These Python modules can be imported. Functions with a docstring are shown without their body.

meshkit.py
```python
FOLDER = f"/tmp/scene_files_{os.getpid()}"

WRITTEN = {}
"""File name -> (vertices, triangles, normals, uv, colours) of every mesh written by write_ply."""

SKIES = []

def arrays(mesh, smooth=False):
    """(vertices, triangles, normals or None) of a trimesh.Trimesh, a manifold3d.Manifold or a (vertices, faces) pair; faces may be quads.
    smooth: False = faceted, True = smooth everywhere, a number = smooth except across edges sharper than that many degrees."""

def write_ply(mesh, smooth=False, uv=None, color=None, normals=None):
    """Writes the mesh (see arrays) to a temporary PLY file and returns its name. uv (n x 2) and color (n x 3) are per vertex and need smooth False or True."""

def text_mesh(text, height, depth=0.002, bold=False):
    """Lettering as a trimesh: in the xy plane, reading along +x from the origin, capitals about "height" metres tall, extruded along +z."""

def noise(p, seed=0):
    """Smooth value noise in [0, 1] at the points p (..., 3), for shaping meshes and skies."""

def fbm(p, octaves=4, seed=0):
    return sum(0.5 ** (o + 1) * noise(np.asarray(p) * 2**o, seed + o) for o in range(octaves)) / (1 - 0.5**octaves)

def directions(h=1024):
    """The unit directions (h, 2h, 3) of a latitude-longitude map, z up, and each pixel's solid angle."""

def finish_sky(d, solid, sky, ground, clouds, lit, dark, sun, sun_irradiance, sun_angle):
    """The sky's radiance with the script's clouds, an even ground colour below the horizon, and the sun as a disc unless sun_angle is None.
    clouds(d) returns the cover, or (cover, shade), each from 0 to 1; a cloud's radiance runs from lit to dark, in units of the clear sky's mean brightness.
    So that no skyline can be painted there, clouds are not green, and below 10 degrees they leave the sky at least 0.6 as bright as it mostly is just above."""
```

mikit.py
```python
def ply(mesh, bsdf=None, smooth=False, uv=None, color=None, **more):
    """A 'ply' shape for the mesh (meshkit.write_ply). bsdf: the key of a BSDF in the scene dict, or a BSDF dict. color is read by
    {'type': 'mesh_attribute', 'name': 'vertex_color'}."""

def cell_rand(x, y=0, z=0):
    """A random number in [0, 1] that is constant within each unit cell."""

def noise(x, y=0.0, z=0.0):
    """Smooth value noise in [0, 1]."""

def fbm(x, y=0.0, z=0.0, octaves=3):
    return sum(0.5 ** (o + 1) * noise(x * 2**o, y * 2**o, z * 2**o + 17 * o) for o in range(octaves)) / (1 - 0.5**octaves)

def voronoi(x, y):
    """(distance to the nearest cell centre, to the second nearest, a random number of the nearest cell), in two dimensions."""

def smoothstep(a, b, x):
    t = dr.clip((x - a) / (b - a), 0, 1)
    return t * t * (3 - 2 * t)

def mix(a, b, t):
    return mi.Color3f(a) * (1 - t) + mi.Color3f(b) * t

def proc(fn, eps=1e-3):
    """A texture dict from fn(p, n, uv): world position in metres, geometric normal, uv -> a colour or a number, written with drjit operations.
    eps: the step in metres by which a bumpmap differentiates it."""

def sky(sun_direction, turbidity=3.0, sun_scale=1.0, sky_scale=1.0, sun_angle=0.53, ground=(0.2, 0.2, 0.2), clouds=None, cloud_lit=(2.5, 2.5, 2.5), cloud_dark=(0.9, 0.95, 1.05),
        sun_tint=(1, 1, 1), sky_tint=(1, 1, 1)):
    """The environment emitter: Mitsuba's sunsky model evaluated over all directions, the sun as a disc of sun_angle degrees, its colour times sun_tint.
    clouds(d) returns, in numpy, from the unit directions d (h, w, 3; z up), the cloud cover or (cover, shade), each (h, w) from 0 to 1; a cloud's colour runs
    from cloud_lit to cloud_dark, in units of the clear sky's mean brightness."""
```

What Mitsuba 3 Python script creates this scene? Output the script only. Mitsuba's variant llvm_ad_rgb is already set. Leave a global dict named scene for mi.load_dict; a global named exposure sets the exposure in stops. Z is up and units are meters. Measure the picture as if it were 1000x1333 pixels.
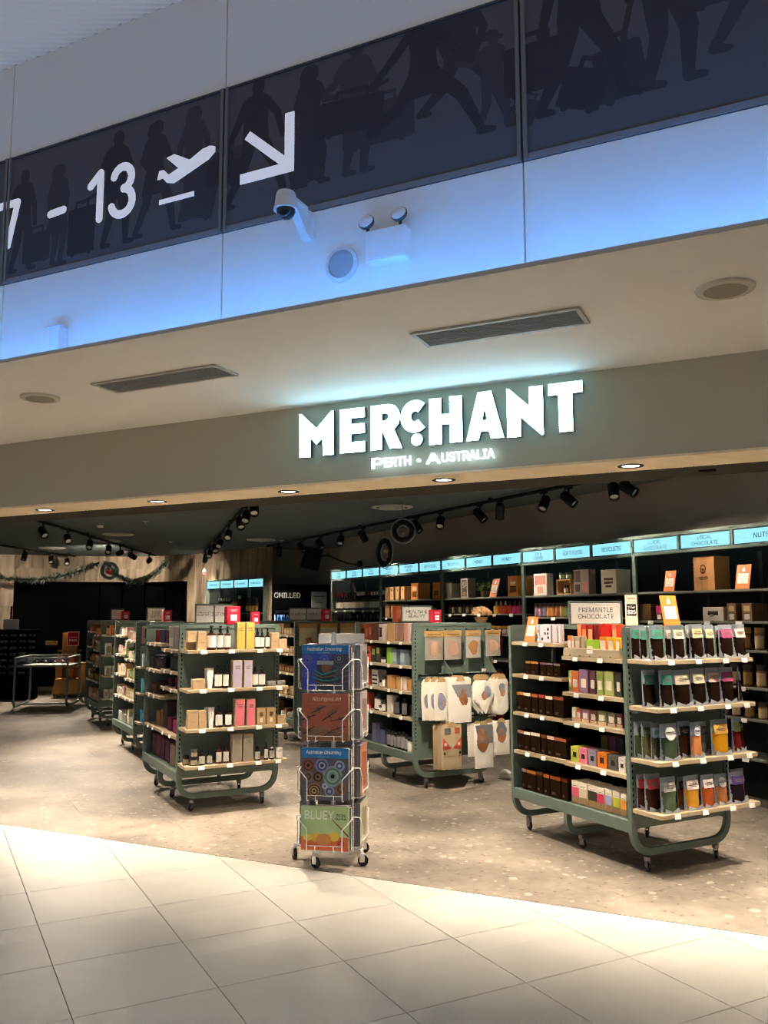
import math, random
import numpy as np, trimesh, drjit as dr, mitsuba as mi
import mikit, meshkit
from mikit import proc, noise, fbm, voronoi, cell_rand, smoothstep, mix
from shapely.geometry import Polygon, Point, LineString, box as sbox
from shapely.ops import unary_union
from shapely import affinity

T = mi.ScalarTransform4f
scene, labels = {}, {}
rng = random.Random(7)

# ---------------------------------------------------------------- camera, sky, exposure
EYE = np.array([0.0, 0.0, 1.61])
FOCAL_PX, PITCH, ROLL, YAW = 1117.0, math.radians(6.78), math.radians(-0.15), math.radians(28.0)
_c, _s = math.cos(PITCH), math.sin(PITCH)
_fw = np.array([math.sin(YAW) * _c, math.cos(YAW) * _c, _s])
_u0 = np.array([-math.sin(YAW) * _s, -math.cos(YAW) * _s, _c])
_r0 = np.array([math.cos(YAW), -math.sin(YAW), 0.0])
_up = -math.sin(ROLL) * _r0 + math.cos(ROLL) * _u0
scene['camera'] = {'type': 'perspective', 'fov_axis': 'x', 'fov': 2 * math.degrees(math.atan(500 / FOCAL_PX)), 'near_clip': 0.05, 'far_clip': 300.0,
                   'to_world': T().look_at(origin=EYE.tolist(), target=(EYE + _fw).tolist(), up=_up.tolist())}
exposure = 6.0
K = 2.0 ** (1.6 - exposure)      # every light is given in units of this
scene['daylight'] = {'type': 'constant', 'sampling_weight': 5.0, 'radiance': {'type': 'rgb', 'value': [0.098 * K, 0.098 * K, 0.107 * K]}}
SPOT = 6.0 * K        # radiant intensity of one track spot
DOWN = 7.0 * K        # of one recessed downlight
WARM = np.array([1.0, 0.84, 0.66])
GLOW = 2.2         # lit letters
SIGN_GLOW = 0.42    # lit shelf headers
STRIP = 12.0        # blue strip on the ledge

# ---------------------------------------------------------------- colour and material helpers
def lin(c):
    if isinstance(c, str):
        c = [int(c[i:i + 2], 16) for i in (0, 2, 4)]
    c = np.asarray(c, float) / 255.0
    return np.where(c <= 0.04045, c / 12.92, ((c + 0.055) / 1.055) ** 2.4)
def rgb(c): return {'type': 'rgb', 'value': [float(x) for x in c]}
def two(b): return {'type': 'twosided', 'bsdf': b}
VC = {'type': 'mesh_attribute', 'name': 'vertex_color'}
for fam, r, sp in (('matte', 0.8, 0.25), ('satin', 0.45, 0.4), ('gloss', 0.16, 0.5)):
    scene['m_' + fam] = two({'type': 'principled', 'base_color': VC, 'roughness': r, 'specular': sp})
scene['m_flat'] = two({'type': 'diffuse', 'reflectance': VC})
scene['m_metal'] = two({'type': 'principled', 'base_color': VC, 'roughness': 0.3, 'metallic': 0.85, 'specular': 0.5})
scene['m_glass'] = {'type': 'thindielectric', 'int_ior': 1.5}
scene['m_film'] = two({'type': 'principled', 'base_color': VC, 'roughness': 0.2, 'metallic': 0.5, 'specular': 0.6, 'clearcoat': 0.5, 'clearcoat_gloss': 0.9})

def numbered(name):
    if name not in used: used.add(name); return name
    k = counters.get(name, 0) + 1
    while f'{name}_{k:03d}' in used: k += 1
    counters[name] = k
    used.add(f'{name}_{k:03d}'); return f'{name}_{k:03d}'
used, counters = set(), {}

def tri(f):
    f = np.asarray(f)
    return np.vstack([f[:, [0, 1, 2]], f[:, [0, 2, 3]]]) if f.shape[1] == 4 else f
class M:
    """vertices, faces, and where the mesh is split for smooth shading"""
    def __init__(s, v, f, smooth=False): s.v, s.f, s.smooth = np.asarray(v, float), tri(f), smooth
    def mv(s, x=0, y=0, z=0): return M(s.v + [x, y, z], s.f, s.smooth)
    def rot(s, deg, axis=2, about=(0, 0, 0)):
        a = math.radians(deg); c, q = math.cos(a), math.sin(a); i, j = [(1, 2), (2, 0), (0, 1)][axis]
        v = s.v - about; w = v.copy(); w[:, i] = c * v[:, i] - q * v[:, j]; w[:, j] = q * v[:, i] + c * v[:, j]
        return M(w + about, s.f, s.smooth)
    def sc(s, x=1, y=1, z=1):
        f = s.f if x * y * z > 0 else s.f[:, ::-1]
        return M(s.v * [x, y, z], f, s.smooth)
    def tf(s, A, o): return M(s.v @ np.asarray(A, float) + o, s.f, s.smooth)   # rows of A: images of local x, y, z
def cat(*ms):
    ms = [m for m in ms if m is not None]; n, V, F = 0, [], []
    for m in ms: V.append(m.v); F.append(m.f + n); n += len(m.v)
    return M(np.vstack(V), np.vstack(F), any(m.smooth for m in ms))

BOXF = np.array([[0, 2, 3, 1], [4, 5, 7, 6], [0, 1, 5, 4], [2, 6, 7, 3], [0, 4, 6, 2], [1, 3, 7, 5]])
def box(x0, x1, y0, y1, z0, z1):
    return M([[x, y, z] for z in (z0, z1) for y in (y0, y1) for x in (x0, x1)], BOXF)
def cbox(x0, x1, y0, y1, z0, z1, c=0.003):
    """box with chamfered edges"""
    c = min(c, 0.45 * min(x1 - x0, y1 - y0, z1 - z0))
    m = trimesh.convex.convex_hull(np.array([[x, y, z] for (xa, ya, za) in ((0, c, c), (c, 0, c), (c, c, 0)) for x in (x0 + xa, x1 - xa) for y in (y0 + ya, y1 - ya) for z in (z0 + za, z1 - za)])) if False else None
    V = []; idx = {}
    lo, hi = (x0, y0, z0), (x1, y1, z1)
    for sx in (0, 1):
        for sy in (0, 1):
            for sz in (0, 1):
                s = (sx, sy, sz)
                for k in range(3):
                    p = [(lo[i] + c, hi[i] - c)[s[i]] for i in range(3)]; p[k] = (lo[k], hi[k])[s[k]]
                    idx[s, k] = len(V); V.append(p)
    F = []; ctr = (np.array(lo) + hi) / 2; V = np.array(V)
    def addf(ids):
        n = np.cross(V[ids[1]] - V[ids[0]], V[ids[2]] - V[ids[0]])
        if n @ (V[list(ids)].mean(0) - ctr) < 0: ids = ids[::-1]
        for i in range(1, len(ids) - 1): F.append([ids[0], ids[i], ids[i + 1]])
    for k in range(3):
        i, j = (k + 1) % 3, (k + 2) % 3
        for q in (0, 1):
            def key(a, b): s = [0, 0, 0]; s[k], s[i], s[j] = q, a, b; return tuple(s)
            addf([idx[key(0, 0), k], idx[key(1, 0), k], idx[key(1, 1), k], idx[key(0, 1), k]])
        for a in (0, 1):
            for b in (0, 1):
                def key2(q): s = [0, 0, 0]; s[k], s[i], s[j] = q, a, b; return tuple(s)
                addf([idx[key2(0), i], idx[key2(1), i], idx[key2(1), j], idx[key2(0), j]])
    for s in [(a, b, d) for a in (0, 1) for b in (0, 1) for d in (0, 1)]: addf([idx[s, 0], idx[s, 1], idx[s, 2]])
    return M(V, F)
def lathe(prof, n=14, cx=0, cy=0, z0=0, cap=True):
    prof = [(r, z) for r, z in prof]; V = []; F = []
    a = np.arange(n) * 2 * math.pi / n
    for r, z in prof: V.append(np.stack([cx + r * np.cos(a), cy + r * np.sin(a), np.full(n, z0 + z)], 1))
    for k in range(len(prof) - 1):
        for i in range(n): F.append([k * n + i, k * n + (i + 1) % n, (k + 1) * n + (i + 1) % n, (k + 1) * n + i])
    F = list(tri(np.array(F))); nv = len(prof) * n
    if cap:
        V.append(np.array([[cx, cy, z0 + prof[0][1]], [cx, cy, z0 + prof[-1][1]]]))
        for i in range(n):
            F.append([nv, (i + 1) % n, i]); F.append([nv + 1, (len(prof) - 1) * n + i, (len(prof) - 1) * n + (i + 1) % n])
    return M(np.vstack(V), np.array(F), 40)
def tube(pts, r=0.004, n=8, closed=False, sx=None):
    """round (or, with sx, flattened) tube along points; returns a mesh"""
    p = np.asarray(pts, float); t = np.gradient(p, axis=0) if not closed else np.roll(p, -1, 0) - np.roll(p, 1, 0)
    t /= np.linalg.norm(t, axis=1, keepdims=True) + 1e-12
    ref = np.array([0, 0, 1.0]); 
    if np.abs(t @ ref).max() > 0.9:
        ref = np.array([0, 1.0, 0]) if np.abs(t[:, 1]).max() < 0.9 else np.array([1.0, 0, 0])
        if np.abs(t @ ref).max() > 0.95: ref = np.array([0.61, 0.53, 0.59])
    A = np.cross(t, ref); A /= np.linalg.norm(A, axis=1, keepdims=True) + 1e-9; B = np.cross(t, A)
    ang = (np.arange(n) + 0.5) * 2 * math.pi / n; rx = sx or r
    ca, sa = np.cos(ang), np.sin(ang)
    if n == 4: ca, sa = ca * 1.4142, sa * 1.4142
    rr = np.broadcast_to(r, (len(p),))[:, None, None]; rxx = np.broadcast_to(rx, (len(p),))[:, None, None]
    V = p[:, None] + rxx * ca[None, :, None] * A[:, None] + rr * sa[None, :, None] * B[:, None]
    m = len(p); F = []
    for k in range(m - (0 if closed else 1)):
        for i in range(n): F.append([k * n + i, k * n + (i + 1) % n, (k + 1) % m * n + (i + 1) % n, (k + 1) % m * n + i])
    F = list(tri(np.array(F))); V = V.reshape(-1, 3)
    if not closed:
        V = np.vstack([V, p[:1], p[-1:]]); q = m * n
        for i in range(n): F.append([q, (i + 1) % n, i]); F.append([q + 1, (m - 1) * n + i, (m - 1) * n + (i + 1) % n])
    f = np.array(F); 
    return M(V, f, 50 if n > 4 else False)
def arc_path(pts, rad, k=5):
    """polyline with rounded corners"""
    p = [np.asarray(q, float) for q in pts]; out = [p[0]]
    for a, b, c in zip(p[:-2], p[1:-1], p[2:]):
        u, v = (a - b) / np.linalg.norm(a - b), (c - b) / np.linalg.norm(c - b); h = math.acos(np.clip(u @ v, -1, 1)) / 2
        d = min(rad / math.tan(h), 0.49 * np.linalg.norm(a - b), 0.49 * np.linalg.norm(c - b))
        for i in range(k + 1):
            s = i / k; out.append((1 - s) ** 2 * (b + u * d) + 2 * s * (1 - s) * b + s ** 2 * (b + v * d))
    out.append(p[-1]); return np.array(out)
def prism(poly, depth):
    """shapely polygon in xy extruded along +z"""
    ms = []
    for g in getattr(poly, 'geoms', [poly]):
        if g.is_empty or g.area < 1e-9: continue
        q = trimesh.creation.extrude_polygon(g, depth, engine='earcut'); ms.append(M(q.vertices, q.faces))
    return cat(*ms)
_text = {}
def text(s, h, depth=0.001, bold=False, width=None, center=True):
    """lettering in the xz plane reading along +x, facing -y, centred on its middle"""
    k = (s, bold)
    if k not in _text:
        q = meshkit.text_mesh(s, 1.0, 1.0, bold); _text[k] = (np.array(q.vertices), np.array(q.faces))
    v, f = _text[k]; v = v * [h, h, depth]
    w = np.ptp(v[:, 0]); sx = min(1.0, width / w) if width else 1.0
    v = np.stack([(v[:, 0] - v[:, 0].min()) * sx, -v[:, 2], v[:, 1] - v[:, 1].min()], 1)
    if center: v[:, 0] -= np.ptp(v[:, 0]) / 2; v[:, 2] -= np.ptp(v[:, 2]) / 2
    return M(v, f)

def shape(m, col=None, fam='matte', bsdf=None, emit=None, weight=None):
    v, f = m.v, m.f
    if m.smooth and bsdf is None or (m.smooth and bsdf):
        q = trimesh.Trimesh(v, f, process=False); q.merge_vertices()
        try: q = trimesh.graph.smooth_shade(q, angle=math.radians(m.smooth), facet_minarea=None)
        except Exception: pass
        v, f = np.array(q.vertices), np.array(q.faces)
    more = {}
    if emit is not None:
        more['emitter'] = {'type': 'area', 'radiance': rgb(np.asarray(emit) * K)}
        if weight is not None: more['emitter']['sampling_weight'] = float(weight)
    if bsdf: return mikit.ply((v, f), bsdf, smooth=bool(m.smooth), **more)
    c = np.asarray(col) if isinstance(col, np.ndarray) and col.ndim == 2 else np.tile(lin(col), (len(v), 1))
    return mikit.ply((v, f), 'm_' + fam, smooth=bool(m.smooth), color=c, **more)
def part(owner, name, m, col=None, fam='matte', label=None, **kw):
    key = numbered(f'{owner}__{name}')
    scene[key] = shape(m, col, fam, **kw)
    if label: labels[key] = {'label': label}
    return key
def thing(name, label, cat_, group=None):
    key = numbered(name); labels[key] = {'label': label, 'category': cat_}
    if group: labels[key]['group'] = group
    return key
def solo(name, label, cat_, m, col=None, fam='matte', group=None, **kw):
    key = thing(name, label, cat_, group); scene[key] = shape(m, col, fam, **kw); return key
def struct(name, m=None, col=None, fam='matte', label=None, **kw):
    key = numbered(name)
    if m is not None: scene[key] = shape(m, col, fam, **kw)
    labels[key] = {'kind': 'structure'}
    if label: labels[key]['label'] = label
    return key
ORD = 'first second third fourth fifth sixth seventh eighth ninth tenth eleventh twelfth thirteenth fourteenth fifteenth sixteenth seventeenth eighteenth nineteenth twentieth'.split()

# ---------------------------------------------------------------- frames: shop front line, along t (right), depth s (into the shop)
FD, FN, FB = np.array([0.5905, -0.8070]), np.array([0.8070, 0.5905]), 4.91
FA = np.array([[FD[0], FD[1], 0], [FN[0], FN[1], 0], [0, 0, 1.0]])
FO = np.array([FN[0] * FB, FN[1] * FB, 0])
def front(m): return m.tf(FA, FO)               # local x = t, y = s, z = z
def fpt(t, s, z): return np.array([t, s, z]) @ FA + FO
SIDE = np.array([[0, -1.0, 0], [1, 0, 0], [0, 0, 1]])     # faces -x: local x -> -y, local y -> +x
END = np.eye(3)
# ---------------------------------------------------------------- procedural surface materials
def wood_fn(a, b, sc=1.0, ax=0):
    A, B = mi.Color3f(*[float(x) for x in lin(a)]), mi.Color3f(*[float(x) for x in lin(b)])
    def fn(p, n, uv):
        q = (p.x, p.y, p.z); g = q[ax]; u, w = q[(ax + 1) % 3], q[(ax + 2) % 3]
        t = fbm(g * 1.5 * sc, u * 28 * sc, w * 28 * sc, octaves=4)
        return mix(A, B, smoothstep(0.25, 0.75, t))
    return fn
def stone_fn(p, n, uv):
    wx, wy = p.x + 0.03 * noise(p.x * 11, p.y * 11), p.y + 0.03 * noise(p.y * 11, p.x * 11 + 9)
    d1, d2, r = voronoi(wx * 11, wy * 11)
    e1, e2, q = voronoi(wx * 31, wy * 31)
    base = mix(mi.Color3f(0.165, 0.138, 0.110), mi.Color3f(0.30, 0.252, 0.20), smoothstep(0.2, 0.8, fbm(p.x * 1.7, p.y * 1.7, octaves=5)))
    base = base * (0.93 + 0.14 * q)
    chip = dr.select(r > 0.93, mi.Float(1), mi.Float(0)) * smoothstep(0.30, 0.24, d1)
    base = mix(base, mi.Color3f(0.40, 0.36, 0.30), chip * 0.55)
    chip2 = dr.select(q > 0.955, mi.Float(1), mi.Float(0)) * smoothstep(0.36, 0.28, e1)
    base = mix(base, mi.Color3f(0.42, 0.38, 0.32), chip2 * 0.5)
    chip3 = dr.select(q < 0.05, mi.Float(1), mi.Float(0)) * smoothstep(0.34, 0.26, e1)
    return mix(base, mi.Color3f(0.07, 0.06, 0.05), chip3 * 0.45)
def tile_fn(p, n, uv):
    i, j = dr.floor((p.x - 0.004) / 0.6035), dr.floor((p.y - 0.05) / 0.5945)
    k = 0.94 + 0.09 * cell_rand(i, j, 5)
    return mix(mi.Color3f(0.50, 0.475, 0.415), mi.Color3f(0.56, 0.53, 0.465), fbm(p.x * 3, p.y * 3, octaves=4)) * k
def timber_fn(p, n, uv):
    k = cell_rand(dr.floor(uv.x), 3, 1)
    t = fbm(p.x * 14 + k * 30, p.y * 14, p.z * 1.2 + k * 9, octaves=4)
    return mix(mi.Color3f(0.25, 0.185, 0.125), mi.Color3f(0.44, 0.35, 0.25), smoothstep(0.25, 0.75, t)) * (0.88 + 0.2 * k)
def plaster(c, a=0.04):
    C = mi.Color3f(*[float(x) for x in lin(c)])
    return lambda p, n, uv: C * (1 - a + 2 * a * fbm(p.x * 1.3, p.y * 1.3, p.z * 1.3, octaves=3))
def pr(fn, rough, spec=0.4, **k): return two({'type': 'principled', 'base_color': proc(fn), 'roughness': rough, 'specular': spec, **k})
scene['b_tile'] = pr(tile_fn, 0.5, 0.28)
scene['b_stone'] = pr(stone_fn, 0.65, 0.2)
scene['b_timber'] = pr(timber_fn, 0.6)
scene['b_shelfwood'] = pr(wood_fn('a39173', 'b5a384', 1.0, 1), 0.55)
scene['b_shelfwood_x'] = pr(wood_fn('a39173', 'b5a384', 1.0, 0), 0.55)
scene['b_green'] = two({'type': 'principled', 'base_color': rgb(lin('5f6f66')), 'roughness': 0.42, 'specular': 0.4})
scene['b_greendark'] = two({'type': 'principled', 'base_color': rgb(lin('46534b')), 'roughness': 0.5, 'specular': 0.35})
scene['b_black'] = two({'type': 'diffuse', 'reflectance': rgb([0.004, 0.004, 0.0045])})
scene['b_white'] = pr(plaster('e6e3dd', 0.02), 0.7)
scene['b_fascia'] = pr(plaster('bdb8a3', 0.05), 0.6)
scene['b_soffit'] = pr(plaster('e6e1d7', 0.02), 0.75)
scene['b_wall'] = pr(plaster('a09a92', 0.06), 0.8)
scene['b_ceil'] = pr(plaster('5f686b', 0.05), 0.85)
scene['b_trimwood'] = pr(wood_fn('f0dab4', 'f6e4c4', 0.6, 0), 0.55)
scene['b_grout'] = two({'type': 'principled', 'base_color': rgb(lin('6b645a')), 'roughness': 0.9})

# ---------------------------------------------------------------- floors
TS0, TS1 = -8.5, 0.0
def clip_front(poly, lo, hi):
    """keep what lies between two depths of the shop front"""
    a, b = [np.array([t, s, 0]) @ FA + FO for t, s in ((-40, lo), (40, lo))]
    c, d = [np.array([t, s, 0]) @ FA + FO for t, s in ((40, hi), (-40, hi))]
    return poly.intersection(Polygon([a[:2], b[:2], c[:2], d[:2]]))
fl = struct('floor', front(box(-22, 12, -9.5, -0.003, -0.12, -0.006)), bsdf='b_grout')
for i in range(-10, 12):
    for j in range(-12, 26):
        x0, y1 = 0.0045 + 0.6035 * i, 6.203 - 0.5945 * j
        cx, cy = x0 + 0.3, y1 - 0.3
        s_, t_ = (np.array([cx, cy]) @ FN) - FB, np.array([cx, cy]) @ FD
        if not (-5.2 < s_ < 0.45 and -6.8 < t_ < 3.2): continue
        q = clip_front(sbox(x0 + 0.002, y1 - 0.5925, x0 + 0.6015, y1 - 0.002), -9.5, -0.004)
        if q.is_empty or q.area < 1e-3: continue
        part(fl, 'tile', prism(q, 0.012).mv(z=-0.012), bsdf='b_tile')
SHOP = Polygon([fpt(t, s, 0)[:2] for t, s in ((-17.2, 0.0), (4.4, 0.0))] + [(6.56, 21.5), (7.35, 21.5)][1:] + [(-6.2, 22.2)])
fs = struct('floor_shop', prism(SHOP.buffer(0.05), 0.1).mv(z=-0.107), bsdf='b_grout')
n_slab = 0
for i in range(-5, 7):
    for j in range(0, 20):
        x0, y0 = 0.0 + 1.207 * i + (0.6 if j % 2 else 0.0), 0.28 + 0.9 * j
        q = sbox(x0 + 0.001, y0 + 0.001, x0 + 1.206, y0 + 0.899).intersection(SHOP)
        if q.is_empty or q.area < 2e-3: continue
        for g in getattr(q, 'geoms', [q]): part(fs, 'slab', prism(g, 0.007).mv(z=-0.007), bsdf='b_stone')
tr = struct('trim_1', front(box(-17, 4.4, -0.0035, 0.0, -0.02, 0.0008)), '4a463f', 'satin')

# ---------------------------------------------------------------- concourse: soffit, upper wall with its printed band, ribbed ceiling
WS = 1.0785   # the upper wall stands back behind a ledge
def wallf(m): m = front(m); return M(EYE + (m.v - EYE) * WS, m.f, m.smooth)
cs = struct('ceiling_soffit', front(box(-18, 9, -1.64, 0.02, 3.012, 3.0175)), bsdf='b_soffit')
lip = part(cs, 'ledge_lip', front(box(-18, 9, -1.643, -1.634, 3.011, 3.0285)), 'b9b4aa')
st = thing('ledge_light_strip', 'blue light strip lying hidden on the ledge at the foot of the white upper wall', 'light strip')
part(st, 'body', front(box(-9, 3, -1.614, -1.610, 3.0176, 3.020)), 'd0d0d0')
part(st, 'diffuser', front(box(-9, 3, -.011, .011, -.0015, .0015).rot(-45, 0).mv(0, -1.612, 3.0268)), 'ffffff', emit=np.array([0.06, 0.33, 1.0]) * STRIP, weight=3.0)
wu = struct('wall_upper', wallf(box(-18, 9, -1.575, -1.45, 3.0, 4.93)), 'b8b8b8')
J = [-4.02 + 1.535 * k for k in range(-3, 6)]
for a, b in zip(J[:-1], J[1:]):
    for z0, z1 in ((3.02, 3.486), (4.258, 4.838)):
        part(wu, 'panel', wallf(cbox(a + 0.003, b - 0.003, -1.600, -1.576, z0, z1, 0.002)), bsdf='b_white')
def person_outline(pose, seed):
    """flat traveller silhouette, 1 m tall at its feet origin"""
    r = random.Random(seed); S = []
    cap = lambda a, b, w0, w1=None: unary_union([Point(*a).buffer(w0, 6), Point(*b).buffer(w1 or w0, 6), Polygon([*[(a[0] + s * w0 * (b[1] - a[1]) / L, a[1] - s * w0 * (b[0] - a[0]) / L) for L in [math.dist(a, b) + 1e-6] for s in (1, -1)], *[(b[0] + s * (w1 or w0) * (b[1] - a[1]) / L, b[1] - s * (w1 or w0) * (b[0] - a[0]) / L) for L in [math.dist(a, b) + 1e-6] for s in (-1, 1)]])])
    woman = pose.get('woman'); st = pose.get('stride', 0.12); d = pose.get('dir', 1)
    S.append(affinity.scale(Point(0.02 * d, 0.92).buffer(0.062, 8), 0.85, 1.08))
    S.append(cap((0.0, 0.84), (0.015 * d, 0.9), 0.03))
    if woman: S.append(affinity.scale(Point(-0.02 * d, 0.9).buffer(0.075, 8), 0.9, 1.15 if pose.get('long') else 0.95))
    if pose.get('long'): S.append(cap((-0.035 * d, 0.9), (-0.05 * d, 0.74), 0.05, 0.035))
    if pose.get('hat'): S.append(cap((-0.09, 0.94), (0.1, 0.925), 0.02)); S.append(cap((-0.03, 0.97), (0.03, 0.97), 0.04))
    sh = 0.105 if not woman else 0.085
    S.append(Polygon([(-sh, 0.81), (-sh * 0.6, 0.845), (sh * 0.6, 0.845), (sh, 0.81), (sh * 0.85, 0.62), (sh * 0.95, 0.49), (-sh * 0.95, 0.49), (-sh * 0.85, 0.62)]).buffer(0.012))
    if woman and pose.get('skirt', 1): S.append(Polygon([(-0.07, 0.6), (0.07, 0.6), (0.12, 0.36), (-0.12, 0.36)]).buffer(0.01))
    k = pose.get('run', 0)
    for sgn in (1, -1):
        hip = (0.045 * sgn, 0.5); foot = (st * sgn * d, 0.025 + (0.16 * k if sgn < 0 else 0)); knee = ((hip[0] + foot[0]) / 2 + 0.035 * d, 0.27 + 0.03 * k)
        S += [cap(hip, knee, 0.058 if not woman else 0.05, 0.04), cap(knee, foot, 0.038, 0.022), cap(foot, (foot[0] + 0.07 * d, foot[1] - 0.008), 0.02, 0.014)]
    for (ex, ez), (hx, hz) in pose.get('arms', [((-0.14, 0.66), (-0.15, 0.5)), ((0.14, 0.66), (0.15, 0.52))]):
        s0 = (math.copysign(sh * 0.85, ex), 0.8); S += [cap(s0, (ex, ez), 0.034, 0.028), cap((ex, ez), (hx, hz), 0.026, 0.018), Point(hx, hz).buffer(0.024, 5)]
    for x, z, w, h, ang in pose.get('bags', []):
        b = sbox(-w / 2, 0, w / 2, h).buffer(0.015); b = unary_union([b, LineString([(-w * .25, h), (-w * .25, h + .07), (w * .25, h + .07), (w * .25, h)]).buffer(0.008), Point(-w * .35, -.015).buffer(.02), Point(w * .35, -.015).buffer(.02)])
        S.append(affinity.translate(affinity.rotate(b, ang, origin=(0, 0)), x, z))
    for x0_, z0_, x1_, z1_ in pose.get('straps', []): S.append(LineString([(x0_, z0_), (x1_, z1_)]).buffer(0.01))
    return unary_union(S).buffer(0.004).simplify(0.003)
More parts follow.
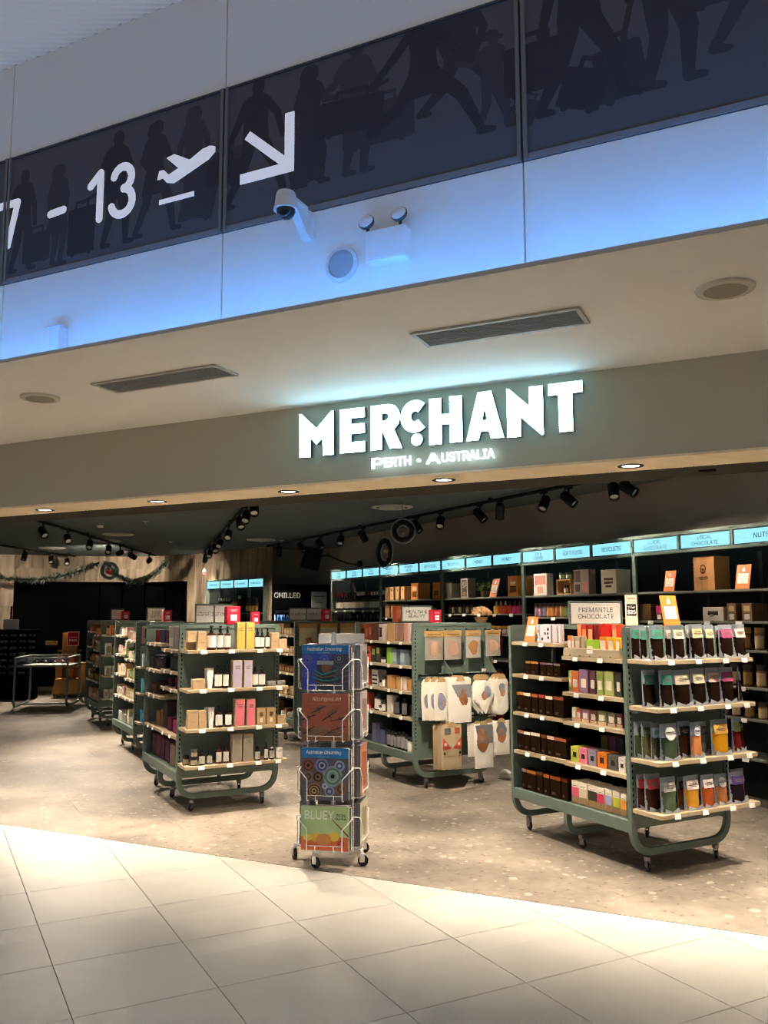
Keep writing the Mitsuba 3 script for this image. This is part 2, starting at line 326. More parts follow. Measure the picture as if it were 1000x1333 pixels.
POSES = [  # t, foot z, height, pose
    (-3.90, 3.545, 0.62, dict(bags=[(0.20, 0.08, 0.30, 0.24, 0)], arms=[((-.13, .66), (-.16, .5)), ((.15, .64), (.17, .44))])),
    (-3.62, 3.53, 0.60, dict(woman=1, long=1, stride=0.05, arms=[((-.11, .66), (-.1, .52)), ((.11, .66), (.1, .5))])),
    (-3.20, 3.56, 0.66, dict(bags=[(-0.36, 0.03, 0.26, 0.36, 0)], straps=[(-.36, .45, -.17, .5)], arms=[((-.15, .68), (-.18, .52)), ((.15, .66), (.16, .5))])),
    (-2.93, 3.57, 0.64, dict(woman=1, stride=0.2, arms=[((-.13, .66), (-.05, .55)), ((.14, .66), (.2, .56))])),
    (-2.68, 3.60, 0.62, dict(woman=1, long=1, stride=0.12, bags=[(0.06, 0.02, 0.24, 0.30, -14), (0.30, 0.30, 0.46, 0.20, 4)], straps=[(.0, .3, -.1, .52)])),
    (-2.30, 3.60, 0.66, dict(stride=0.26, bags=[(-0.30, 0.24, 0.28, 0.16, -8)], arms=[((-.17, .64), (-.26, .47)), ((.19, .68), (.24, .5))])),
    (-1.99, 3.62, 0.62, dict(woman=1, long=1, stride=0.1, bags=[(-0.02, 0.05, 0.26, 0.34, 10)], arms=[((-.12, .66), (-.13, .5)), ((.13, .68), (.24, .66))])),
    (-1.75, 3.62, 0.68, dict(stride=0.07, bags=[(0.18, 0.20, 0.50, 0.26, 0)], arms=[((-.15, .7), (-.24, .64)), ((.15, .66), (.17, .5))])),
    (-1.40, 3.66, 0.72, dict(woman=1, stride=0.38, run=1.0, d=1, bags=[(-0.52, 0.26, 0.44, 0.20, -4)], straps=[(-.4, .5, -.25, .52)], arms=[((-.2, .66), (-.36, .5)), ((.18, .64), (.32, .5))])),
    (-1.22, 3.72, 0.66, dict(stride=0.3, run=0.8, arms=[((-.16, .66), (-.1, .5)), ((.16, .66), (.1, .5))])),
    (-1.08, 3.66, 0.46, dict(hat=1, stride=0.14, bags=[(0.26, 0.02, 0.22, 0.2, -25)], arms=[((-.2, .72), (-.34, .76)), ((.15, .66), (.2, .5))])),
    (-0.70, 3.66, 0.80, dict(stride=0.22, bags=[(-0.24, 0.18, 0.30, 0.24, 0), (-0.02, 0.02, 0.2, 0.18, -20)], arms=[((-.15, .66), (-.2, .46)), ((.17, .66), (.26, .52))])),
    (-0.36, 3.66, 0.84, dict(stride=0.09, bags=[(-0.2, 0.02, 0.20, 0.24, 8), (0.26, 0.36, 0.30, 0.22, 0)], straps=[(-.2, .28, -.15, .5)], arms=[((-.13, .68), (-.15, .5)), ((.14, .66), (.2, .54))])),
    (0.02, 3.74, 0.80, dict(woman=1, stride=0.26, bags=[(0.2, 0.2, 0.26, 0.24, -28)], arms=[((-.13, .66), (-.16, .5)), ((.16, .66), (.24, .52))])),
]
BZ0, BZ1 = 3.490, 4.254
for a, b in zip(J[:-1], J[1:]):
    gp = part(wu, 'graphic_panel', wallf(box(a + 0.012, b - 0.012, -1.598, -1.580, BZ0 + 0.03, BZ1 - 0.012)), '565559', 'matte', label='dark grey printed glass panel with traveller silhouettes')
    win = sbox(a + 0.02, BZ0 + 0.035, b - 0.02, BZ1 - 0.016)
    for k, (t, z, h, pose) in enumerate(POSES):
        q = affinity.translate(affinity.scale(person_outline(pose, k), h, h, origin=(0, 0)), t, z).intersection(win)
        if q.is_empty or q.area < 1e-3: continue
        m = prism(q, 0.0008); m = M(np.stack([m.v[:, 0], -1.5981 - m.v[:, 2] - 0.0002 * (k % 3), m.v[:, 1]], 1), m.f)
        part(gp, 'silhouette', wallf(m), ('3e3d42', '434247', '3a393e')[k % 3], 'matte')
    part(wu, 'band_bottom_rail', wallf(cbox(a + 0.003, b - 0.003, -1.604, -1.576, BZ0, BZ0 + 0.03, 0.002)), '74767c', 'satin')
    part(wu, 'band_top_rail', wallf(cbox(a + 0.003, b - 0.003, -1.606, -1.576, BZ1 - 0.012, BZ1, 0.002)), '3c3c3c', 'satin')
for t in J:
    for dx in (-0.014, 0.014):
        part(wu, 'band_mullion', wallf(cbox(t + dx - 0.009, t + dx + 0.009, -1.612, -1.58, BZ0 + 0.004, BZ1, 0.002)), '6a6a66', 'satin')
def flat(poly, y0, d=0.004):
    """polygon drawn in (t, z) as a sheet whose face is at depth y0 - d"""
    m = prism(poly, d); return (wallf if y0 < -1 else front)(M(np.stack([m.v[:, 0], y0 - m.v[:, 2], m.v[:, 1]], 1), m.f))
def strokes(lines, w): return unary_union([LineString(l).buffer(w / 2, 8, cap_style='round', join_style='round') for l in lines])
wb = -1.600
gs = thing('gate_direction_sign', 'white gate sign on the dark band reading 7 - 13 with departing plane and arrow', 'sign')
W_ = 'd9d9e2'; LE = dict(emit=np.array([0.86, 0.87, 0.95]) * 0.12, weight=0.01)
arc = lambda cx, cz, rx, rz, a0, a1, n=14: [(cx + rx * math.cos(math.radians(a0 + (a1 - a0) * i / n)), cz + rz * math.sin(math.radians(a0 + (a1 - a0) * i / n))) for i in range(n + 1)]
part(gs, 'numeral', flat(strokes([[(-4.095, 3.968), (-3.935, 3.968), (-4.0, 3.72)]], 0.046), wb), W_, 'satin', **LE)
part(gs, 'dash', flat(strokes([[(-3.672, 3.838), (-3.572, 3.845)]], 0.044), wb), W_, 'satin', **LE)
part(gs, 'numeral', flat(strokes([[(-3.375, 3.935), (-3.305, 3.995), (-3.305, 3.735)]], 0.046), wb), W_, 'satin', **LE)
part(gs, 'numeral', flat(strokes([arc(-3.148, 3.932, 0.062, 0.063, 165, -80) + arc(-3.150, 3.800, 0.073, 0.073, 80, -165)], 0.046), wb), W_, 'satin', **LE)
plane = unary_union([Polygon([(-2.905, 3.865), (-2.870, 3.868), (-2.845, 3.838), (-2.80, 3.825), (-2.585, 3.90), (-2.545, 3.93), (-2.545, 3.955), (-2.575, 3.965), (-2.62, 3.958), (-2.70, 3.92), (-2.80, 3.975), (-2.845, 3.968), (-2.765, 3.895), (-2.835, 3.87), (-2.87, 3.905), (-2.895, 3.905)]).buffer(0.004)])
part(gs, 'plane_symbol', flat(plane, wb), W_, 'satin', **LE)
part(gs, 'runway_bar', flat(sbox(-2.893, 3.722, -2.668, 3.748), wb), W_, 'satin', **LE)
part(gs, 'arrow', flat(unary_union([LineString([(-2.345, 3.965), (-2.118, 3.765)]).buffer(0.024, cap_style='flat'), LineString([(-2.10, 4.02), (-2.10, 3.742), (-2.385, 3.742)]).buffer(0.0265, cap_style='flat', join_style='mitre')]), wb), W_, 'satin', **LE)
# ribbed concourse ceiling: ribs across the view
rib = []
cy_, sy_ = math.cos(YAW), math.sin(YAW)
for k in range(0, 250):
    o = -1.0 + 0.042 * k
    rib.append(M([[-14, o, 0], [12, o, 0], [-14, o + 0.014, -0.010], [12, o + 0.014, -0.010], [-14, o + 0.030, -0.010], [12, o + 0.030, -0.010], [-14, o + 0.042, 0], [12, o + 0.042, 0]], [[0, 1, 3, 2], [2, 3, 5, 4], [4, 5, 7, 6]]))
rb = cat(*rib).rot(-28.0, 2).mv(z=5.094)
keep = (rb.v @ np.array([FN[0], FN[1], 0])) - FB
rbv = rb.v.copy(); over = np.maximum(keep + 1.345, 0)
hit = over > 0
dirx = np.array([cy_, -sy_]); dn = dirx @ FN
rbv[hit, :2] -= np.outer(over[hit] / dn, dirx)
scene['b_roof'] = {'type': 'principledthin', 'base_color': rgb([0.93, 0.95, 0.98]), 'roughness': 0.6, 'diff_trans': 1.7, 'spec_trans': 0.0}
struct('ceiling_concourse', M(rbv, rb.f), bsdf='b_roof')

# ---------------------------------------------------------------- fascia over the shop front
wf = struct('wall_fascia', front(box(-18, 4.6, 0.0, 0.80, 2.486, 3.012)), bsdf='b_fascia')
part(wf, 'soffit_board', front(box(-18, 4.6, 0.0, 0.395, 2.471, 2.485)), bsdf='b_trimwood', label='pale timber underside of the fascia')
part(wf, 'shutter_housing', front(box(-18, 4.6, 0.400, 0.80, 2.473, 2.485)), '3a3833')
for k in range(-4, 5):
    t = -2.04 + 1.18 * (k - 1)
    if t > 1.0 or t < -7.0: continue
    key = thing('downlight', 'recessed round downlight in the timber underside of the fascia, ' + {-3: 'leftmost of five', -2: 'second from left', -1: 'third from left', 0: 'below the lettering', 1: 'rightmost of five'}.get(k - 1, 'left of all in view' if k < 0 else 'right of all in view'), 'downlight', 'downlights in the fascia')
    part(key, 'trim_ring', front(lathe([(0.075, 0.0), (0.075, -0.004), (0.058, -0.005), (0.050, 0.002)], 24, t, 0.2, 2.471, cap=False)), '2f2b27', 'satin')
    part(key, 'lens', front(lathe([(0.0001, 0.0), (0.050, 0.0)], 20, t, 0.2, 2.4695, cap=False)).sc(1, 1, 1), 'ffffff', emit=np.array([1, 0.93, 0.86]) * 4.0, weight=0.02)
    p = fpt(t, 0.2, 2.462)
    scene[f'light_{key}'] = {'type': 'spot', 'to_world': T().look_at(origin=p.tolist(), target=(p + np.array([0.001, 0, -1])).tolist(), up=[0, 1, 0]), 'intensity': rgb(WARM * DOWN), 'cutoff_angle': 36.0, 'beam_width': 14.0, 'sampling_weight': 1.0}

# shop sign: lit letters standing off the fascia
LET = {
 'm': [[(-2.984, 2.949), (-2.969, 2.947), (-2.852, 2.839), (-2.738, 2.949), (-2.726, 2.948), (-2.722, 2.656), (-2.800, 2.656), (-2.804, 2.779), (-2.852, 2.736), (-2.902, 2.786), (-2.900, 2.654), (-2.980, 2.656)]],
 'e': [[(-2.674, 2.947), (-2.495, 2.946), (-2.494, 2.885), (-2.594, 2.885), (-2.593, 2.842), (-2.495, 2.841), (-2.493, 2.780), (-2.593, 2.781), (-2.593, 2.723), (-2.492, 2.722), (-2.492, 2.657), (-2.671, 2.659)]],
 'r': [[(-2.447, 2.946), (-2.320, 2.947), (-2.276, 2.934), (-2.250, 2.903), (-2.241, 2.866), (-2.252, 2.815), (-2.284, 2.782), (-2.227, 2.658), (-2.310, 2.660), (-2.364, 2.783), (-2.370, 2.784), (-2.370, 2.658), (-2.447, 2.660)], [(-2.369, 2.894), (-2.338, 2.893), (-2.321, 2.882), (-2.317, 2.867), (-2.323, 2.851), (-2.337, 2.843), (-2.370, 2.842)]],
 'h': [[(-2.036, 2.948), (-1.958, 2.946), (-1.958, 2.841), (-1.898, 2.842), (-1.899, 2.949), (-1.821, 2.946), (-1.820, 2.660), (-1.897, 2.661), (-1.898, 2.779), (-1.957, 2.780), (-1.957, 2.658), (-2.036, 2.658)]],
 'a': [[(-1.713, 2.953), (-1.630, 2.953), (-1.555, 2.662), (-1.632, 2.663), (-1.646, 2.712), (-1.701, 2.711), (-1.715, 2.661), (-1.790, 2.660)], [(-1.674, 2.866), (-1.654, 2.776), (-1.691, 2.775)]],
 'n': [[(-1.530, 2.952), (-1.518, 2.951), (-1.392, 2.830), (-1.390, 2.950), (-1.312, 2.948), (-1.312, 2.658), (-1.321, 2.655), (-1.449, 2.779), (-1.450, 2.657), (-1.529, 2.658)]],
 't': [[(-1.275, 2.950), (-1.078, 2.951), (-1.078, 2.887), (-1.138, 2.886), (-1.138, 2.662), (-1.214, 2.661), (-1.217, 2.885), (-1.275, 2.885)]],
}
sg = thing('shop_sign', 'large lit white shop lettering with a small second line on the grey fascia', 'sign')
def letter(poly):
    poly = poly.buffer(0.003).buffer(0.0)
    part(sg, 'letter_return', flat(poly.buffer(-0.001), -0.012, 0.028), '41525a', 'satin')
    part(sg, 'letter_face', flat(poly, -0.040, 0.004), 'ffffff', emit=np.array([0.30, 0.75, 1.0]) * GLOW, weight=0.35)
for k in 'merhant': letter(Polygon(LET[k][0], LET[k][1:]))
th = math.radians(33)
cc = LineString(arc(-2.135, 2.850, 0.064, 0.069, 48, 312, 30)).buffer(0.0335, cap_style='flat')
letter(cc); letter(Point(-2.123, 2.699).buffer(0.036, 12))
def small(s, t0, t1, z0, h):
    m = text(s, 1.0, 0.012, True, center=False); m = M(m.v / [np.ptp(m.v[:, 0]) / (t1 - t0), 1, np.ptp(m.v[:, 2]) / h] + [t0, -0.034, z0], m.f)
    part(sg, 'small_lettering', front(m), 'ffffff', emit=np.array([0.6, 0.85, 1.0]) * 0.75, weight=0.05)
small('P', -2.442, -2.358, 2.534, 0.072); small('ERTH', -2.352, -2.166, 2.540, 0.062)
part(sg, 'dot', flat(Point(-2.111, 2.566).buffer(0.013, 8), -0.034, 0.012), 'ffffff', emit=np.array([0.6, 0.85, 1.0]) * 0.75, weight=0.05)
small('A', -2.064, -1.965, 2.536, 0.070); small('USTRALIA', -1.958, -1.613, 2.540, 0.062)

# ---------------------------------------------------------------- shop shell
CE = 2.955
struct('ceiling', prism(Polygon([fpt(t, s, 0)[:2] for t, s in ((-17.5, 0.79), (4.6, 0.79))] + [(7.6, 22.5), (-6.3, 22.5)]), 0.05).mv(z=CE), bsdf='b_ceil')
struct('wall_right', box(6.56, 6.72, -0.8, 14.0, 0, CE), bsdf='b_wall')
struct('wall_alcove', cat(box(5.99, 7.4, 16.75, 16.85, 0, CE), box(7.3, 7.4, 13.9, 16.8, 0, CE), box(6.56, 7.4, 13.9, 14.0, 0, CE)), bsdf='b_wall')
struct('wall_left', box(-6.3, -6.15, 15.0, 22.4, 0, CE), bsdf='b_wall')
BW = [(-6.2, 21.0), (-2.0, 21.15), (1.40, 20.95), (3.0, 20.75), (3.9, 20.55), (4.9, 19.75), (5.45, 18.35), (5.75, 17.2), (5.98, 16.05)]
from scipy.interpolate import CubicSpline
bl = np.concatenate([[0], np.cumsum(np.linalg.norm(np.diff(np.array(BW), axis=0), axis=1))])
bwx, bwy = CubicSpline(bl, [p[0] for p in BW]), CubicSpline(bl, [p[1] for p in BW])
def bw(u): return np.array([float(bwx(u)), float(bwy(u))])
uu = np.linspace(0, bl[-1], 400); bwp = np.array([bw(u) for u in uu])
def u_at_ray(px):
    a = math.atan2((px - 500) / FOCAL_PX, 1.0) + YAW
    d = np.abs(np.arctan2(bwp[:, 0], bwp[:, 1]) - a); return uu[np.argmin(d)]
U_DOOR0, U_DOOR1, U_K0, U_K1 = 7.93, 12.03, 14.05, 16.42
wk = struct('wall_back')
n_pl = 52; ends = np.linspace(0, bl[-1], n_pl + 1)
nrm = lambda u: (lambda d: np.array([d[1], -d[0]]) / np.linalg.norm(d))(np.array([float(bwx(u, 1)), float(bwy(u, 1))]))
def plank(u0, u1, z0, z1, th_=0.02, k=0):
    a, b = bw(u0 + 0.002), bw(u1 - 0.002); n = nrm((u0 + u1) / 2)
    lo, hi = [*(a), *(b)], 0
    pts = [a - n * 0.05, b - n * 0.05, b + n * th_, a + n * th_]
    v = np.array([[p[0], p[1], z] for z in (z0, z1) for p in pts]); f = [[0, 3, 2, 1], [4, 5, 6, 7], [0, 1, 5, 4], [1, 2, 6, 5], [2, 3, 7, 6], [3, 0, 4, 7]]
    m = M(v, f); t_ = np.full((8, 2), k + 0.5); vv, ff = m.v, m.f
    # unwelded so that the plank number rides along as uv
    return mikit.ply((vv[ff].reshape(-1, 3), np.arange(ff.size).reshape(-1, 3)), 'b_timber', uv=np.full((ff.size, 2), k + 0.5))
for k, (a, b) in enumerate(zip(ends[:-1], ends[1:])):
    mid = (a + b) / 2
    spans = [(0, 1.32), (1.322, 2.32), (2.322, CE)] if k % 2 else [(0, 0.70), (0.702, 1.80), (1.802, CE)]
    if U_DOOR0 < mid < U_DOOR1: spans = [(2.36, 2.66), (2.662, CE)]
    for q, (z0, z1) in enumerate(spans):
        key = numbered('wall_back__plank'); scene[key] = plank(a, b, z0, z1, 0.02 + 0.002 * ((k * 7 + q) % 3), k * 3 + q)
part(wk, 'backing', box(0.5, 7.5, 21.6, 21.7, 0, CE), bsdf='b_black')
dk = struct('door_1', label='wide black doorway shutter in the timber back wall')
for k in range(9):
    u0, u1 = U_DOOR0 - 0.05 + (U_DOOR1 - U_DOOR0 + 0.10) * k / 9, U_DOOR0 - 0.05 + (U_DOOR1 - U_DOOR0 + 0.10) * (k + 1) / 9 + 0.004
    a, b, n = bw(u0), bw(u1), nrm((u0 + u1) / 2)
    pts = [a - n * 0.30, b - n * 0.30, b - n * 0.26, a - n * 0.26]
    part(dk, 'panel', M(np.array([[p[0], p[1], z] for z in (0.0, 2.42) for p in pts]), [[0, 3, 2, 1], [4, 5, 6, 7], [0, 1, 5, 4], [1, 2, 6, 5], [2, 3, 7, 6], [3, 0, 4, 7]]), bsdf='b_black')
for u in (U_DOOR0 - 0.02, U_DOOR1 + 0.02):
    a, n = bw(u), nrm(u); d = np.array([-n[1], n[0]]) * 0.02
    pts = [a - n * 0.32 - d, a - n * 0.32 + d, a + n * 0.022 + d, a + n * 0.022 - d]
    part(dk, 'jamb', M(np.array([[p[0], p[1], z] for z in (0.0, 2.42) for p in pts]), [[0, 3, 2, 1], [4, 5, 6, 7], [0, 1, 5, 4], [1, 2, 6, 5], [2, 3, 7, 6], [3, 0, 4, 7]]), bsdf='b_black')
# ---------------------------------------------------------------- display gondolas on castors
GH = 1.52
def tag_mesh(w=0.052, h=0.028):  return cbox(-w / 2, w / 2, -0.004, -0.001, -h, 0.002, 0.0012).rot(-12, 0)
def board(key, name, A, o, w, d, tags, wood, tags_h=0.028):
    """a shelf board seen from its front: local x along it, y inward, top face at z = 0"""
    b = part(key, name, cbox(0, w, 0, d, -0.026, 0, 0.002).tf(A, o), bsdf=wood)
    for t in tags: part(b, 'price_tag', tag_mesh().mv(t * w, 0, -0.004).tf(A, o), 'f1efe8')
    return b
def castor(key, x, y, turn=0):
    c = part(key, 'castor', cat(lathe([(0.016, 0.062), (0.022, 0.066), (0.022, 0.090), (0.014, 0.0955)], 10, x, y), cbox(x - 0.014, x - 0.009, y - 0.024, y + 0.014, 0.022, 0.07), cbox(x + 0.009, x + 0.014, y - 0.024, y + 0.014, 0.022, 0.07)).rot(turn, 2, (x, y, 0)), '7c7e7e', 'metal')
    part(c, 'wheel', lathe([(0.020, -0.008), (0.026, -0.006), (0.026, 0.006), (0.020, 0.008)], 14).rot(90, 1).mv(x, y - 0.008, 0.0262).rot(turn, 2, (x, y, 0)), '232323', 'satin')
def gondola(label, x0, y0, end=True, side_near=(), side_far=(), endz=(), W=0.89, L=1.25, tags=(.15, .42, .7, .9), side_dark='b_black', rail=True):
    """its near end faces -y, the seen long side faces -x"""
    k = thing('display_gondola', label, 'display shelf', 'green gondolas on castors')
    x1, y1, ym = x0 + W, y0 + L, y0 + 0.635
    tw, td = 0.022, 0.015
    for y in (y0, y1 - 0.03):
        yy = y + 0.015
        part(k, 'frame_loop', tube(arc_path([(x0 + tw, yy, GH), (x0 + tw, yy, 0.118), (x1 - tw, yy, 0.118), (x1 - tw, yy, GH)], 0.16, 7), td, 4, sx=tw), bsdf='b_green')
    part(k, 'frame_loop', tube(arc_path([(x0 + tw, ym, 0.30), (x0 + tw, ym, 0.118), (x1 - tw, ym, 0.118), (x1 - tw, ym, 0.30)], 0.14, 7), td, 4, sx=tw), bsdf='b_green')
    for y in (y0 + 0.02, ym, y1 - 0.02):
        for x in (x0 + 0.14, x1 - 0.14): castor(k, x, y, rng.uniform(-60, 60))
    part(k, 'end_panel', box(x0 + 0.044, x1 - 0.044, y0 + 0.012, y0 + 0.020, 0.27, GH - 0.004), bsdf='b_green')
    part(k, 'rear_panel', box(x0 + 0.044, x1 - 0.044, y1 - 0.022, y1 - 0.014, 0.27, GH - 0.004), bsdf='b_green')
    part(k, 'spine_panel', box(x0 + W / 2 - 0.008, x0 + W / 2 + 0.008, y0 + 0.022, y1 - 0.024, 0.34, GH - 0.004), bsdf=side_dark)
    part(k, 'base_tray', cat(cbox(x0, x0 + 0.02, y0 + 0.03, y1 - 0.03, 0.245, 0.322), cbox(x1 - 0.02, x1, y0 + 0.03, y1 - 0.03, 0.245, 0.322), box(x0 + 0.02, x1 - 0.02, y0 + 0.03, y1 - 0.03, 0.296, 0.318)), bsdf='b_green')
    part(k, 'top_rail', cat(cbox(x0 + 0.03, x1 - 0.03, y0 + 0.002, y0 + 0.03, GH - 0.03, GH + 0.004), cbox(x0 + 0.03, x1 - 0.03, y1 - 0.03, y1 - 0.002, GH - 0.03, GH + 0.004), cbox(x0 + W / 2 - 0.02, x0 + W / 2 + 0.02, y0 + 0.03, y1 - 0.03, GH - 0.03, GH + 0.004)), bsdf='b_green')
    for xx in (x0 + 0.022, x1 - 0.022):     # punched slots down the end posts
        part(k, 'post_slots', cat(*[box(xx - 0.005, xx + 0.005, y0 - 0.0016, y0 + 0.001, z, z + 0.017) for z in np.arange(0.36, 1.47, 0.036)]), '0b0c0b', 'matte')
    for z in endz: board(k, 'end_shelf', END, (x0 + 0.006, y0 - 0.245, z), W - 0.012, 0.240, tags, 'b_shelfwood_x')
    for z in side_far: board(k, 'side_shelf', SIDE, (x0 + 0.002, y1 - 0.034, z), y1 - 0.034 - ym - 0.001, 0.40, (.3, .62), 'b_shelfwood')
    for z in side_near: board(k, 'side_shelf', SIDE, (x0 + 0.002, ym - 0.001, z), ym - 0.001 - y0 - 0.034, 0.40, (.25, .66), 'b_shelfwood')
    for z in (1.16, 0.60): part(k, 'rear_side_shelf', cbox(x1 - 0.40, x1 - 0.002, y0 + 0.034, y1 - 0.034, z - 0.026, z), bsdf='b_shelfwood')
    return k
EZ = (1.32, 1.03, 0.71, 0.40)
SZF, SZN = (1.40, 1.16, 0.88, 0.60), (1.315, 1.07, 0.87, 0.595)
GR = gondola('green gondola nearest on the right, filled with chocolate packs and clear pouches', 3.96, 4.17, True, SZN, SZF, EZ)
GL = gondola('green gondola left of the book rack, holding skin care bottles and boxes', 1.89, 7.20, True, (1.31, 1.13, 0.98, 0.60), (1.35, 1.11, 0.88, 0.60), (1.32, 1.005, 0.69, 0.40))
GM = gondola('green gondola behind the book rack, hung with cloth gloves and tea towels', 4.06, 7.06, True, (1.345, 1.12, 0.88, 0.64), (1.345, 1.12, 0.88, 0.64), ())
GN = gondola('green gondola farther back, partly hidden behind the revolving book rack', 4.06, 10.0, True, (1.35, 1.12, 0.88, 0.60), (1.35, 1.12, 0.88, 0.60), ())
GT = gondola('green gondola behind the skin care one, crowded with pale packs', 2.15, 10.1, True, (1.31, 1.09, 0.86, 0.63), (1.36, 1.13, 0.89, 0.63), (1.03, 0.74, 0.42))
GB = gondola('green gondola farthest back on the left beside the glass table', 2.30, 13.2, True, (1.31, 1.09, 0.86, 0.63), (1.36, 1.13, 0.89, 0.63), (1.32, 1.03, 0.74, 0.42))

# ---------------------------------------------------------------- goods: each builder makes one thing, its front at y = 0, standing on z = 0
class Put:
    """where local goods go: A (rows: images of x, y, z) and origin, plus small turn"""
    def __init__(s, A, o): s.A, s.o = np.asarray(A, float), np.asarray(o, float)
    def __call__(s, m): return m.tf(s.A, s.o)
def at(A, o, a, depth=0.0, turn=0.0, z=0.0):
    q = math.radians(turn); R = np.array([[math.cos(q), math.sin(q), 0], [-math.sin(q), math.cos(q), 0], [0, 0, 1.0]])
    A = np.asarray(A, float); return Put(R @ A, np.array([a, depth, z + 0.0006]) @ A + np.asarray(o, float))
def plate(x0, x1, z0, z1, y=0.0, d=0.0007): return box(x0, x1, y - d, y, z0, z1)
def mark_lines(P, key, x, z, w, n, col='6b665e', gap=0.006, h=0.0018, y=-0.0007):
    part(key, 'print', P(cat(*[plate(x - w / 2 * (1, .7, .85, .6)[i % 4], x + w / 2 * (1, .7, .85, .6)[i % 4], z - i * gap - h, z - i * gap, y, 0.0003) for i in range(n)])), col)
def g_box(P, nm, lab, cat_, grp, w, h, d, col, bands=(), fam='matte', printcol=None, nlines=3, window=None):
    k = thing(nm, lab, cat_, grp)
    part(k, 'body', P(cbox(-w / 2, w / 2, 0, d, 0, h, 0.002)), col, fam)
    for (u0, v0, u1, v1, c) in bands: part(k, 'printed_panel', P(plate(-w / 2 + u0 * w, -w / 2 + u1 * w, v0 * h, v1 * h)), c, fam)
    if window: part(k, 'window', P(plate(-w * window, w * window, h * 0.30, h * 0.30 + 2 * w * window, 0, 0.0009)), '1d1713', 'gloss')
    if printcol: mark_lines(P, k, 0, h * 0.80, w * 0.6, nlines, printcol, h * 0.05, h * 0.022)
    return k
def g_bottle(P, nm, lab, cat_, grp, w, h, col, lcol='e9e4da', cap='141416', style='pump', fam='gloss'):
    r = w / 2; k = thing(nm, lab, cat_, grp); hb = h * {'pump': 0.70, 'drop': 0.66, 'cap': 0.86, 'wine': 0.62, 'jar': 0.74, 'spray': 0.72}[style]
    if style == 'jar': prof = [(r * .9, 0), (r, h * .05), (r, hb - h * .05), (r * .86, hb)]
    elif style == 'wine': prof = [(r * .9, 0), (r, h * .02), (r, hb * .92), (r * .75, hb * 1.04), (r * .36, hb * 1.2), (r * .34, h * .86)]
    else: prof = [(r * .9, 0), (r, h * .03), (r, hb - h * .08), (r * .72, hb - h * .015), (r * .36, hb), (r * .36, hb + h * .03)]
    part(k, 'body', P(lathe(prof, 14, 0, r, 0)), col, fam)
    zt = prof[-1][1]
    if style == 'wine': part(k, 'capsule', P(lathe([(r * .40, h * .80), (r * .40, h), (r * .3, h)], 12, 0, r, 0)), cap, 'satin')
    elif style == 'jar': part(k, 'lid', P(lathe([(r * .98, hb), (r * .98, h * .98), (r * .9, h)], 14, 0, r, 0)), cap, 'satin')
    elif style == 'pump': part(k, 'pump', P(cat(lathe([(r * .42, zt), (r * .42, zt + h * .09), (r * .16, zt + h * .10), (r * .16, h * .93), (r * .36, h * .94), (r * .36, h)], 10, 0, r, 0), cbox(-r * .16, r * .16, -r * .15, r, h * .95, h * .99))), cap, 'satin')
    elif style in ('drop', 'spray'): part(k, 'cap', P(lathe([(r * .5, zt), (r * .5, zt + h * .11), (r * .26, zt + h * .13), (r * .30, h * .93), (r * .12, h)], 10, 0, r, 0)), cap, 'satin')
    else: part(k, 'cap', P(lathe([(r * .55, zt), (r * .55, h), (r * .4, h)], 10, 0, r, 0)), cap, 'satin')
    if lcol:
        z0, z1 = (h * .10, hb * .86) if style != 'wine' else (h * .14, h * .46)
        a = np.linspace(-math.pi * .95, -math.pi * .05, 9); R_ = r * 1.012
        v = np.array([[R_ * math.cos(t), r + R_ * math.sin(t), z] for z in (z0, z1) for t in a]); n = len(a)
        part(k, 'label', P(M(v, [[i, i + 1, n + i + 1, n + i] for i in range(n - 1)], 60)), lcol)
    return k
def g_tube(P, nm, lab, cat_, grp, w, h, col, cap='e8e6e2'):
    k = thing(nm, lab, cat_, grp); n = 14; a = np.arange(n) * 2 * math.pi / n; V = []
    for s, z in ((0, .14), (.35, .4), (.75, .75), (1, .985)):
        V.append(np.stack([w / 2 * (0.72 + .28 * s) * np.cos(a), w / 2 + w / 2 * .72 * (1 - .93 * s) * np.sin(a), np.full(n, z * h)], 1))
    F = [[q * n + i, q * n + (i + 1) % n, (q + 1) * n + (i + 1) % n, (q + 1) * n + i] for q in range(3) for i in range(n)]
    part(k, 'body', P(M(np.vstack(V), F, 60)), col, 'satin'); part(k, 'cap', P(lathe([(w * .33, 0), (w * .33, h * .135), (w * .2, h * .14)], 14, 0, w / 2, 0)), cap, 'satin')
    part(k, 'seal', P(cbox(-w / 2, w / 2, w / 2 - .0015, w / 2 + .0015, h * .96, h, .0005)), col, 'satin')
    mark_lines(P, k, 0, h * .72, w * .42, 5, '8a857c', h * .05, h * .016, w * .2)
    return k
def g_tin(P, nm, lab, cat_, grp, w, h, col='cfcac0', lid='e4e0d8'):
    k = thing(nm, lab, cat_, grp); r = w / 2
    part(k, 'body', P(lathe([(r * .97, 0), (r, h * .1), (r, h * .5)], 18, 0, r, 0)), col, 'metal'); part(k, 'lid', P(lathe([(r * 1.02, h * .45), (r * 1.02, h * .92), (r * .94, h)], 18, 0, r, 0)), lid, 'metal')
    return k
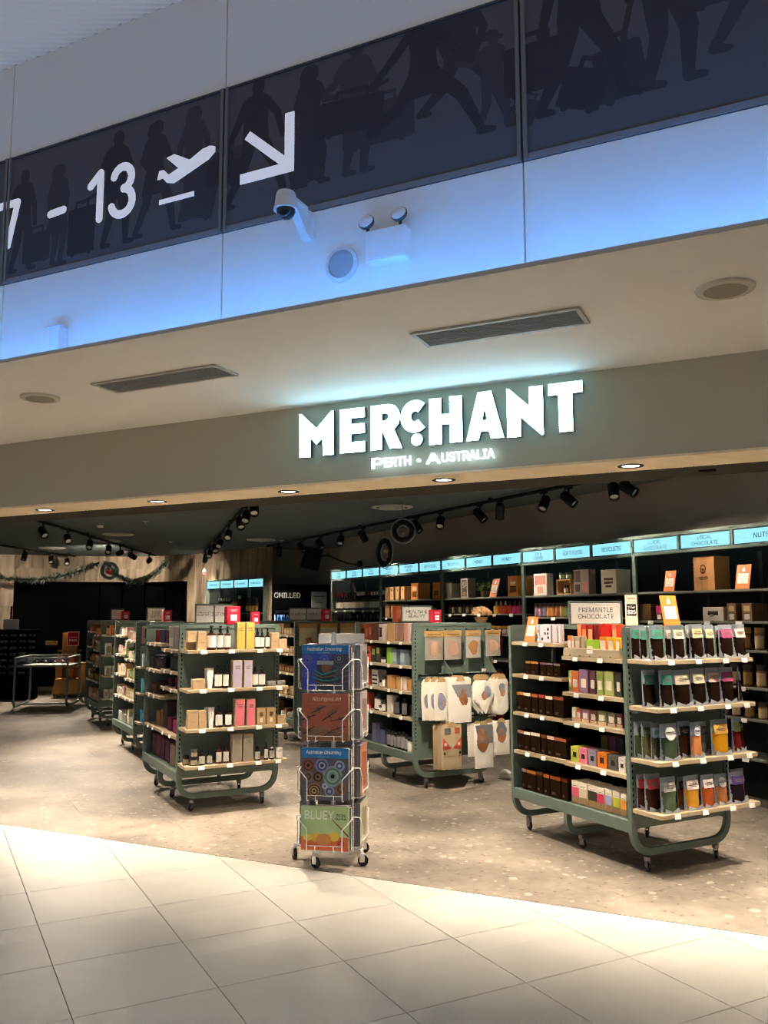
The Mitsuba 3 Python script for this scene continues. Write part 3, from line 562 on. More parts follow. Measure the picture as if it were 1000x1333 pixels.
def hump(w, h, d, z0, z1, wx=1.0, pad=0.0, nx=7, nz=7, rough=0.0, seed=0):
    """a pillow-shaped shell: flat at the top seal, full lower down"""
    r = np.random.default_rng(seed); V = []
    for sgn in (-1, 1):
        for j in range(nz + 1):
            for i in range(nx + 1):
                u, v = i / nx, j / nz; z = z0 + (z1 - z0) * v; f = z / h
                full = math.sin(math.pi * u) ** 0.6 * (1.0 if f < .12 else max(0.03, 1 - ((f - .12) / .88) ** 1.6)) if 0 < u < 1 else 0.03
                y = d / 2 + sgn * (d / 2 * full + pad) + (r.uniform(-1, 1) * rough * full if rough else 0)
                V.append([-w / 2 * wx + w * wx * u, y, z])
    n = (nx + 1) * (nz + 1); F = []
    for q in (0, n):
        for j in range(nz):
            for i in range(nx):
                a = q + j * (nx + 1) + i; f = [a, a + 1, a + nx + 2, a + nx + 1]; F.append(f if q == 0 else f[::-1])
    rim = [i for i in range(nx + 1)] + [(j + 1) * (nx + 1) - 1 for j in range(1, nz + 1)] + [nz * (nx + 1) + i for i in range(nx - 1, -1, -1)] + [j * (nx + 1) for j in range(nz - 1, 0, -1)]
    for a, b in zip(rim, rim[1:] + rim[:1]): F.append([a, n + a, n + b, b])
    return M(V, F, 35)
def g_pouch(P, nm, lab, cat_, grp, w, h, col, lcol, d=0.06, fill=0.62, film='a2abb2', lz=(0.60, 0.86), round_label=False, seed=0, mark='7d7466'):
    k = thing(nm, lab, cat_, grp)
    part(k, 'film', P(hump(w, h, d, 0, h, seed=seed)), film, bsdf=None, fam='film')
    part(k, 'contents', P(hump(w, h, d, h * .04, h * fill, 0.93, 0.0030, 9, 9, 0.0022, seed)), col, 'flat')
    part(k, 'gusset', P(M(np.array([[-w / 2 * .94, -0.0052, 0.002], [w / 2 * .94, -0.0052, 0.002], [w / 2 * .9, -0.0030, h * .15], [0, -0.0072, h * .05], [-w / 2 * .9, -0.0030, h * .15]]), np.array([[0, 1, 3], [1, 2, 3], [0, 3, 4]]))), '9fa4a8', 'gloss')
    y0 = lambda f: d / 2 - (d / 2 * max(0.03, 1 - ((f - .12) / .88) ** 1.6) + 0.0028)
    x = w * .40; n = 6
    if round_label:
        pts = [(0.30 * w * math.cos(t), h * (lz[0] + lz[1]) / 2 + 0.28 * w * math.sin(t)) for t in np.linspace(0, 2 * math.pi, 16)[:-1]]
        V = [[a, y0(b / h) - 0.0045, b] for a, b in pts]; V.append([0, y0((lz[0] + lz[1]) / 2) - .0045, h * (lz[0] + lz[1]) / 2]); F = [[15, i, (i + 1) % 15] for i in range(15)]
    else:
        V = [[sx * x, y0(f) - 0.0040, f * h] for f in np.linspace(lz[0], lz[1], n) for sx in (-1, -.5, 0, .5, 1)]
        V = [[a, b + (abs(a / x) ** 2) * d * .09 * (1 if f_ < .9 else 0), c] for (a, b, c), f_ in zip(V, np.repeat(np.linspace(lz[0], lz[1], n), 5))]
        F = [[j * 5 + i, j * 5 + i + 1, (j + 1) * 5 + i + 1, (j + 1) * 5 + i] for j in range(n - 1) for i in range(4)]
    lk = part(k, 'label', P(M(V, F, 60)), lcol)
    zm = (lz[0] + lz[1]) / 2
    part(k, 'label_print', P(cat(*[plate(-x * ww, x * ww, h * (zm + dz) - .002, h * (zm + dz) + .002, y0(zm) - 0.0055, 0.0004) for ww, dz in ((.62, .04), (.8, 0.0), (.5, -.04))])), mark)
    return k
def g_sign(P, nm, lab, cat_, grp, w, h, col='e07a35', tilt=14, flame=True, white='f0e4d4'):
    """leaning printed card on a shelf"""
    k = thing(nm, lab, cat_, grp); q = lambda m: P(m.rot(-tilt, 0).mv(z=.0015))
    part(k, 'card', q(cbox(-w / 2, w / 2, 0, .004, 0.0, h, .0015)), col, 'satin')
    part(k, 'white_panel', q(plate(-w * .36, w * .36, h * .22, h * .64)), white)
    part(k, 'print', q(cat(*[plate(-w * .28, w * (.28 - .1 * (i % 2)), h * (.60 - .05 * i) - .0016, h * (.60 - .05 * i), -.0007, .0003) for i in range(7)])), 'b59a86')
    if flame: part(k, 'flame_emblem', q(M(*(lambda m: (np.stack([m.v[:, 0], -.0002 - m.v[:, 2], m.v[:, 1]], 1), m.f))(prism(Polygon([(0, h * .93), (w * .10, h * .80), (w * .12, h * .74), (0.0, h * .70), (-w * .12, h * .74), (-w * .10, h * .80)]), .0006)))), 'fbf3ea')
    part(k, 'foot', P(cbox(-w * .3, w * .3, 0.004, h * math.sin(math.radians(tilt)) + .03, 0, .003, .001)), col, 'satin')
    return k
def holder(P, lab, lines, w, h, panels=1, base=True, col='d9d8d0'):
    """sign holder standing on a gondola: frame, panels, lettering"""
    k = thing('sign_holder', lab, 'sign', 'sign holders on the gondola tops'); W_ = w * panels
    part(k, 'frame', P(cat(cbox(-W_ / 2 - .012, W_ / 2 + .012, 0, .022, 0.0, .014), cbox(-W_ / 2 - .012, W_ / 2 + .012, 0, .022, h, h + .016), *[cbox(-W_ / 2 - .012 + i * w, -W_ / 2 + .002 + i * w, 0, .022, .014, h) for i in range(panels)], cbox(W_ / 2 - .002, W_ / 2 + .012, 0, .022, .014, h))), bsdf='b_green')
    for i in range(panels):
        xm = -W_ / 2 + w * (i + .5)
        b = part(k, 'panel', P(box(xm - w / 2 + .004, xm + w / 2 - .004, .006, .012, .014, h)), col)
        L_ = lines[i]; n = len(L_); lh = min(h * .55 / n * .8, .034)
        for j, s in enumerate(L_): part(b, 'lettering', P(text(s, lh, .0006, False, w * .86).mv(xm, .0058, .014 + (h - .014) * (.5 + (n - 1 - 2 * j) * .16 * (1 if n > 1 else 0)))), '3c3c3c')
    return k
def promo(P, lab, w=.10, h=.13):
    k = thing('red_promo_box', lab, 'promo sign', 'red promo cubes on the gondolas'); part(k, 'body', P(cbox(-w / 2, w / 2, 0, w * .8, 0, h, .003)), 'c51f35', 'satin')
    part(k, 'white_square', P(plate(-w * .22, w * .24, h * .20, h * .20 + w * .46)), 'f4ecec'); part(k, 'print', P(cat(plate(-w * .3, w * .3, h * .78, h * .82), plate(-w * .22, w * .22, h * .70, h * .73), plate(-w * .1, w * .12, h * .30, h * .30 + w * .2, -.0007))), 'e9a9af'); return k
KIND = dict(box=g_box, bottle=g_bottle, tube=g_tube, tin=g_tin, pouch=g_pouch, sign=g_sign)
def row(A, o, where, items, grp=None):
    """items: (builder, name, look, category, centre, width, height, depth in, {options}); the label adds its place in the row"""
    n = len(items)
    for i, (b, nm, look, cat_, a, w, h, dep, opt) in enumerate(items):
        opt = dict(opt); tn, z = opt.pop('turn', 0), opt.pop('z', 0)
        lab = f"{look}, {ORD[i]} from left, {where}"
        if len(lab.split()) > 16: lab = lab.replace(' from left', '')
        if len(lab.split()) > 16: lab = lab.replace(' with ', ', ', 1)
        if len(lab.split()) > 16: print('LONG', lab)
        P = at(A, o, a, dep, tn, z)
        KIND[b](P, nm, lab, cat_, grp or where, w, h, **opt)
# ---------------------------------------------------------------- goods on the near gondolas
row(END, (3.96, 3.925, 1.32), 'top end shelf, chocolate gondola', [
 ('pouch', 'pouch', 'half hidden clear pouch with green label', 'pouch', 0.047, 0.057, 0.209, 0.125, {'col': '20150f', 'lcol': '3f8f7a', 'seed': 178, 'd': 0.029}),
 ('pouch', 'pouch', 'clear pouch with green label', 'pouch', 0.069, 0.117, 0.216, 0.190, {'col': '20150f', 'lcol': '3f8f7a', 'seed': 92, 'd': 0.038}),
 ('pouch', 'pouch', 'clear pouch with broad green label', 'pouch', 0.083, 0.127, 0.218, 0.030, {'col': '20150f', 'lcol': '4a9480', 'seed': 252, 'turn': 6, 'd': 0.06}),
 ('pouch', 'pouch', 'half hidden pouch with cream label', 'pouch', 0.234, 0.063, 0.212, 0.090, {'col': '20150f', 'lcol': 'd9d2c0', 'seed': 345, 'd': 0.031}),
 ('pouch', 'pouch', 'clear pouch of dark chocolates with cream label', 'pouch', 0.251, 0.111, 0.216, 0.020, {'col': '20150f', 'lcol': 'ddd3b8', 'seed': 395, 'd': 0.055}),
 ('pouch', 'pouch', 'narrow half hidden pouch with cream label', 'pouch', 0.406, 0.047, 0.216, 0.090, {'col': '20150f', 'lcol': 'ddd3b8', 'seed': 478, 'd': 0.023}),
 ('pouch', 'pouch', 'glossy pouch with yellowish label', 'pouch', 0.415, 0.117, 0.221, 0.020, {'col': '20150f', 'lcol': 'dbc994', 'seed': 515, 'd': 0.058}),
 ('pouch', 'pouch', 'pouch of dark chocolates with cream label', 'pouch', 0.545, 0.093, 0.216, 0.040, {'col': '20150f', 'lcol': 'dccba2', 'seed': 602, 'd': 0.046}),
 ('pouch', 'pouch', 'half hidden pouch with dark red label', 'pouch', 0.675, 0.040, 0.208, 0.090, {'col': '20150f', 'lcol': '7c1f35', 'seed': 672, 'd': 0.02}),
 ('pouch', 'pouch', 'clear pouch with magenta label', 'pouch', 0.689, 0.127, 0.215, 0.020, {'col': '20150f', 'lcol': 'b04a78', 'seed': 708, 'd': 0.06}),
 ('pouch', 'pouch', 'pouch with pale pink label', 'pouch', 0.814, 0.117, 0.216, 0.020, {'col': '20150f', 'lcol': 'eeb7a8', 'seed': 835, 'd': 0.06}),
 ('pouch', 'pouch', 'half hidden pouch with pink label', 'pouch', 0.853, 0.039, 0.209, 0.090, {'col': '20150f', 'lcol': 'd8909a', 'seed': 806, 'd': 0.019}),
])
row(END, (3.96, 3.925, 1.03), 'second end shelf, chocolate gondola', [
 ('pouch', 'pouch', 'clear pouch with dark green label', 'pouch', 0.069, 0.110, 0.227, 0.100, {'col': '20150f', 'lcol': '35705f', 'seed': 205, 'd': 0.055}),
 ('pouch', 'pouch', 'crinkled clear pouch with green label', 'pouch', 0.131, 0.107, 0.229, 0.020, {'col': '20150f', 'lcol': '3c8470', 'seed': 318, 'd': 0.053}),
 ('pouch', 'pouch', 'pouch of dark chocolates with cream label', 'pouch', 0.265, 0.155, 0.225, 0.020, {'col': '20150f', 'lcol': 'cfc7ad', 'seed': 402, 'd': 0.06}),
 ('pouch', 'pouch', 'glossy pouch with cream label', 'pouch', 0.411, 0.127, 0.230, 0.020, {'col': '20150f', 'lcol': 'd2c7a6', 'seed': 522, 'd': 0.06}),
 ('pouch', 'pouch', 'pouch of dark chocolates with beige label', 'pouch', 0.571, 0.127, 0.228, 0.040, {'col': '20150f', 'lcol': 'c9ada0', 'seed': 622, 'd': 0.06}),
 ('pouch', 'pouch', 'pouch with plum label', 'pouch', 0.701, 0.124, 0.228, 0.040, {'col': '20150f', 'lcol': 'a84a72', 'seed': 716, 'd': 0.06}),
 ('pouch', 'pouch', 'thin pouch turned sideways', 'pouch', 0.841, 0.062, 0.226, 0.070, {'col': '20150f', 'lcol': 'd8c8c0', 'seed': 826, 'turn': 35, 'd': 0.031}),
])
row(END, (3.96, 3.925, 0.71), 'third end shelf, chocolate gondola', [
 ('pouch', 'pouch', 'clear pouch of green pistachios', 'pouch', 0.062, 0.103, 0.223, 0.190, {'col': '3c4a2c', 'lcol': '39493a', 'seed': 120, 'round_label': True, 'd': 0.038}),
 ('pouch', 'pouch', 'clear pouch of seeds', 'pouch', 0.063, 0.090, 0.224, 0.130, {'col': '565534', 'lcol': '3c4434', 'seed': 198, 'd': 0.045}),
 ('pouch', 'pouch', 'bluish clear pouch of seeds', 'pouch', 0.082, 0.070, 0.224, 0.086, {'col': '47493a', 'lcol': '9fc3d8', 'seed': 268, 'd': 0.035}),
 ('pouch', 'pouch', 'clear pouch of green pumpkin seeds with white label', 'pouch', 0.140, 0.143, 0.222, 0.020, {'col': '3d4c3a', 'lcol': 'dde2dc', 'seed': 325, 'round_label': True, 'd': 0.06}),
 ('pouch', 'pouch', 'pouch of brown nuts', 'pouch', 0.321, 0.104, 0.220, 0.070, {'col': '4b2e18', 'lcol': '2a2420', 'seed': 438, 'd': 0.052}),
 ('pouch', 'pouch', 'pouch of pale orange nuts with white label', 'pouch', 0.369, 0.095, 0.218, 0.020, {'col': 'c9844f', 'lcol': 'd8dde0', 'seed': 518, 'round_label': True, 'd': 0.047}),
 ('pouch', 'pouch', 'pouch of grey seeds', 'pouch', 0.494, 0.083, 0.207, 0.086, {'col': '64605c', 'lcol': '4c4a48', 'seed': 590, 'd': 0.042}),
 ('pouch', 'pouch', 'pouch of golden dried mango', 'pouch', 0.590, 0.154, 0.221, 0.020, {'col': 'c98d1e', 'lcol': 'd9a94c', 'seed': 658, 'round_label': False, 'd': 0.06}),
 ('pouch', 'pouch', 'pouch of dark red berries with green label', 'pouch', 0.777, 0.071, 0.218, 0.050, {'col': '6c1f1d', 'lcol': '8aa34d', 'seed': 872, 'd': 0.06}),
 ('pouch', 'pouch', 'dark pouch of berries', 'pouch', 0.843, 0.057, 0.215, 0.080, {'col': '3a1715', 'lcol': '33322c', 'seed': 785, 'd': 0.059}),
])
row(END, (3.96, 3.925, 0.4), 'lowest end shelf, chocolate gondola', [
 ('pouch', 'pouch', 'half hidden pouch with red label', 'pouch', 0.057, 0.077, 0.209, 0.190, {'col': '3b211a', 'lcol': 'b8394a', 'seed': 165, 'd': 0.038}),
 ('pouch', 'pouch', 'pouch of brown nuts with red label', 'pouch', 0.080, 0.129, 0.220, 0.110, {'col': '3c2118', 'lcol': 'c04a58', 'seed': 225, 'd': 0.06}),
 ('pouch', 'pouch', 'clear pouch of grey green seeds', 'pouch', 0.118, 0.125, 0.212, 0.020, {'col': '56604c', 'lcol': 'a9a6a0', 'seed': 328, 'd': 0.06}),
 ('pouch', 'pouch', 'half hidden pouch of orange snacks', 'pouch', 0.291, 0.064, 0.189, 0.090, {'col': '8a4a1c', 'lcol': '3a342e', 'seed': 428, 'd': 0.032}),
 ('pouch', 'pouch', 'pouch of mixed bright rings with pale label', 'pouch', 0.316, 0.128, 0.204, 0.020, {'col': 'c98d32', 'lcol': 'e6cfc4', 'seed': 480, 'd': 0.06}),
 ('pouch', 'pouch', 'pouch of red and green rings with white label', 'pouch', 0.455, 0.112, 0.198, 0.020, {'col': 'b0552a', 'lcol': 'dcd4cc', 'seed': 590, 'd': 0.056}),
 ('pouch', 'pouch', 'pouch of pale brown nuts with white label', 'pouch', 0.599, 0.113, 0.187, 0.040, {'col': 'ad7048', 'lcol': 'dad8d6', 'seed': 678, 'round_label': True, 'd': 0.06}),
 ('pouch', 'pouch', 'pouch of dark fruit with purple label', 'pouch', 0.725, 0.135, 0.192, 0.020, {'col': '241a20', 'lcol': '4f3a78', 'seed': 770, 'film': 'b9bcc6', 'd': 0.06}),
 ('pouch', 'pouch', 'pouch of pink sweets with pink label', 'pouch', 0.810, 0.125, 0.193, 0.086, {'col': 'b85a68', 'lcol': 'c98a94', 'seed': 900, 'd': 0.06}),
])
row(SIDE, (3.962, 5.386, 1.4), 'top far shelf, chocolate gondola side', [
 ('sign', 'leaning_card', 'orange card with white panel and flame emblem', 'sign', 0.177, 0.129, 0.192, 0.030, {}),
 ('box', 'praline_box', 'white box printed with dark pralines', 'box', 0.261, 0.034, 0.131, 0.050, {'col': 'd8d2d6', 'bands': [(0.2, 0.2, 0.45, 0.4, '4a302a'), (0.5, 0.5, 0.75, 0.7, '4a302a')], 'd': 0.033}),
 ('box', 'praline_box', 'wide white box printed with dark pralines', 'box', 0.346, 0.124, 0.132, 0.050, {'col': 'd9d4d8', 'bands': [(0.15, 0.12, 0.3, 0.26, '4a302a'), (0.4, 0.42, 0.55, 0.56, '5a382c'), (0.68, 0.65, 0.85, 0.8, '4a302a'), (0.7, 0.2, 0.84, 0.34, '4a302a'), (0.66, 0.42, 0.8, 0.56, '5a382c')], 'd': 0.096}),
 ('box', 'praline_box', 'lilac white box', 'box', 0.436, 0.052, 0.132, 0.060, {'col': 'cfc4cc', 'd': 0.043}),
 ('box', 'praline_box', 'narrow white box', 'box', 0.498, 0.025, 0.133, 0.060, {'col': 'd9d4d8', 'd': 0.03}),
])
row(SIDE, (3.962, 4.804, 1.325), 'top near shelf, chocolate gondola side', [
 ('box', 'chocolate_bar', 'salmon pack in the back row', 'chocolate bar', 0.032, 0.044, 0.208, 0.140, {'col': 'e0946a', 'd': 0.02}),
 ('box', 'chocolate_bar', 'orange pack with white arch', 'chocolate bar', 0.029, 0.039, 0.130, 0.050, {'col': 'd8782a', 'bands': [(0.1, 0.05, 0.9, 0.75, 'efe3d6')], 'd': 0.02}),
 ('box', 'chocolate_bar', 'beige pack with pale arch', 'chocolate bar', 0.066, 0.030, 0.127, 0.050, {'col': 'b8a48e', 'bands': [(0.12, 0.05, 0.88, 0.75, 'd9cbb8')], 'd': 0.02}),
 ('box', 'chocolate_bar', 'red pack with orange arch in the back row', 'chocolate bar', 0.084, 0.055, 0.206, 0.140, {'col': 'b5281e', 'bands': [(0.15, 0.3, 0.85, 0.85, 'e08a4a')], 'd': 0.02}),
 ('box', 'chocolate_bar', 'grey beige pack', 'chocolate bar', 0.114, 0.056, 0.128, 0.050, {'col': 'ac9c86', 'bands': [(0.12, 0.05, 0.88, 0.75, 'c9baa4')], 'd': 0.02}),
 ('box', 'chocolate_bar', 'red pack with salmon arch in the back row', 'chocolate bar', 0.146, 0.061, 0.207, 0.140, {'col': '9c2019', 'bands': [(0.15, 0.3, 0.85, 0.85, 'e3a277')], 'd': 0.02}),
 ('box', 'chocolate_bar', 'taupe pack', 'chocolate bar', 0.172, 0.042, 0.127, 0.050, {'col': 'a99a80', 'd': 0.02}),
 ('box', 'chocolate_bar', 'dark red pack in the back row', 'chocolate bar', 0.207, 0.046, 0.208, 0.140, {'col': '7c1a16', 'd': 0.02}),
 ('box', 'chocolate_bar', 'bright green pack leaning over', 'chocolate bar', 0.269, 0.123, 0.108, 0.050, {'col': '9cc53a', 'bands': [(0.05, 0.05, 0.5, 0.6, 'd7dcb0')], 'd': 0.02}),
 ('box', 'chocolate_bar', 'bright red pack leaning in the back row', 'chocolate bar', 0.302, 0.104, 0.212, 0.140, {'col': 'd3221c', 'bands': [(0.3, 0.05, 0.8, 0.4, 'd9b48a')], 'd': 0.02}),
 ('box', 'chocolate_bar', 'orange pack with white arch label', 'chocolate bar', 0.372, 0.065, 0.130, 0.050, {'col': 'e0892c', 'bands': [(0.1, 0.05, 0.85, 0.8, 'f1e2cc')], 'd': 0.02}),
 ('box', 'chocolate_bar', 'salmon pack with arch in the back row', 'chocolate bar', 0.386, 0.046, 0.212, 0.140, {'col': 'dd7b52', 'bands': [(0.15, 0.1, 0.85, 0.85, 'e9a882')], 'd': 0.02}),
 ('box', 'chocolate_bar', 'orange red pack in the back row', 'chocolate bar', 0.435, 0.043, 0.212, 0.140, {'col': 'd0492a', 'd': 0.02}),
 ('box', 'chocolate_bar', 'yellow pack with white arch label', 'chocolate bar', 0.446, 0.062, 0.128, 0.050, {'col': 'e8b02c', 'bands': [(0.1, 0.05, 0.85, 0.8, 'f3e6c6')], 'd': 0.02}),
 ('box', 'chocolate_bar', 'yellow pack at the end post', 'chocolate bar', 0.508, 0.040, 0.127, 0.050, {'col': 'e9b83a', 'bands': [(0.15, 0.05, 0.9, 0.8, 'f3e6c6')], 'd': 0.02}),
])
row(SIDE, (3.962, 5.386, 1.16), 'second far shelf, chocolate gondola side', [
 ('box', 'chocolate_box', 'dark chocolate box with gold top', 'box', 0.160, 0.054, 0.097, 0.030, {'col': '24180f', 'bands': [(0, 0.84, 1, 1, 'a8713a'), (0.12, 0.12, 0.5, 0.24, '4a3e34')], 'fam': 'flat', 'd': 0.085}),
 ('box', 'chocolate_box', 'wide dark chocolate box with gold top', 'box', 0.237, 0.087, 0.099, 0.030, {'col': '24180f', 'bands': [(0, 0.84, 1, 1, 'b87c42'), (0.12, 0.12, 0.5, 0.24, '4a3e34')], 'fam': 'flat', 'd': 0.085}),
 ('box', 'chocolate_box', 'dark chocolate box with lilac ribbon top', 'box', 0.335, 0.066, 0.097, 0.030, {'col': '24180f', 'bands': [(0, 0.84, 1, 1, '6d5a68'), (0.12, 0.12, 0.5, 0.24, '4a3e34')], 'fam': 'flat', 'd': 0.085}),
 ('box', 'chocolate_box', 'dark chocolate box with lilac grey top', 'box', 0.412, 0.073, 0.096, 0.030, {'col': '24180f', 'bands': [(0, 0.84, 1, 1, '75646c'), (0.12, 0.12, 0.5, 0.24, '4a3e34')], 'fam': 'flat', 'd': 0.085}),
 ('box', 'chocolate_box', 'dark chocolate box with mauve top', 'box', 0.492, 0.070, 0.095, 0.030, {'col': '24180f', 'bands': [(0, 0.84, 1, 1, '75646c'), (0.12, 0.12, 0.5, 0.24, '4a3e34')], 'fam': 'flat', 'd': 0.085}),
])
row(SIDE, (3.962, 4.804, 1.07), 'second near shelf, chocolate gondola side', [
 ('box', 'truffle_pack', 'green and yellow pack with white disc', 'chocolate pack', 0.026, 0.032, 0.142, 0.050, {'col': 'a9ae5a', 'bands': [(0.22, 0.22, 0.78, 0.6, 'd9d0b8')], 'd': 0.03, 'fam': 'satin'}),
 ('box', 'truffle_pack', 'orange pack with pale disc', 'chocolate pack', 0.079, 0.070, 0.143, 0.050, {'col': 'c8673a', 'bands': [(0.22, 0.22, 0.78, 0.6, 'd9d0b8')], 'd': 0.03, 'fam': 'satin', 'turn': 6}),
 ('box', 'truffle_pack', 'mauve pack with pale disc', 'chocolate pack', 0.165, 0.089, 0.157, 0.050, {'col': '8d6a86', 'bands': [(0.22, 0.22, 0.78, 0.6, 'd9d0b8')], 'd': 0.03, 'fam': 'satin'}),
 ('box', 'truffle_pack', 'maroon pack with white disc', 'chocolate pack', 0.256, 0.062, 0.157, 0.050, {'col': '5c2f3a', 'bands': [(0.22, 0.22, 0.78, 0.6, 'd9d0b8')], 'd': 0.03, 'fam': 'satin'}),
 ('box', 'truffle_pack', 'green pack with white disc', 'chocolate pack', 0.328, 0.065, 0.154, 0.050, {'col': '8c9a4a', 'bands': [(0.22, 0.22, 0.78, 0.6, 'd9d0b8')], 'd': 0.03, 'fam': 'satin'}),
 ('box', 'truffle_pack', 'light green leafy pack with white disc', 'chocolate pack', 0.414, 0.089, 0.159, 0.050, {'col': 'a5ac66', 'bands': [(0.22, 0.22, 0.78, 0.6, 'd9d0b8')], 'd': 0.03, 'fam': 'satin'}),
 ('box', 'truffle_pack', 'dark brown pack with white disc', 'chocolate pack', 0.502, 0.053, 0.157, 0.050, {'col': '37302a', 'bands': [(0.22, 0.22, 0.78, 0.6, 'd9d0b8')], 'd': 0.03, 'fam': 'satin'}),
])
row(SIDE, (3.962, 5.386, 0.88), 'third far shelf, chocolate gondola side', [
 ('box', 'chocolate_box', 'dark chocolate box with orange top', 'box', 0.052, 0.084, 0.145, 0.030, {'col': '24180f', 'bands': [(0, 0.84, 1, 1, 'b9793c'), (0.12, 0.12, 0.5, 0.24, '4a3e34')], 'fam': 'flat', 'd': 0.085}),
 ('box', 'chocolate_box', 'dark chocolate box with white top', 'box', 0.139, 0.085, 0.144, 0.030, {'col': '24180f', 'bands': [(0, 0.84, 1, 1, 'e3d6c6'), (0.12, 0.12, 0.5, 0.24, '4a3e34')], 'fam': 'flat', 'd': 0.085}),
 ('box', 'chocolate_box', 'dark chocolate box with russet top', 'box', 0.230, 0.071, 0.142, 0.030, {'col': '24180f', 'bands': [(0, 0.84, 1, 1, 'a55a38'), (0.12, 0.12, 0.5, 0.24, '4a3e34')], 'fam': 'flat', 'd': 0.085}),
 ('box', 'chocolate_box', 'dark chocolate box with red top', 'box', 0.312, 0.069, 0.143, 0.030, {'col': '24180f', 'bands': [(0, 0.84, 1, 1, 'a8433a'), (0.12, 0.12, 0.5, 0.24, '4a3e34')], 'fam': 'flat', 'd': 0.085}),
 ('box', 'chocolate_box', 'dark chocolate box with white tag hanging over it', 'box', 0.395, 0.079, 0.140, 0.030, {'col': '24180f', 'bands': [(0, 0.84, 1, 1, 'efe2c6'), (0.12, 0.12, 0.5, 0.24, '4a3e34')], 'fam': 'flat', 'd': 0.085}),
 ('box', 'chocolate_box', 'wide dark chocolate box with copper top', 'box', 0.500, 0.108, 0.145, 0.030, {'col': '24180f', 'bands': [(0, 0.84, 1, 1, '90472f'), (0.12, 0.12, 0.5, 0.24, '4a3e34')], 'fam': 'flat', 'd': 0.085}),
])
row(SIDE, (3.962, 4.804, 0.87), 'third near shelf, chocolate gondola side', [
 ('box', 'truffle_pack', 'small pale green pack with disc', 'chocolate pack', 0.034, 0.047, 0.090, 0.070, {'col': 'b9bd90', 'bands': [(0.2, 0.28, 0.8, 0.72, 'ddd3bd'), (0, 0, 1, 0.22, 'c9a983')], 'd': 0.03, 'fam': 'satin'}),
 ('box', 'truffle_pack', 'small orange pink pack with disc', 'chocolate pack', 0.083, 0.046, 0.084, 0.070, {'col': 'c46a50', 'bands': [(0.2, 0.28, 0.8, 0.72, 'ddd3bd'), (0, 0, 1, 0.22, 'c9a983')], 'd': 0.03, 'fam': 'satin'}),
 ('box', 'truffle_pack', 'small mauve pack with disc', 'chocolate pack', 0.151, 0.074, 0.086, 0.070, {'col': 'a8758e', 'bands': [(0.2, 0.28, 0.8, 0.72, 'ddd3bd'), (0, 0, 1, 0.22, 'c9a983')], 'd': 0.03, 'fam': 'satin'}),
 ('box', 'truffle_pack', 'small maroon pack with disc', 'chocolate pack', 0.231, 0.070, 0.087, 0.070, {'col': '6c3b42', 'bands': [(0.2, 0.28, 0.8, 0.72, 'ddd3bd'), (0, 0, 1, 0.22, 'c9a983')], 'd': 0.03, 'fam': 'satin'}),
 ('box', 'truffle_pack', 'small olive pack with disc', 'chocolate pack', 0.316, 0.086, 0.090, 0.070, {'col': '7d8450', 'bands': [(0.2, 0.28, 0.8, 0.72, 'ddd3bd'), (0, 0, 1, 0.22, 'c9a983')], 'd': 0.03, 'fam': 'satin'}),
 ('box', 'truffle_pack', 'small grey green pack with disc', 'chocolate pack', 0.405, 0.074, 0.088, 0.070, {'col': '6f7458', 'bands': [(0.2, 0.28, 0.8, 0.72, 'ddd3bd'), (0, 0, 1, 0.22, 'c9a983')], 'd': 0.03, 'fam': 'satin'}),
 ('box', 'truffle_pack', 'small wine red pack with disc', 'chocolate pack', 0.479, 0.055, 0.089, 0.070, {'col': '63323a', 'bands': [(0.2, 0.28, 0.8, 0.72, 'ddd3bd'), (0, 0, 1, 0.22, 'c9a983')], 'd': 0.03, 'fam': 'satin'}),
])
row(SIDE, (3.962, 5.386, 0.6), 'fourth far shelf, chocolate gondola side', [
 ('box', 'chocolate_box', 'dark chocolate box with pinkish top', 'box', 0.050, 0.081, 0.143, 0.030, {'col': '24180f', 'bands': [(0, 0.84, 1, 1, 'a8776a'), (0.12, 0.12, 0.5, 0.24, '4a3e34')], 'fam': 'flat', 'd': 0.085}),
 ('box', 'chocolate_box', 'dark chocolate box with white top', 'box', 0.129, 0.072, 0.139, 0.030, {'col': '24180f', 'bands': [(0, 0.84, 1, 1, 'efe6da'), (0.12, 0.12, 0.5, 0.24, '4a3e34')], 'fam': 'flat', 'd': 0.085}),
 ('box', 'chocolate_box', 'wide dark chocolate box with white and red top', 'box', 0.226, 0.110, 0.143, 0.030, {'col': '24180f', 'bands': [(0, 0.84, 1, 1, 'e2cfc0'), (0.12, 0.12, 0.5, 0.24, '4a3e34')], 'fam': 'flat', 'd': 0.085}),
 ('box', 'chocolate_box', 'narrow dark chocolate box', 'box', 0.325, 0.062, 0.140, 0.030, {'col': '24180f', 'bands': [(0, 0.84, 1, 1, '6a3f2c'), (0.12, 0.12, 0.5, 0.24, '4a3e34')], 'fam': 'flat', 'd': 0.085}),
 ('box', 'chocolate_box', 'dark chocolate box with pale red top', 'box', 0.401, 0.078, 0.140, 0.030, {'col': '24180f', 'bands': [(0, 0.84, 1, 1, 'd9b9a8'), (0.12, 0.12, 0.5, 0.24, '4a3e34')], 'fam': 'flat', 'd': 0.085}),
 ('box', 'chocolate_box', 'widest dark chocolate box with rose top', 'box', 0.507, 0.129, 0.139, 0.030, {'col': '24180f', 'bands': [(0, 0.84, 1, 1, '9c5a48'), (0.12, 0.12, 0.5, 0.24, '4a3e34')], 'fam': 'flat', 'd': 0.085}),
])
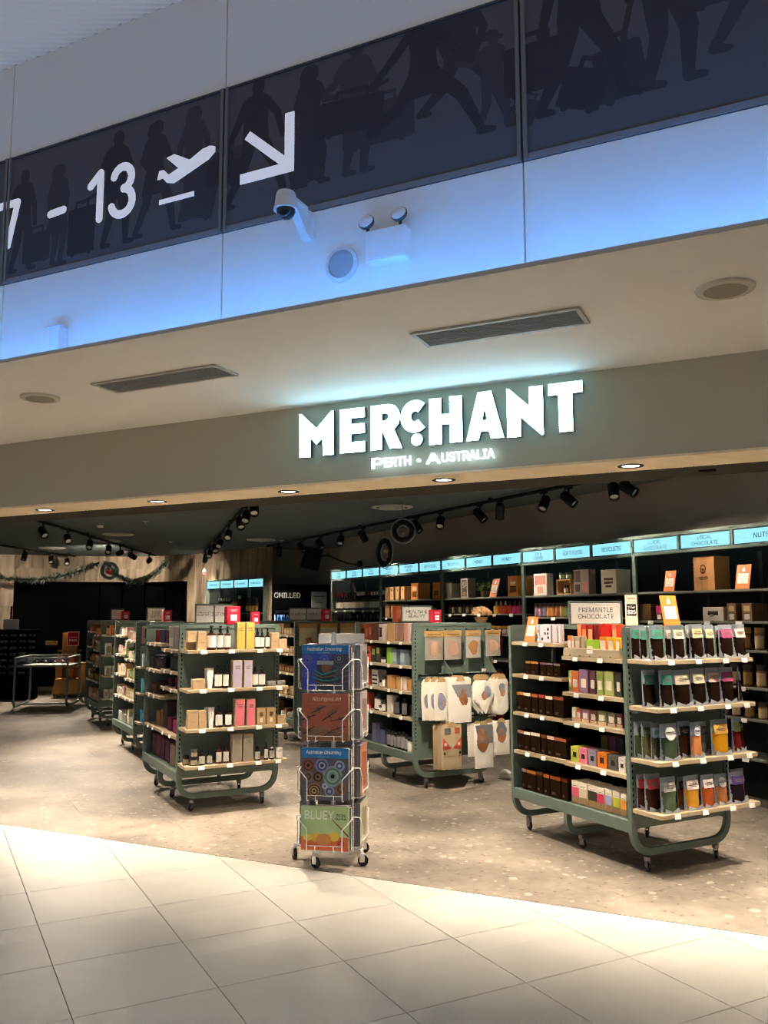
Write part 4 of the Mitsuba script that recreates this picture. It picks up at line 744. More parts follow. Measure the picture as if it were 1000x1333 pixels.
row(SIDE, (3.962, 4.804, 0.595), 'fourth near shelf, chocolate gondola side', [
 ('box', 'fudge_cube', 'lime green cube box with square window', 'box', 0.053, 0.086, 0.102, 0.050, {'col': 'aeb53f', 'window': 0.2, 'd': 0.11, 'printcol': '3c342c', 'nlines': 1}),
 ('box', 'fudge_cube', 'pink cube box with square window', 'box', 0.139, 0.081, 0.101, 0.050, {'col': 'd9798d', 'window': 0.2, 'd': 0.11, 'printcol': '3c342c', 'nlines': 1}),
 ('box', 'fudge_cube', 'olive cube box at the back', 'box', 0.140, 0.070, 0.172, 0.240, {'col': '5c5c2c', 'd': 0.1}),
 ('box', 'fudge_cube', 'purple cube box at the back', 'box', 0.220, 0.069, 0.174, 0.240, {'col': '6a4460', 'd': 0.1}),
 ('box', 'fudge_cube', 'grey lilac cube box with square window', 'box', 0.230, 0.080, 0.102, 0.050, {'col': '8e8698', 'window': 0.2, 'd': 0.11, 'printcol': '3c342c', 'nlines': 1}),
 ('box', 'fudge_cube', 'dark blue cube box at the back', 'box', 0.295, 0.062, 0.175, 0.240, {'col': '3a3a4c', 'd': 0.1}),
 ('box', 'fudge_cube', 'orange cube box with square window', 'box', 0.324, 0.092, 0.098, 0.050, {'col': 'dc7a26', 'window': 0.2, 'd': 0.11, 'printcol': '3c342c', 'nlines': 1}),
 ('box', 'fudge_cube', 'dark grey cube box with square window', 'box', 0.428, 0.087, 0.094, 0.050, {'col': '56524c', 'window': 0.2, 'd': 0.11, 'printcol': '3c342c', 'nlines': 1}),
 ('box', 'fudge_cube', 'white cube box with square window', 'box', 0.511, 0.064, 0.093, 0.050, {'col': 'd8d2ca', 'window': 0.2, 'd': 0.11, 'printcol': '3c342c', 'nlines': 1}),
])
row(SIDE, (3.962, 5.386, 0.322), 'base tray far half, chocolate gondola side', [
 ('box', 'chocolate_box', 'dark chocolate box with grey top', 'box', 0.083, 0.051, 0.145, 0.030, {'col': '24180f', 'bands': [(0, 0.84, 1, 1, '8c7a68'), (0.12, 0.12, 0.5, 0.24, '4a3e34')], 'fam': 'flat', 'd': 0.085}),
 ('box', 'chocolate_box', 'wide dark chocolate box with amber top', 'box', 0.169, 0.108, 0.143, 0.030, {'col': '24180f', 'bands': [(0, 0.84, 1, 1, 'a0622c'), (0.12, 0.12, 0.5, 0.24, '4a3e34')], 'fam': 'flat', 'd': 0.085}),
 ('box', 'chocolate_box', 'dark chocolate box with brown top', 'box', 0.266, 0.069, 0.149, 0.030, {'col': '24180f', 'bands': [(0, 0.84, 1, 1, '5c3826'), (0.12, 0.12, 0.5, 0.24, '4a3e34')], 'fam': 'flat', 'd': 0.085}),
 ('box', 'chocolate_box', 'dark chocolate box with copper top', 'box', 0.345, 0.065, 0.143, 0.030, {'col': '24180f', 'bands': [(0, 0.84, 1, 1, 'a05a30'), (0.12, 0.12, 0.5, 0.24, '4a3e34')], 'fam': 'flat', 'd': 0.085}),
 ('box', 'chocolate_box', 'widest dark chocolate box with orange brown top', 'box', 0.442, 0.111, 0.144, 0.030, {'col': '24180f', 'bands': [(0, 0.84, 1, 1, '8a4526'), (0.12, 0.12, 0.5, 0.24, '4a3e34')], 'fam': 'flat', 'd': 0.085}),
 ('box', 'chocolate_box', 'dark chocolate box with wine top', 'box', 0.540, 0.064, 0.144, 0.030, {'col': '24180f', 'bands': [(0, 0.84, 1, 1, '5c2420'), (0.12, 0.12, 0.5, 0.24, '4a3e34')], 'fam': 'flat', 'd': 0.085}),
])
row(SIDE, (3.962, 4.804, 0.322), 'base tray near half, chocolate gondola side', [
 ('box', 'nougat_carton', 'pink and white carton', 'box', 0.048, 0.076, 0.143, 0.050, {'col': 'e2dac6', 'bands': [(0, 0.3, 1, 0.72, 'cf5a76'), (0, 0, 1, 0.3, '8f7350')], 'd': 0.14, 'printcol': '6a6257', 'nlines': 1}),
 ('box', 'nougat_carton', 'white carton with brown print', 'box', 0.128, 0.079, 0.145, 0.050, {'col': 'e2dac6', 'bands': [(0, 0.3, 1, 0.72, 'cbbba0'), (0, 0, 1, 0.3, '8f7350')], 'd': 0.14, 'printcol': '6a6257', 'nlines': 1}),
 ('box', 'nougat_carton', 'dark carton with white flap', 'box', 0.221, 0.087, 0.145, 0.050, {'col': 'e2dac6', 'bands': [(0, 0.3, 1, 0.72, '3c332c'), (0, 0, 1, 0.3, '8f7350')], 'd': 0.14, 'printcol': '6a6257', 'nlines': 1}),
 ('box', 'nougat_carton', 'crimson carton with white flap', 'box', 0.301, 0.067, 0.140, 0.050, {'col': 'e2dac6', 'bands': [(0, 0.3, 1, 0.72, 'c93a58'), (0, 0, 1, 0.3, '8f7350')], 'd': 0.14, 'printcol': '6a6257', 'nlines': 1}),
 ('box', 'nougat_carton', 'white carton with lilac stripes', 'box', 0.375, 0.061, 0.145, 0.050, {'col': 'e2dac6', 'bands': [(0, 0.3, 1, 0.72, 'a9a2c4'), (0, 0, 1, 0.3, '8f7350')], 'd': 0.14, 'printcol': '6a6257', 'nlines': 1}),
 ('box', 'nougat_carton', 'lime yellow carton', 'box', 0.448, 0.064, 0.143, 0.050, {'col': 'e2dac6', 'bands': [(0, 0.3, 1, 0.72, 'b9b832'), (0, 0, 1, 0.3, '8f7350')], 'd': 0.14, 'printcol': '6a6257', 'nlines': 1}),
 ('box', 'nougat_carton', 'orange carton next to the end post', 'box', 0.514, 0.049, 0.138, 0.050, {'col': 'e2dac6', 'bands': [(0, 0.3, 1, 0.72, 'e0923c'), (0, 0, 1, 0.3, '8f7350')], 'd': 0.14, 'printcol': '6a6257', 'nlines': 1}),
])
row(END, (1.89, 6.955, 1.32), 'top end shelf, skin care gondola', [
 ('box', 'soap_box', 'small kraft box on top of a pile', 'box', 0.053, 0.077, 0.091, 0.040, {'col': 'b59a76', 'printcol': '8c7658', 'nlines': 2, 'd': 0.06, 'z': 0.062}),
 ('box', 'soap_box', 'small kraft box at the bottom of a pile', 'box', 0.063, 0.100, 0.077, 0.110, {'col': 'b59a76', 'printcol': '8c7658', 'nlines': 2, 'd': 0.06, 'z': 0}),
 ('box', 'soap_box', 'small kraft box, upper right of a pile', 'box', 0.128, 0.068, 0.090, 0.020, {'col': 'b59a76', 'printcol': '8c7658', 'nlines': 2, 'd': 0.06, 'z': 0.062}),
 ('box', 'soap_box', 'small kraft box, lower right of a pile', 'box', 0.130, 0.076, 0.078, 0.020, {'col': 'b59a76', 'printcol': '8c7658', 'nlines': 2, 'd': 0.06, 'z': 0}),
 ('bottle', 'bottle', 'black topped pump bottle with cream label', 'bottle', 0.217, 0.080, 0.195, 0.020, {'col': '3a1512', 'style': 'pump'}),
 ('bottle', 'bottle', 'black topped pump bottle with narrow cream label', 'bottle', 0.289, 0.056, 0.195, 0.020, {'col': '3a1512', 'style': 'pump'}),
 ('bottle', 'bottle', 'black topped pump bottle beside the yellow cartons', 'bottle', 0.350, 0.056, 0.190, 0.020, {'col': '3a1512', 'style': 'pump'}),
 ('box', 'gift_carton', 'tall yellow carton', 'box', 0.460, 0.071, 0.226, 0.020, {'col': 'a99274', 'bands': [(0.06, 0.02, 0.94, 0.98, 'd9ac4e')], 'd': 0.07, 'printcol': '6f6458', 'nlines': 3}),
 ('box', 'gift_carton', 'tall yellow carton next to dropper bottles', 'box', 0.541, 0.074, 0.225, 0.020, {'col': 'a99274', 'bands': [(0.06, 0.02, 0.94, 0.98, 'dbb052')], 'd': 0.07, 'printcol': '6f6458', 'nlines': 3}),
 ('bottle', 'bottle', 'dropper bottle with pale label', 'bottle', 0.611, 0.049, 0.173, 0.020, {'col': '1c1512', 'style': 'drop'}),
 ('bottle', 'bottle', 'dropper bottle with pale label in the middle', 'bottle', 0.658, 0.040, 0.168, 0.040, {'col': '1c1512', 'style': 'drop'}),
 ('bottle', 'bottle', 'dropper bottle with pale label on the right', 'bottle', 0.701, 0.039, 0.170, 0.020, {'col': '1c1512', 'style': 'drop'}),
 ('box', 'soap_box', 'kraft soap box on another', 'box', 0.764, 0.071, 0.080, 0.020, {'col': 'b59a76', 'printcol': '8c7658', 'nlines': 2, 'd': 0.06, 'z': 0.055}),
 ('box', 'soap_box', 'kraft soap box', 'box', 0.764, 0.069, 0.076, 0.020, {'col': 'b59a76', 'printcol': '8c7658', 'nlines': 2, 'd': 0.06, 'z': 0}),
 ('box', 'soap_box', 'kraft soap box near the end post', 'box', 0.836, 0.072, 0.079, 0.020, {'col': 'b59a76', 'printcol': '8c7658', 'nlines': 2, 'd': 0.06, 'z': 0}),
])
row(END, (1.89, 6.955, 1.005), 'second end shelf, skin care gondola', [
 ('box', 'soap_box', 'wide kraft box', 'box', 0.110, 0.104, 0.082, 0.020, {'col': 'b59a76', 'printcol': '8c7658', 'nlines': 2, 'd': 0.06, 'z': 0}),
 ('tube', 'cream_tube', 'white tube half hidden', 'tube', 0.196, 0.037, 0.162, 0.088, {'col': 'e4e1da'}),
 ('tube', 'cream_tube', 'large white tube', 'tube', 0.209, 0.062, 0.167, 0.020, {'col': 'e8e5de'}),
 ('bottle', 'bottle', 'dark pump bottle with white label', 'bottle', 0.278, 0.062, 0.188, 0.020, {'col': '23130f', 'style': 'pump'}),
 ('bottle', 'bottle', 'slim dark pump bottle with white label', 'bottle', 0.340, 0.050, 0.184, 0.020, {'col': '23130f', 'style': 'pump'}),
 ('box', 'gift_carton', 'tall lilac carton', 'box', 0.434, 0.083, 0.224, 0.020, {'col': 'a99274', 'bands': [(0.06, 0.02, 0.94, 0.98, 'b3a6b8')], 'd': 0.07, 'printcol': '6f6458', 'nlines': 3}),
 ('box', 'gift_carton', 'tall lilac carton on the right', 'box', 0.528, 0.075, 0.221, 0.020, {'col': 'a99274', 'bands': [(0.06, 0.02, 0.94, 0.98, 'b6aabb')], 'd': 0.07, 'printcol': '6f6458', 'nlines': 3}),
 ('bottle', 'bottle', 'dark spray bottle with white label', 'bottle', 0.596, 0.056, 0.168, 0.020, {'col': '1d1714', 'style': 'spray'}),
 ('bottle', 'bottle', 'dark spray bottle with white label on the right', 'bottle', 0.657, 0.057, 0.167, 0.020, {'col': '1d1714', 'style': 'spray'}),
 ('tin', 'balm_tin', 'round silver tin', 'tin', 0.747, 0.080, 0.041, 0.020, {}),
 ('tin', 'balm_tin', 'round silver tin at the right edge', 'tin', 0.836, 0.071, 0.043, 0.020, {}),
])
row(END, (1.89, 6.955, 0.69), 'third end shelf, skin care gondola', [
 ('box', 'soap_box', 'kraft box at the bottom left of a pile', 'box', 0.067, 0.090, 0.075, 0.020, {'col': 'b59a76', 'printcol': '8c7658', 'nlines': 2, 'd': 0.06, 'z': 0}),
 ('box', 'soap_box', 'kraft box at the top left of a pile', 'box', 0.069, 0.084, 0.084, 0.020, {'col': 'b59a76', 'printcol': '8c7658', 'nlines': 2, 'd': 0.06, 'z': 0.065}),
 ('box', 'soap_box', 'kraft box at the top right of a pile', 'box', 0.146, 0.063, 0.080, 0.020, {'col': 'b59a76', 'printcol': '8c7658', 'nlines': 2, 'd': 0.06, 'z': 0.065}),
 ('box', 'soap_box', 'kraft box at the bottom right of a pile', 'box', 0.149, 0.065, 0.070, 0.020, {'col': 'b59a76', 'printcol': '8c7658', 'nlines': 2, 'd': 0.06, 'z': 0}),
 ('tube', 'cream_tube', 'white tube behind', 'tube', 0.198, 0.035, 0.162, 0.086, {'col': 'dfdcd6'}),
 ('tube', 'cream_tube', 'white tube in front', 'tube', 0.223, 0.059, 0.166, 0.020, {'col': 'e6e3dd'}),
 ('bottle', 'bottle', 'dark bottle with white label and black cap', 'bottle', 0.291, 0.060, 0.171, 0.020, {'col': '2a100e', 'style': 'pump'}),
 ('bottle', 'bottle', 'dark bottle with narrow white label', 'bottle', 0.369, 0.054, 0.165, 0.020, {'col': '2a100e', 'style': 'pump'}),
 ('box', 'gift_carton', 'tall pink carton', 'box', 0.461, 0.083, 0.220, 0.020, {'col': 'a99274', 'bands': [(0.06, 0.02, 0.94, 0.98, 'd9707c')], 'd': 0.07, 'printcol': '6f6458', 'nlines': 3}),
 ('box', 'gift_carton', 'tall pink carton on the right', 'box', 0.558, 0.077, 0.217, 0.020, {'col': 'a99274', 'bands': [(0.06, 0.02, 0.94, 0.98, 'd9747e')], 'd': 0.07, 'printcol': '6f6458', 'nlines': 3}),
 ('box', 'candle_carton', 'kraft candle carton with string', 'box', 0.648, 0.078, 0.138, 0.020, {'col': 'b0936a', 'bands': [(0.3, 0.5, 0.7, 0.75, '5c4632'), (0.35, 0.15, 0.65, 0.4, 'ded6c6')], 'd': 0.06}),
 ('box', 'candle_carton', 'kraft candle carton with string on the right', 'box', 0.736, 0.079, 0.138, 0.020, {'col': 'b0936a', 'bands': [(0.3, 0.5, 0.7, 0.75, '5c4632'), (0.35, 0.15, 0.65, 0.4, 'ded6c6')], 'd': 0.06}),
 ('box', 'soap_box', 'kraft box near the end', 'box', 0.834, 0.076, 0.068, 0.020, {'col': 'b59a76', 'printcol': '8c7658', 'nlines': 2, 'd': 0.06, 'z': 0}),
])
row(END, (1.89, 6.955, 0.4), 'lowest end shelf, skin care gondola', [
 ('bottle', 'jar', 'small dark jar', 'jar', 0.039, 0.050, 0.074, 0.082, {'col': '3c332c', 'style': 'jar', 'cap': '1b1918', 'lcol': '8a7f70'}),
 ('bottle', 'jar', 'small dark jar stacked on another', 'jar', 0.089, 0.054, 0.060, 0.020, {'col': '4a3c30', 'style': 'jar', 'cap': '6b665f', 'z': 0.068, 'lcol': '9a9082'}),
 ('bottle', 'jar', 'small dark jar with grey label', 'jar', 0.089, 0.056, 0.071, 0.020, {'col': '3c332c', 'style': 'jar', 'cap': '1b1918', 'lcol': '9a9082'}),
 ('bottle', 'bottle', 'short dark spray bottle with grey label', 'bottle', 0.153, 0.051, 0.117, 0.020, {'col': '191412', 'style': 'spray', 'lcol': 'b8b2a6'}),
 ('bottle', 'bottle', 'short dark spray bottle with grey label in the middle', 'bottle', 0.215, 0.047, 0.112, 0.020, {'col': '191412', 'style': 'spray', 'lcol': 'b8b2a6'}),
 ('bottle', 'bottle', 'reddish dark bottle with label', 'bottle', 0.293, 0.047, 0.149, 0.020, {'col': '4a1410', 'style': 'spray', 'lcol': 'c9c0b2', 'cap': '4a1410'}),
 ('bottle', 'bottle', 'reddish dark bottle with label beside the cartons', 'bottle', 0.354, 0.050, 0.149, 0.020, {'col': '4a1410', 'style': 'spray', 'lcol': 'c9c0b2', 'cap': '4a1410'}),
 ('box', 'gift_carton', 'tall grey carton', 'box', 0.443, 0.082, 0.224, 0.020, {'col': 'a99274', 'bands': [(0.06, 0.02, 0.94, 0.98, '8d8576')], 'd': 0.07, 'printcol': '6f6458', 'nlines': 3}),
 ('box', 'gift_carton', 'tall grey carton on the right', 'box', 0.539, 0.085, 0.220, 0.020, {'col': 'a99274', 'bands': [(0.06, 0.02, 0.94, 0.98, '8d8576')], 'd': 0.07, 'printcol': '6f6458', 'nlines': 3}),
 ('bottle', 'bottle', 'dark bottle with grey label', 'bottle', 0.625, 0.047, 0.118, 0.020, {'col': '151313', 'style': 'spray', 'lcol': 'aba598'}),
 ('bottle', 'bottle', 'taller dark bottle with pale label', 'bottle', 0.700, 0.035, 0.143, 0.020, {'col': '151313', 'style': 'spray', 'lcol': 'c2bcb0'}),
 ('bottle', 'bottle', 'short dark bottle with white cap', 'bottle', 0.753, 0.044, 0.099, 0.020, {'col': '151313', 'style': 'cap', 'lcol': 'aaa498', 'cap': 'dedad2'}),
 ('bottle', 'jar', 'white tin with lid', 'jar', 0.820, 0.063, 0.091, 0.020, {'col': 'cfc8ba', 'style': 'jar', 'cap': 'dcd6ca', 'lcol': 'e8e2d6'}),
])
row(SIDE, (1.892, 8.416, 1.35), 'top far shelf, skin care gondola side', [
 ('box', 'gift_pack', 'dark red pack', 'box', 0.145, 0.162, 0.114, 0.070, {'col': '5a1c24', 'd': 0.12}),
 ('box', 'gift_pack', 'navy pack', 'box', 0.321, 0.150, 0.120, 0.070, {'col': '23274a', 'd': 0.12}),
 ('box', 'gift_pack', 'dark wine pack', 'box', 0.461, 0.126, 0.116, 0.080, {'col': '3a1a22', 'd': 0.103}),
])
row(SIDE, (1.892, 7.834, 1.31), 'top near shelf, skin care gondola side', [
 ('box', 'wrapped_box', 'pale printed box', 'box', 0.162, 0.178, 0.193, 0.050, {'col': '948a88', 'bands': [(0.1, 0.1, 0.9, 0.5, 'b4a9a4')], 'd': 0.12}),
 ('box', 'wrapped_box', 'pale printed box by the post', 'box', 0.337, 0.137, 0.198, 0.050, {'col': 'a0948f', 'd': 0.103}),
])
row(SIDE, (1.892, 8.416, 1.11), 'second far shelf, skin care gondola side', [
 ('bottle', 'bottle', 'slim black bottle with silver cap', 'bottle', 0.159, 0.137, 0.128, 0.020, {'col': '121212', 'style': 'cap', 'cap': '8b8b8b', 'lcol': '3a3836'}),
 ('bottle', 'bottle', 'slim black bottle with silver cap', 'bottle', 0.334, 0.132, 0.135, 0.020, {'col': '121212', 'style': 'cap', 'cap': '8b8b8b', 'lcol': '3a3836'}),
 ('bottle', 'bottle', 'slim black bottle with silver cap', 'bottle', 0.472, 0.068, 0.141, 0.020, {'col': '121212', 'style': 'cap', 'cap': '8b8b8b', 'lcol': '3a3836'}),
 ('bottle', 'bottle', 'slim black bottle with silver cap', 'bottle', 0.540, 0.063, 0.142, 0.020, {'col': '121212', 'style': 'cap', 'cap': '8b8b8b', 'lcol': '3a3836'}),
])
row(SIDE, (1.892, 7.834, 1.13), 'second near shelf, skin care gondola side', [
 ('bottle', 'bottle', 'slim black bottle with silver cap near the post', 'bottle', 0.272, 0.117, 0.135, 0.020, {'col': '141212', 'style': 'cap', 'cap': '7b7b7b', 'lcol': '43403c'}),
 ('bottle', 'bottle', 'slim black bottle with silver cap near the post', 'bottle', 0.421, 0.113, 0.141, 0.020, {'col': '141212', 'style': 'cap', 'cap': '7b7b7b', 'lcol': '43403c'}),
])
row(SIDE, (1.892, 8.416, 0.88), 'third far shelf, skin care gondola side', [
 ('box', 'incense_pack', 'brown wooden pack', 'box', 0.093, 0.167, 0.082, 0.060, {'col': '6a4a32', 'd': 0.12}),
 ('box', 'incense_pack', 'dark brown pack', 'box', 0.258, 0.157, 0.114, 0.060, {'col': '3c261c', 'd': 0.12}),
])
row(SIDE, (1.892, 7.834, 0.98), 'third near shelf, skin care gondola side', [
 ('box', 'gift_pack', 'dark purple pack', 'box', 0.116, 0.143, 0.067, 0.060, {'col': '3a2230', 'd': 0.108}),
 ('tin', 'bauble_tin', 'shiny dark red tin', 'tin', 0.448, 0.135, 0.110, 0.020, {'col': '5a1418', 'lid': '6a1a1e'}),
])
row(SIDE, (1.892, 8.416, 0.6), 'fourth far shelf, skin care gondola side', [
 ('box', 'diffuser_pack', 'tan wooden pack', 'box', 0.285, 0.118, 0.128, 0.060, {'col': '8a6640', 'd': 0.089}),
 ('box', 'diffuser_pack', 'tan wooden pack with stick', 'box', 0.428, 0.040, 0.167, 0.060, {'col': '7c5a3a', 'd': 0.076}),
 ('box', 'diffuser_pack', 'dark grey leaning book', 'book', 0.511, 0.122, 0.229, 0.070, {'col': '3a3836', 'd': 0.12}),
])
row(SIDE, (1.892, 7.834, 0.6), 'fourth near shelf, skin care gondola side', [
 ('box', 'notebook', 'wine red notebook with pale edge', 'book', 0.161, 0.142, 0.114, 0.050, {'col': '5a2434', 'd': 0.107}),
 ('box', 'notebook', 'magenta notebook', 'book', 0.342, 0.102, 0.111, 0.050, {'col': '7c2c4c', 'd': 0.077}),
])
row(SIDE, (1.892, 8.416, 0.322), 'base tray far half, skin care gondola side', [
 ('box', 'notebook', 'dark notebook', 'book', 0.059, 0.099, 0.182, 0.060, {'col': '2c2424', 'd': 0.083}),
 ('box', 'notebook', 'grey brown notebook', 'book', 0.165, 0.109, 0.185, 0.060, {'col': '4a3c3a', 'd': 0.091}),
 ('box', 'notebook', 'plum notebook', 'book', 0.318, 0.143, 0.188, 0.060, {'col': '5a3440', 'd': 0.107}),
 ('box', 'notebook', 'dark plum notebook', 'book', 0.484, 0.138, 0.190, 0.060, {'col': '4a2834', 'd': 0.103}),
 ('box', 'notebook', 'purple notebook', 'book', 0.656, 0.133, 0.185, 0.060, {'col': '4a2c44', 'd': 0.099}),
 ('box', 'soap_pack', 'wide kraft pack', 'box', 0.878, 0.184, 0.178, 0.050, {'col': '7c665c', 'd': 0.12}),
])
row(SIDE, (4.062, 8.276, 1.345), 'top far shelf, glove gondola side', [
 ('box', 'tea_pack', 'orange patterned pack', 'box', 0.060, 0.101, 0.162, 0.050, {'col': 'a8502c', 'bands': [(0.1, 0.3, 0.9, 0.7, '5c2418')], 'd': 0.099}),
 ('box', 'tea_pack', 'rust red patterned pack', 'box', 0.144, 0.061, 0.166, 0.050, {'col': '8c3c24', 'bands': [(0.2, 0.2, 0.8, 0.7, 'b05a34')], 'd': 0.069}),
 ('box', 'tea_pack', 'rust brown patterned pack', 'box', 0.226, 0.083, 0.167, 0.050, {'col': '7c3420', 'bands': [(0.2, 0.3, 0.8, 0.8, 'a8522e')], 'd': 0.062}),
 ('box', 'tea_pack', 'dark red brown pack', 'box', 0.337, 0.123, 0.170, 0.050, {'col': '5c2418', 'd': 0.092}),
 ('box', 'tea_pack', 'black and white printed pack', 'box', 0.470, 0.105, 0.165, 0.050, {'col': 'c4b8ac', 'bands': [(0.1, 0.2, 0.7, 0.8, '2c2420')], 'd': 0.079}),
])
row(SIDE, (4.062, 7.694, 1.345), 'top near shelf, glove gondola side', [
 ('box', 'soap_carton', 'tan carton', 'box', 0.101, 0.151, 0.173, 0.050, {'col': 'c09868', 'd': 0.113}),
 ('box', 'soap_carton', 'mauve brown carton', 'box', 0.265, 0.151, 0.174, 0.050, {'col': '8c6a58', 'bands': [(0.1, 0.1, 0.3, 0.9, 'a88470')], 'd': 0.113}),
 ('box', 'soap_carton', 'pinkish carton', 'box', 0.396, 0.078, 0.177, 0.050, {'col': 'b58c7c', 'd': 0.058}),
 ('box', 'soap_carton', 'pale pink carton', 'box', 0.469, 0.051, 0.174, 0.050, {'col': 'c9a898', 'd': 0.038}),
])
row(SIDE, (4.062, 8.276, 1.12), 'second far shelf, glove gondola side', [
 ('box', 'bath_pack', 'orange red pack', 'box', 0.179, 0.121, 0.157, 0.050, {'col': 'cc5230', 'bands': [(0.3, 0.5, 0.7, 0.7, '5c1c10')], 'd': 0.091}),
 ('box', 'bath_pack', 'black and green pack', 'box', 0.302, 0.074, 0.147, 0.050, {'col': '2c3020', 'bands': [(0.1, 0.5, 0.9, 0.9, '9aa848')], 'd': 0.055}),
 ('box', 'bath_pack', 'yellow green and black pack', 'box', 0.402, 0.087, 0.148, 0.050, {'col': '3a3a28', 'bands': [(0.1, 0.6, 0.9, 1, 'b4ae52')], 'd': 0.065}),
 ('bottle', 'jar', 'short dark jar', 'jar', 0.537, 0.071, 0.057, 0.020, {'col': '4a4a46', 'style': 'jar', 'cap': '2a2a2a'}),
])
row(SIDE, (4.062, 7.694, 1.12), 'second near shelf, glove gondola side', [
 ('box', 'bath_pack', 'bright green pack', 'box', 0.035, 0.050, 0.156, 0.050, {'col': '84b83a', 'd': 0.045}),
 ('box', 'bath_pack', 'bright green pack on the right', 'box', 0.089, 0.053, 0.154, 0.050, {'col': '8cbc44', 'd': 0.048}),
 ('box', 'soap_carton', 'blue grey carton', 'box', 0.172, 0.094, 0.143, 0.050, {'col': '7c909c', 'bands': [(0.1, 0.2, 0.9, 0.8, '9ab0b4')], 'd': 0.071}),
 ('box', 'soap_carton', 'slate blue carton', 'box', 0.255, 0.053, 0.144, 0.050, {'col': '5a6a78', 'd': 0.04}),
 ('box', 'soap_carton', 'pale blue grey carton', 'box', 0.333, 0.087, 0.144, 0.050, {'col': '8098a4', 'bands': [(0.1, 0.2, 0.9, 0.8, 'a0b6ba')], 'd': 0.065}),
 ('box', 'soap_carton', 'grey carton', 'box', 0.422, 0.073, 0.144, 0.050, {'col': '66727a', 'd': 0.054}),
])
row(SIDE, (4.062, 8.276, 0.88), 'third far shelf, glove gondola side', [
 ('box', 'bath_pack', 'pink red pack', 'box', 0.136, 0.107, 0.155, 0.050, {'col': 'b84a42', 'd': 0.08}),
 ('box', 'bath_pack', 'zebra striped pack', 'box', 0.328, 0.137, 0.160, 0.050, {'col': 'b0a8a0', 'bands': [(0.1, 0.1, 0.9, 0.2, '2a2624'), (0.1, 0.35, 0.9, 0.45, '2a2624'), (0.1, 0.6, 0.9, 0.7, '2a2624')], 'd': 0.103}),
 ('bottle', 'jar', 'short grey jar', 'jar', 0.498, 0.051, 0.068, 0.020, {'col': '6a645e', 'style': 'jar', 'cap': '2c2a28'}),
 ('bottle', 'jar', 'grey jar with black cap', 'jar', 0.549, 0.045, 0.113, 0.020, {'col': '78726c', 'style': 'jar', 'cap': '2c2a28'}),
])
row(SIDE, (4.062, 7.694, 0.88), 'third near shelf, glove gondola side', [
 ('box', 'soap_carton', 'tan carton', 'box', 0.057, 0.094, 0.123, 0.050, {'col': 'c99a5e', 'd': 0.073}),
 ('box', 'soap_carton', 'orange tan carton', 'box', 0.144, 0.074, 0.123, 0.050, {'col': 'c08c50', 'd': 0.058}),
 ('box', 'soap_carton', 'tan carton wrapped in white', 'box', 0.264, 0.113, 0.120, 0.050, {'col': 'd0a468', 'bands': [(0.8, 0, 1, 1, 'e6ded2')], 'd': 0.089}),
 ('box', 'soap_carton', 'white wrapped pack', 'box', 0.353, 0.059, 0.120, 0.060, {'col': 'e0d8cc', 'd': 0.049}),
 ('box', 'soap_carton', 'orange carton by the post', 'box', 0.470, 0.088, 0.114, 0.050, {'col': 'c9924e', 'd': 0.066}),
])
row(SIDE, (4.062, 8.276, 0.64), 'fourth far shelf, glove gondola side', [
 ('box', 'bath_pack', 'coral red pack', 'box', 0.144, 0.091, 0.153, 0.050, {'col': 'b84c3c', 'bands': [(0.2, 0.3, 0.8, 0.7, '3a2420')], 'd': 0.068}),
 ('bottle', 'bottle', 'grey black shaker bottle', 'bottle', 0.397, 0.101, 0.158, 0.020, {'col': '4a4a4c', 'style': 'cap', 'cap': '2a2a2c'}),
 ('bottle', 'jar', 'short grey jar', 'jar', 0.483, 0.061, 0.057, 0.020, {'col': '6a6a6c', 'style': 'jar', 'cap': '303032'}),
 ('bottle', 'jar', 'grey jar', 'jar', 0.544, 0.056, 0.116, 0.020, {'col': '5a5a5c', 'style': 'jar', 'cap': '303032'}),
])
row(SIDE, (4.062, 7.694, 0.64), 'fourth near shelf, glove gondola side', [
 ('box', 'soap_carton', 'white carton', 'box', 0.052, 0.085, 0.168, 0.050, {'col': 'ddd6ca', 'd': 0.087}),
 ('box', 'soap_carton', 'narrow white carton', 'box', 0.109, 0.024, 0.166, 0.050, {'col': 'e2dbcf', 'd': 0.041}),
 ('bottle', 'bottle', 'black bottle with grey label', 'bottle', 0.234, 0.071, 0.162, 0.020, {'col': '141414', 'style': 'cap', 'lcol': '5c5c5c'}),
 ('bottle', 'bottle', 'black bottle with grey print', 'bottle', 0.376, 0.073, 0.161, 0.020, {'col': '141414', 'style': 'cap', 'lcol': '6c6c6c'}),
 ('box', 'soap_carton', 'grey carton in shadow', 'box', 0.417, 0.110, 0.101, 0.099, {'col': '5c5a58', 'd': 0.083}),
])
row(SIDE, (4.062, 8.276, 0.322), 'base tray far half, glove gondola side', [
 ('box', 'bath_pack', 'dark purple pack', 'box', 0.169, 0.130, 0.060, 0.060, {'col': '3c3a54', 'd': 0.098}),
 ('box', 'bath_pack', 'grey lilac tall pack', 'box', 0.297, 0.098, 0.177, 0.060, {'col': '6c6c88', 'd': 0.073}),
 ('box', 'bath_pack', 'slate lilac tall pack', 'box', 0.387, 0.062, 0.178, 0.060, {'col': '5c5e7c', 'd': 0.047}),
 ('box', 'bath_pack', 'blue lilac pack', 'box', 0.477, 0.108, 0.134, 0.060, {'col': '5a5c80', 'd': 0.081}),
])
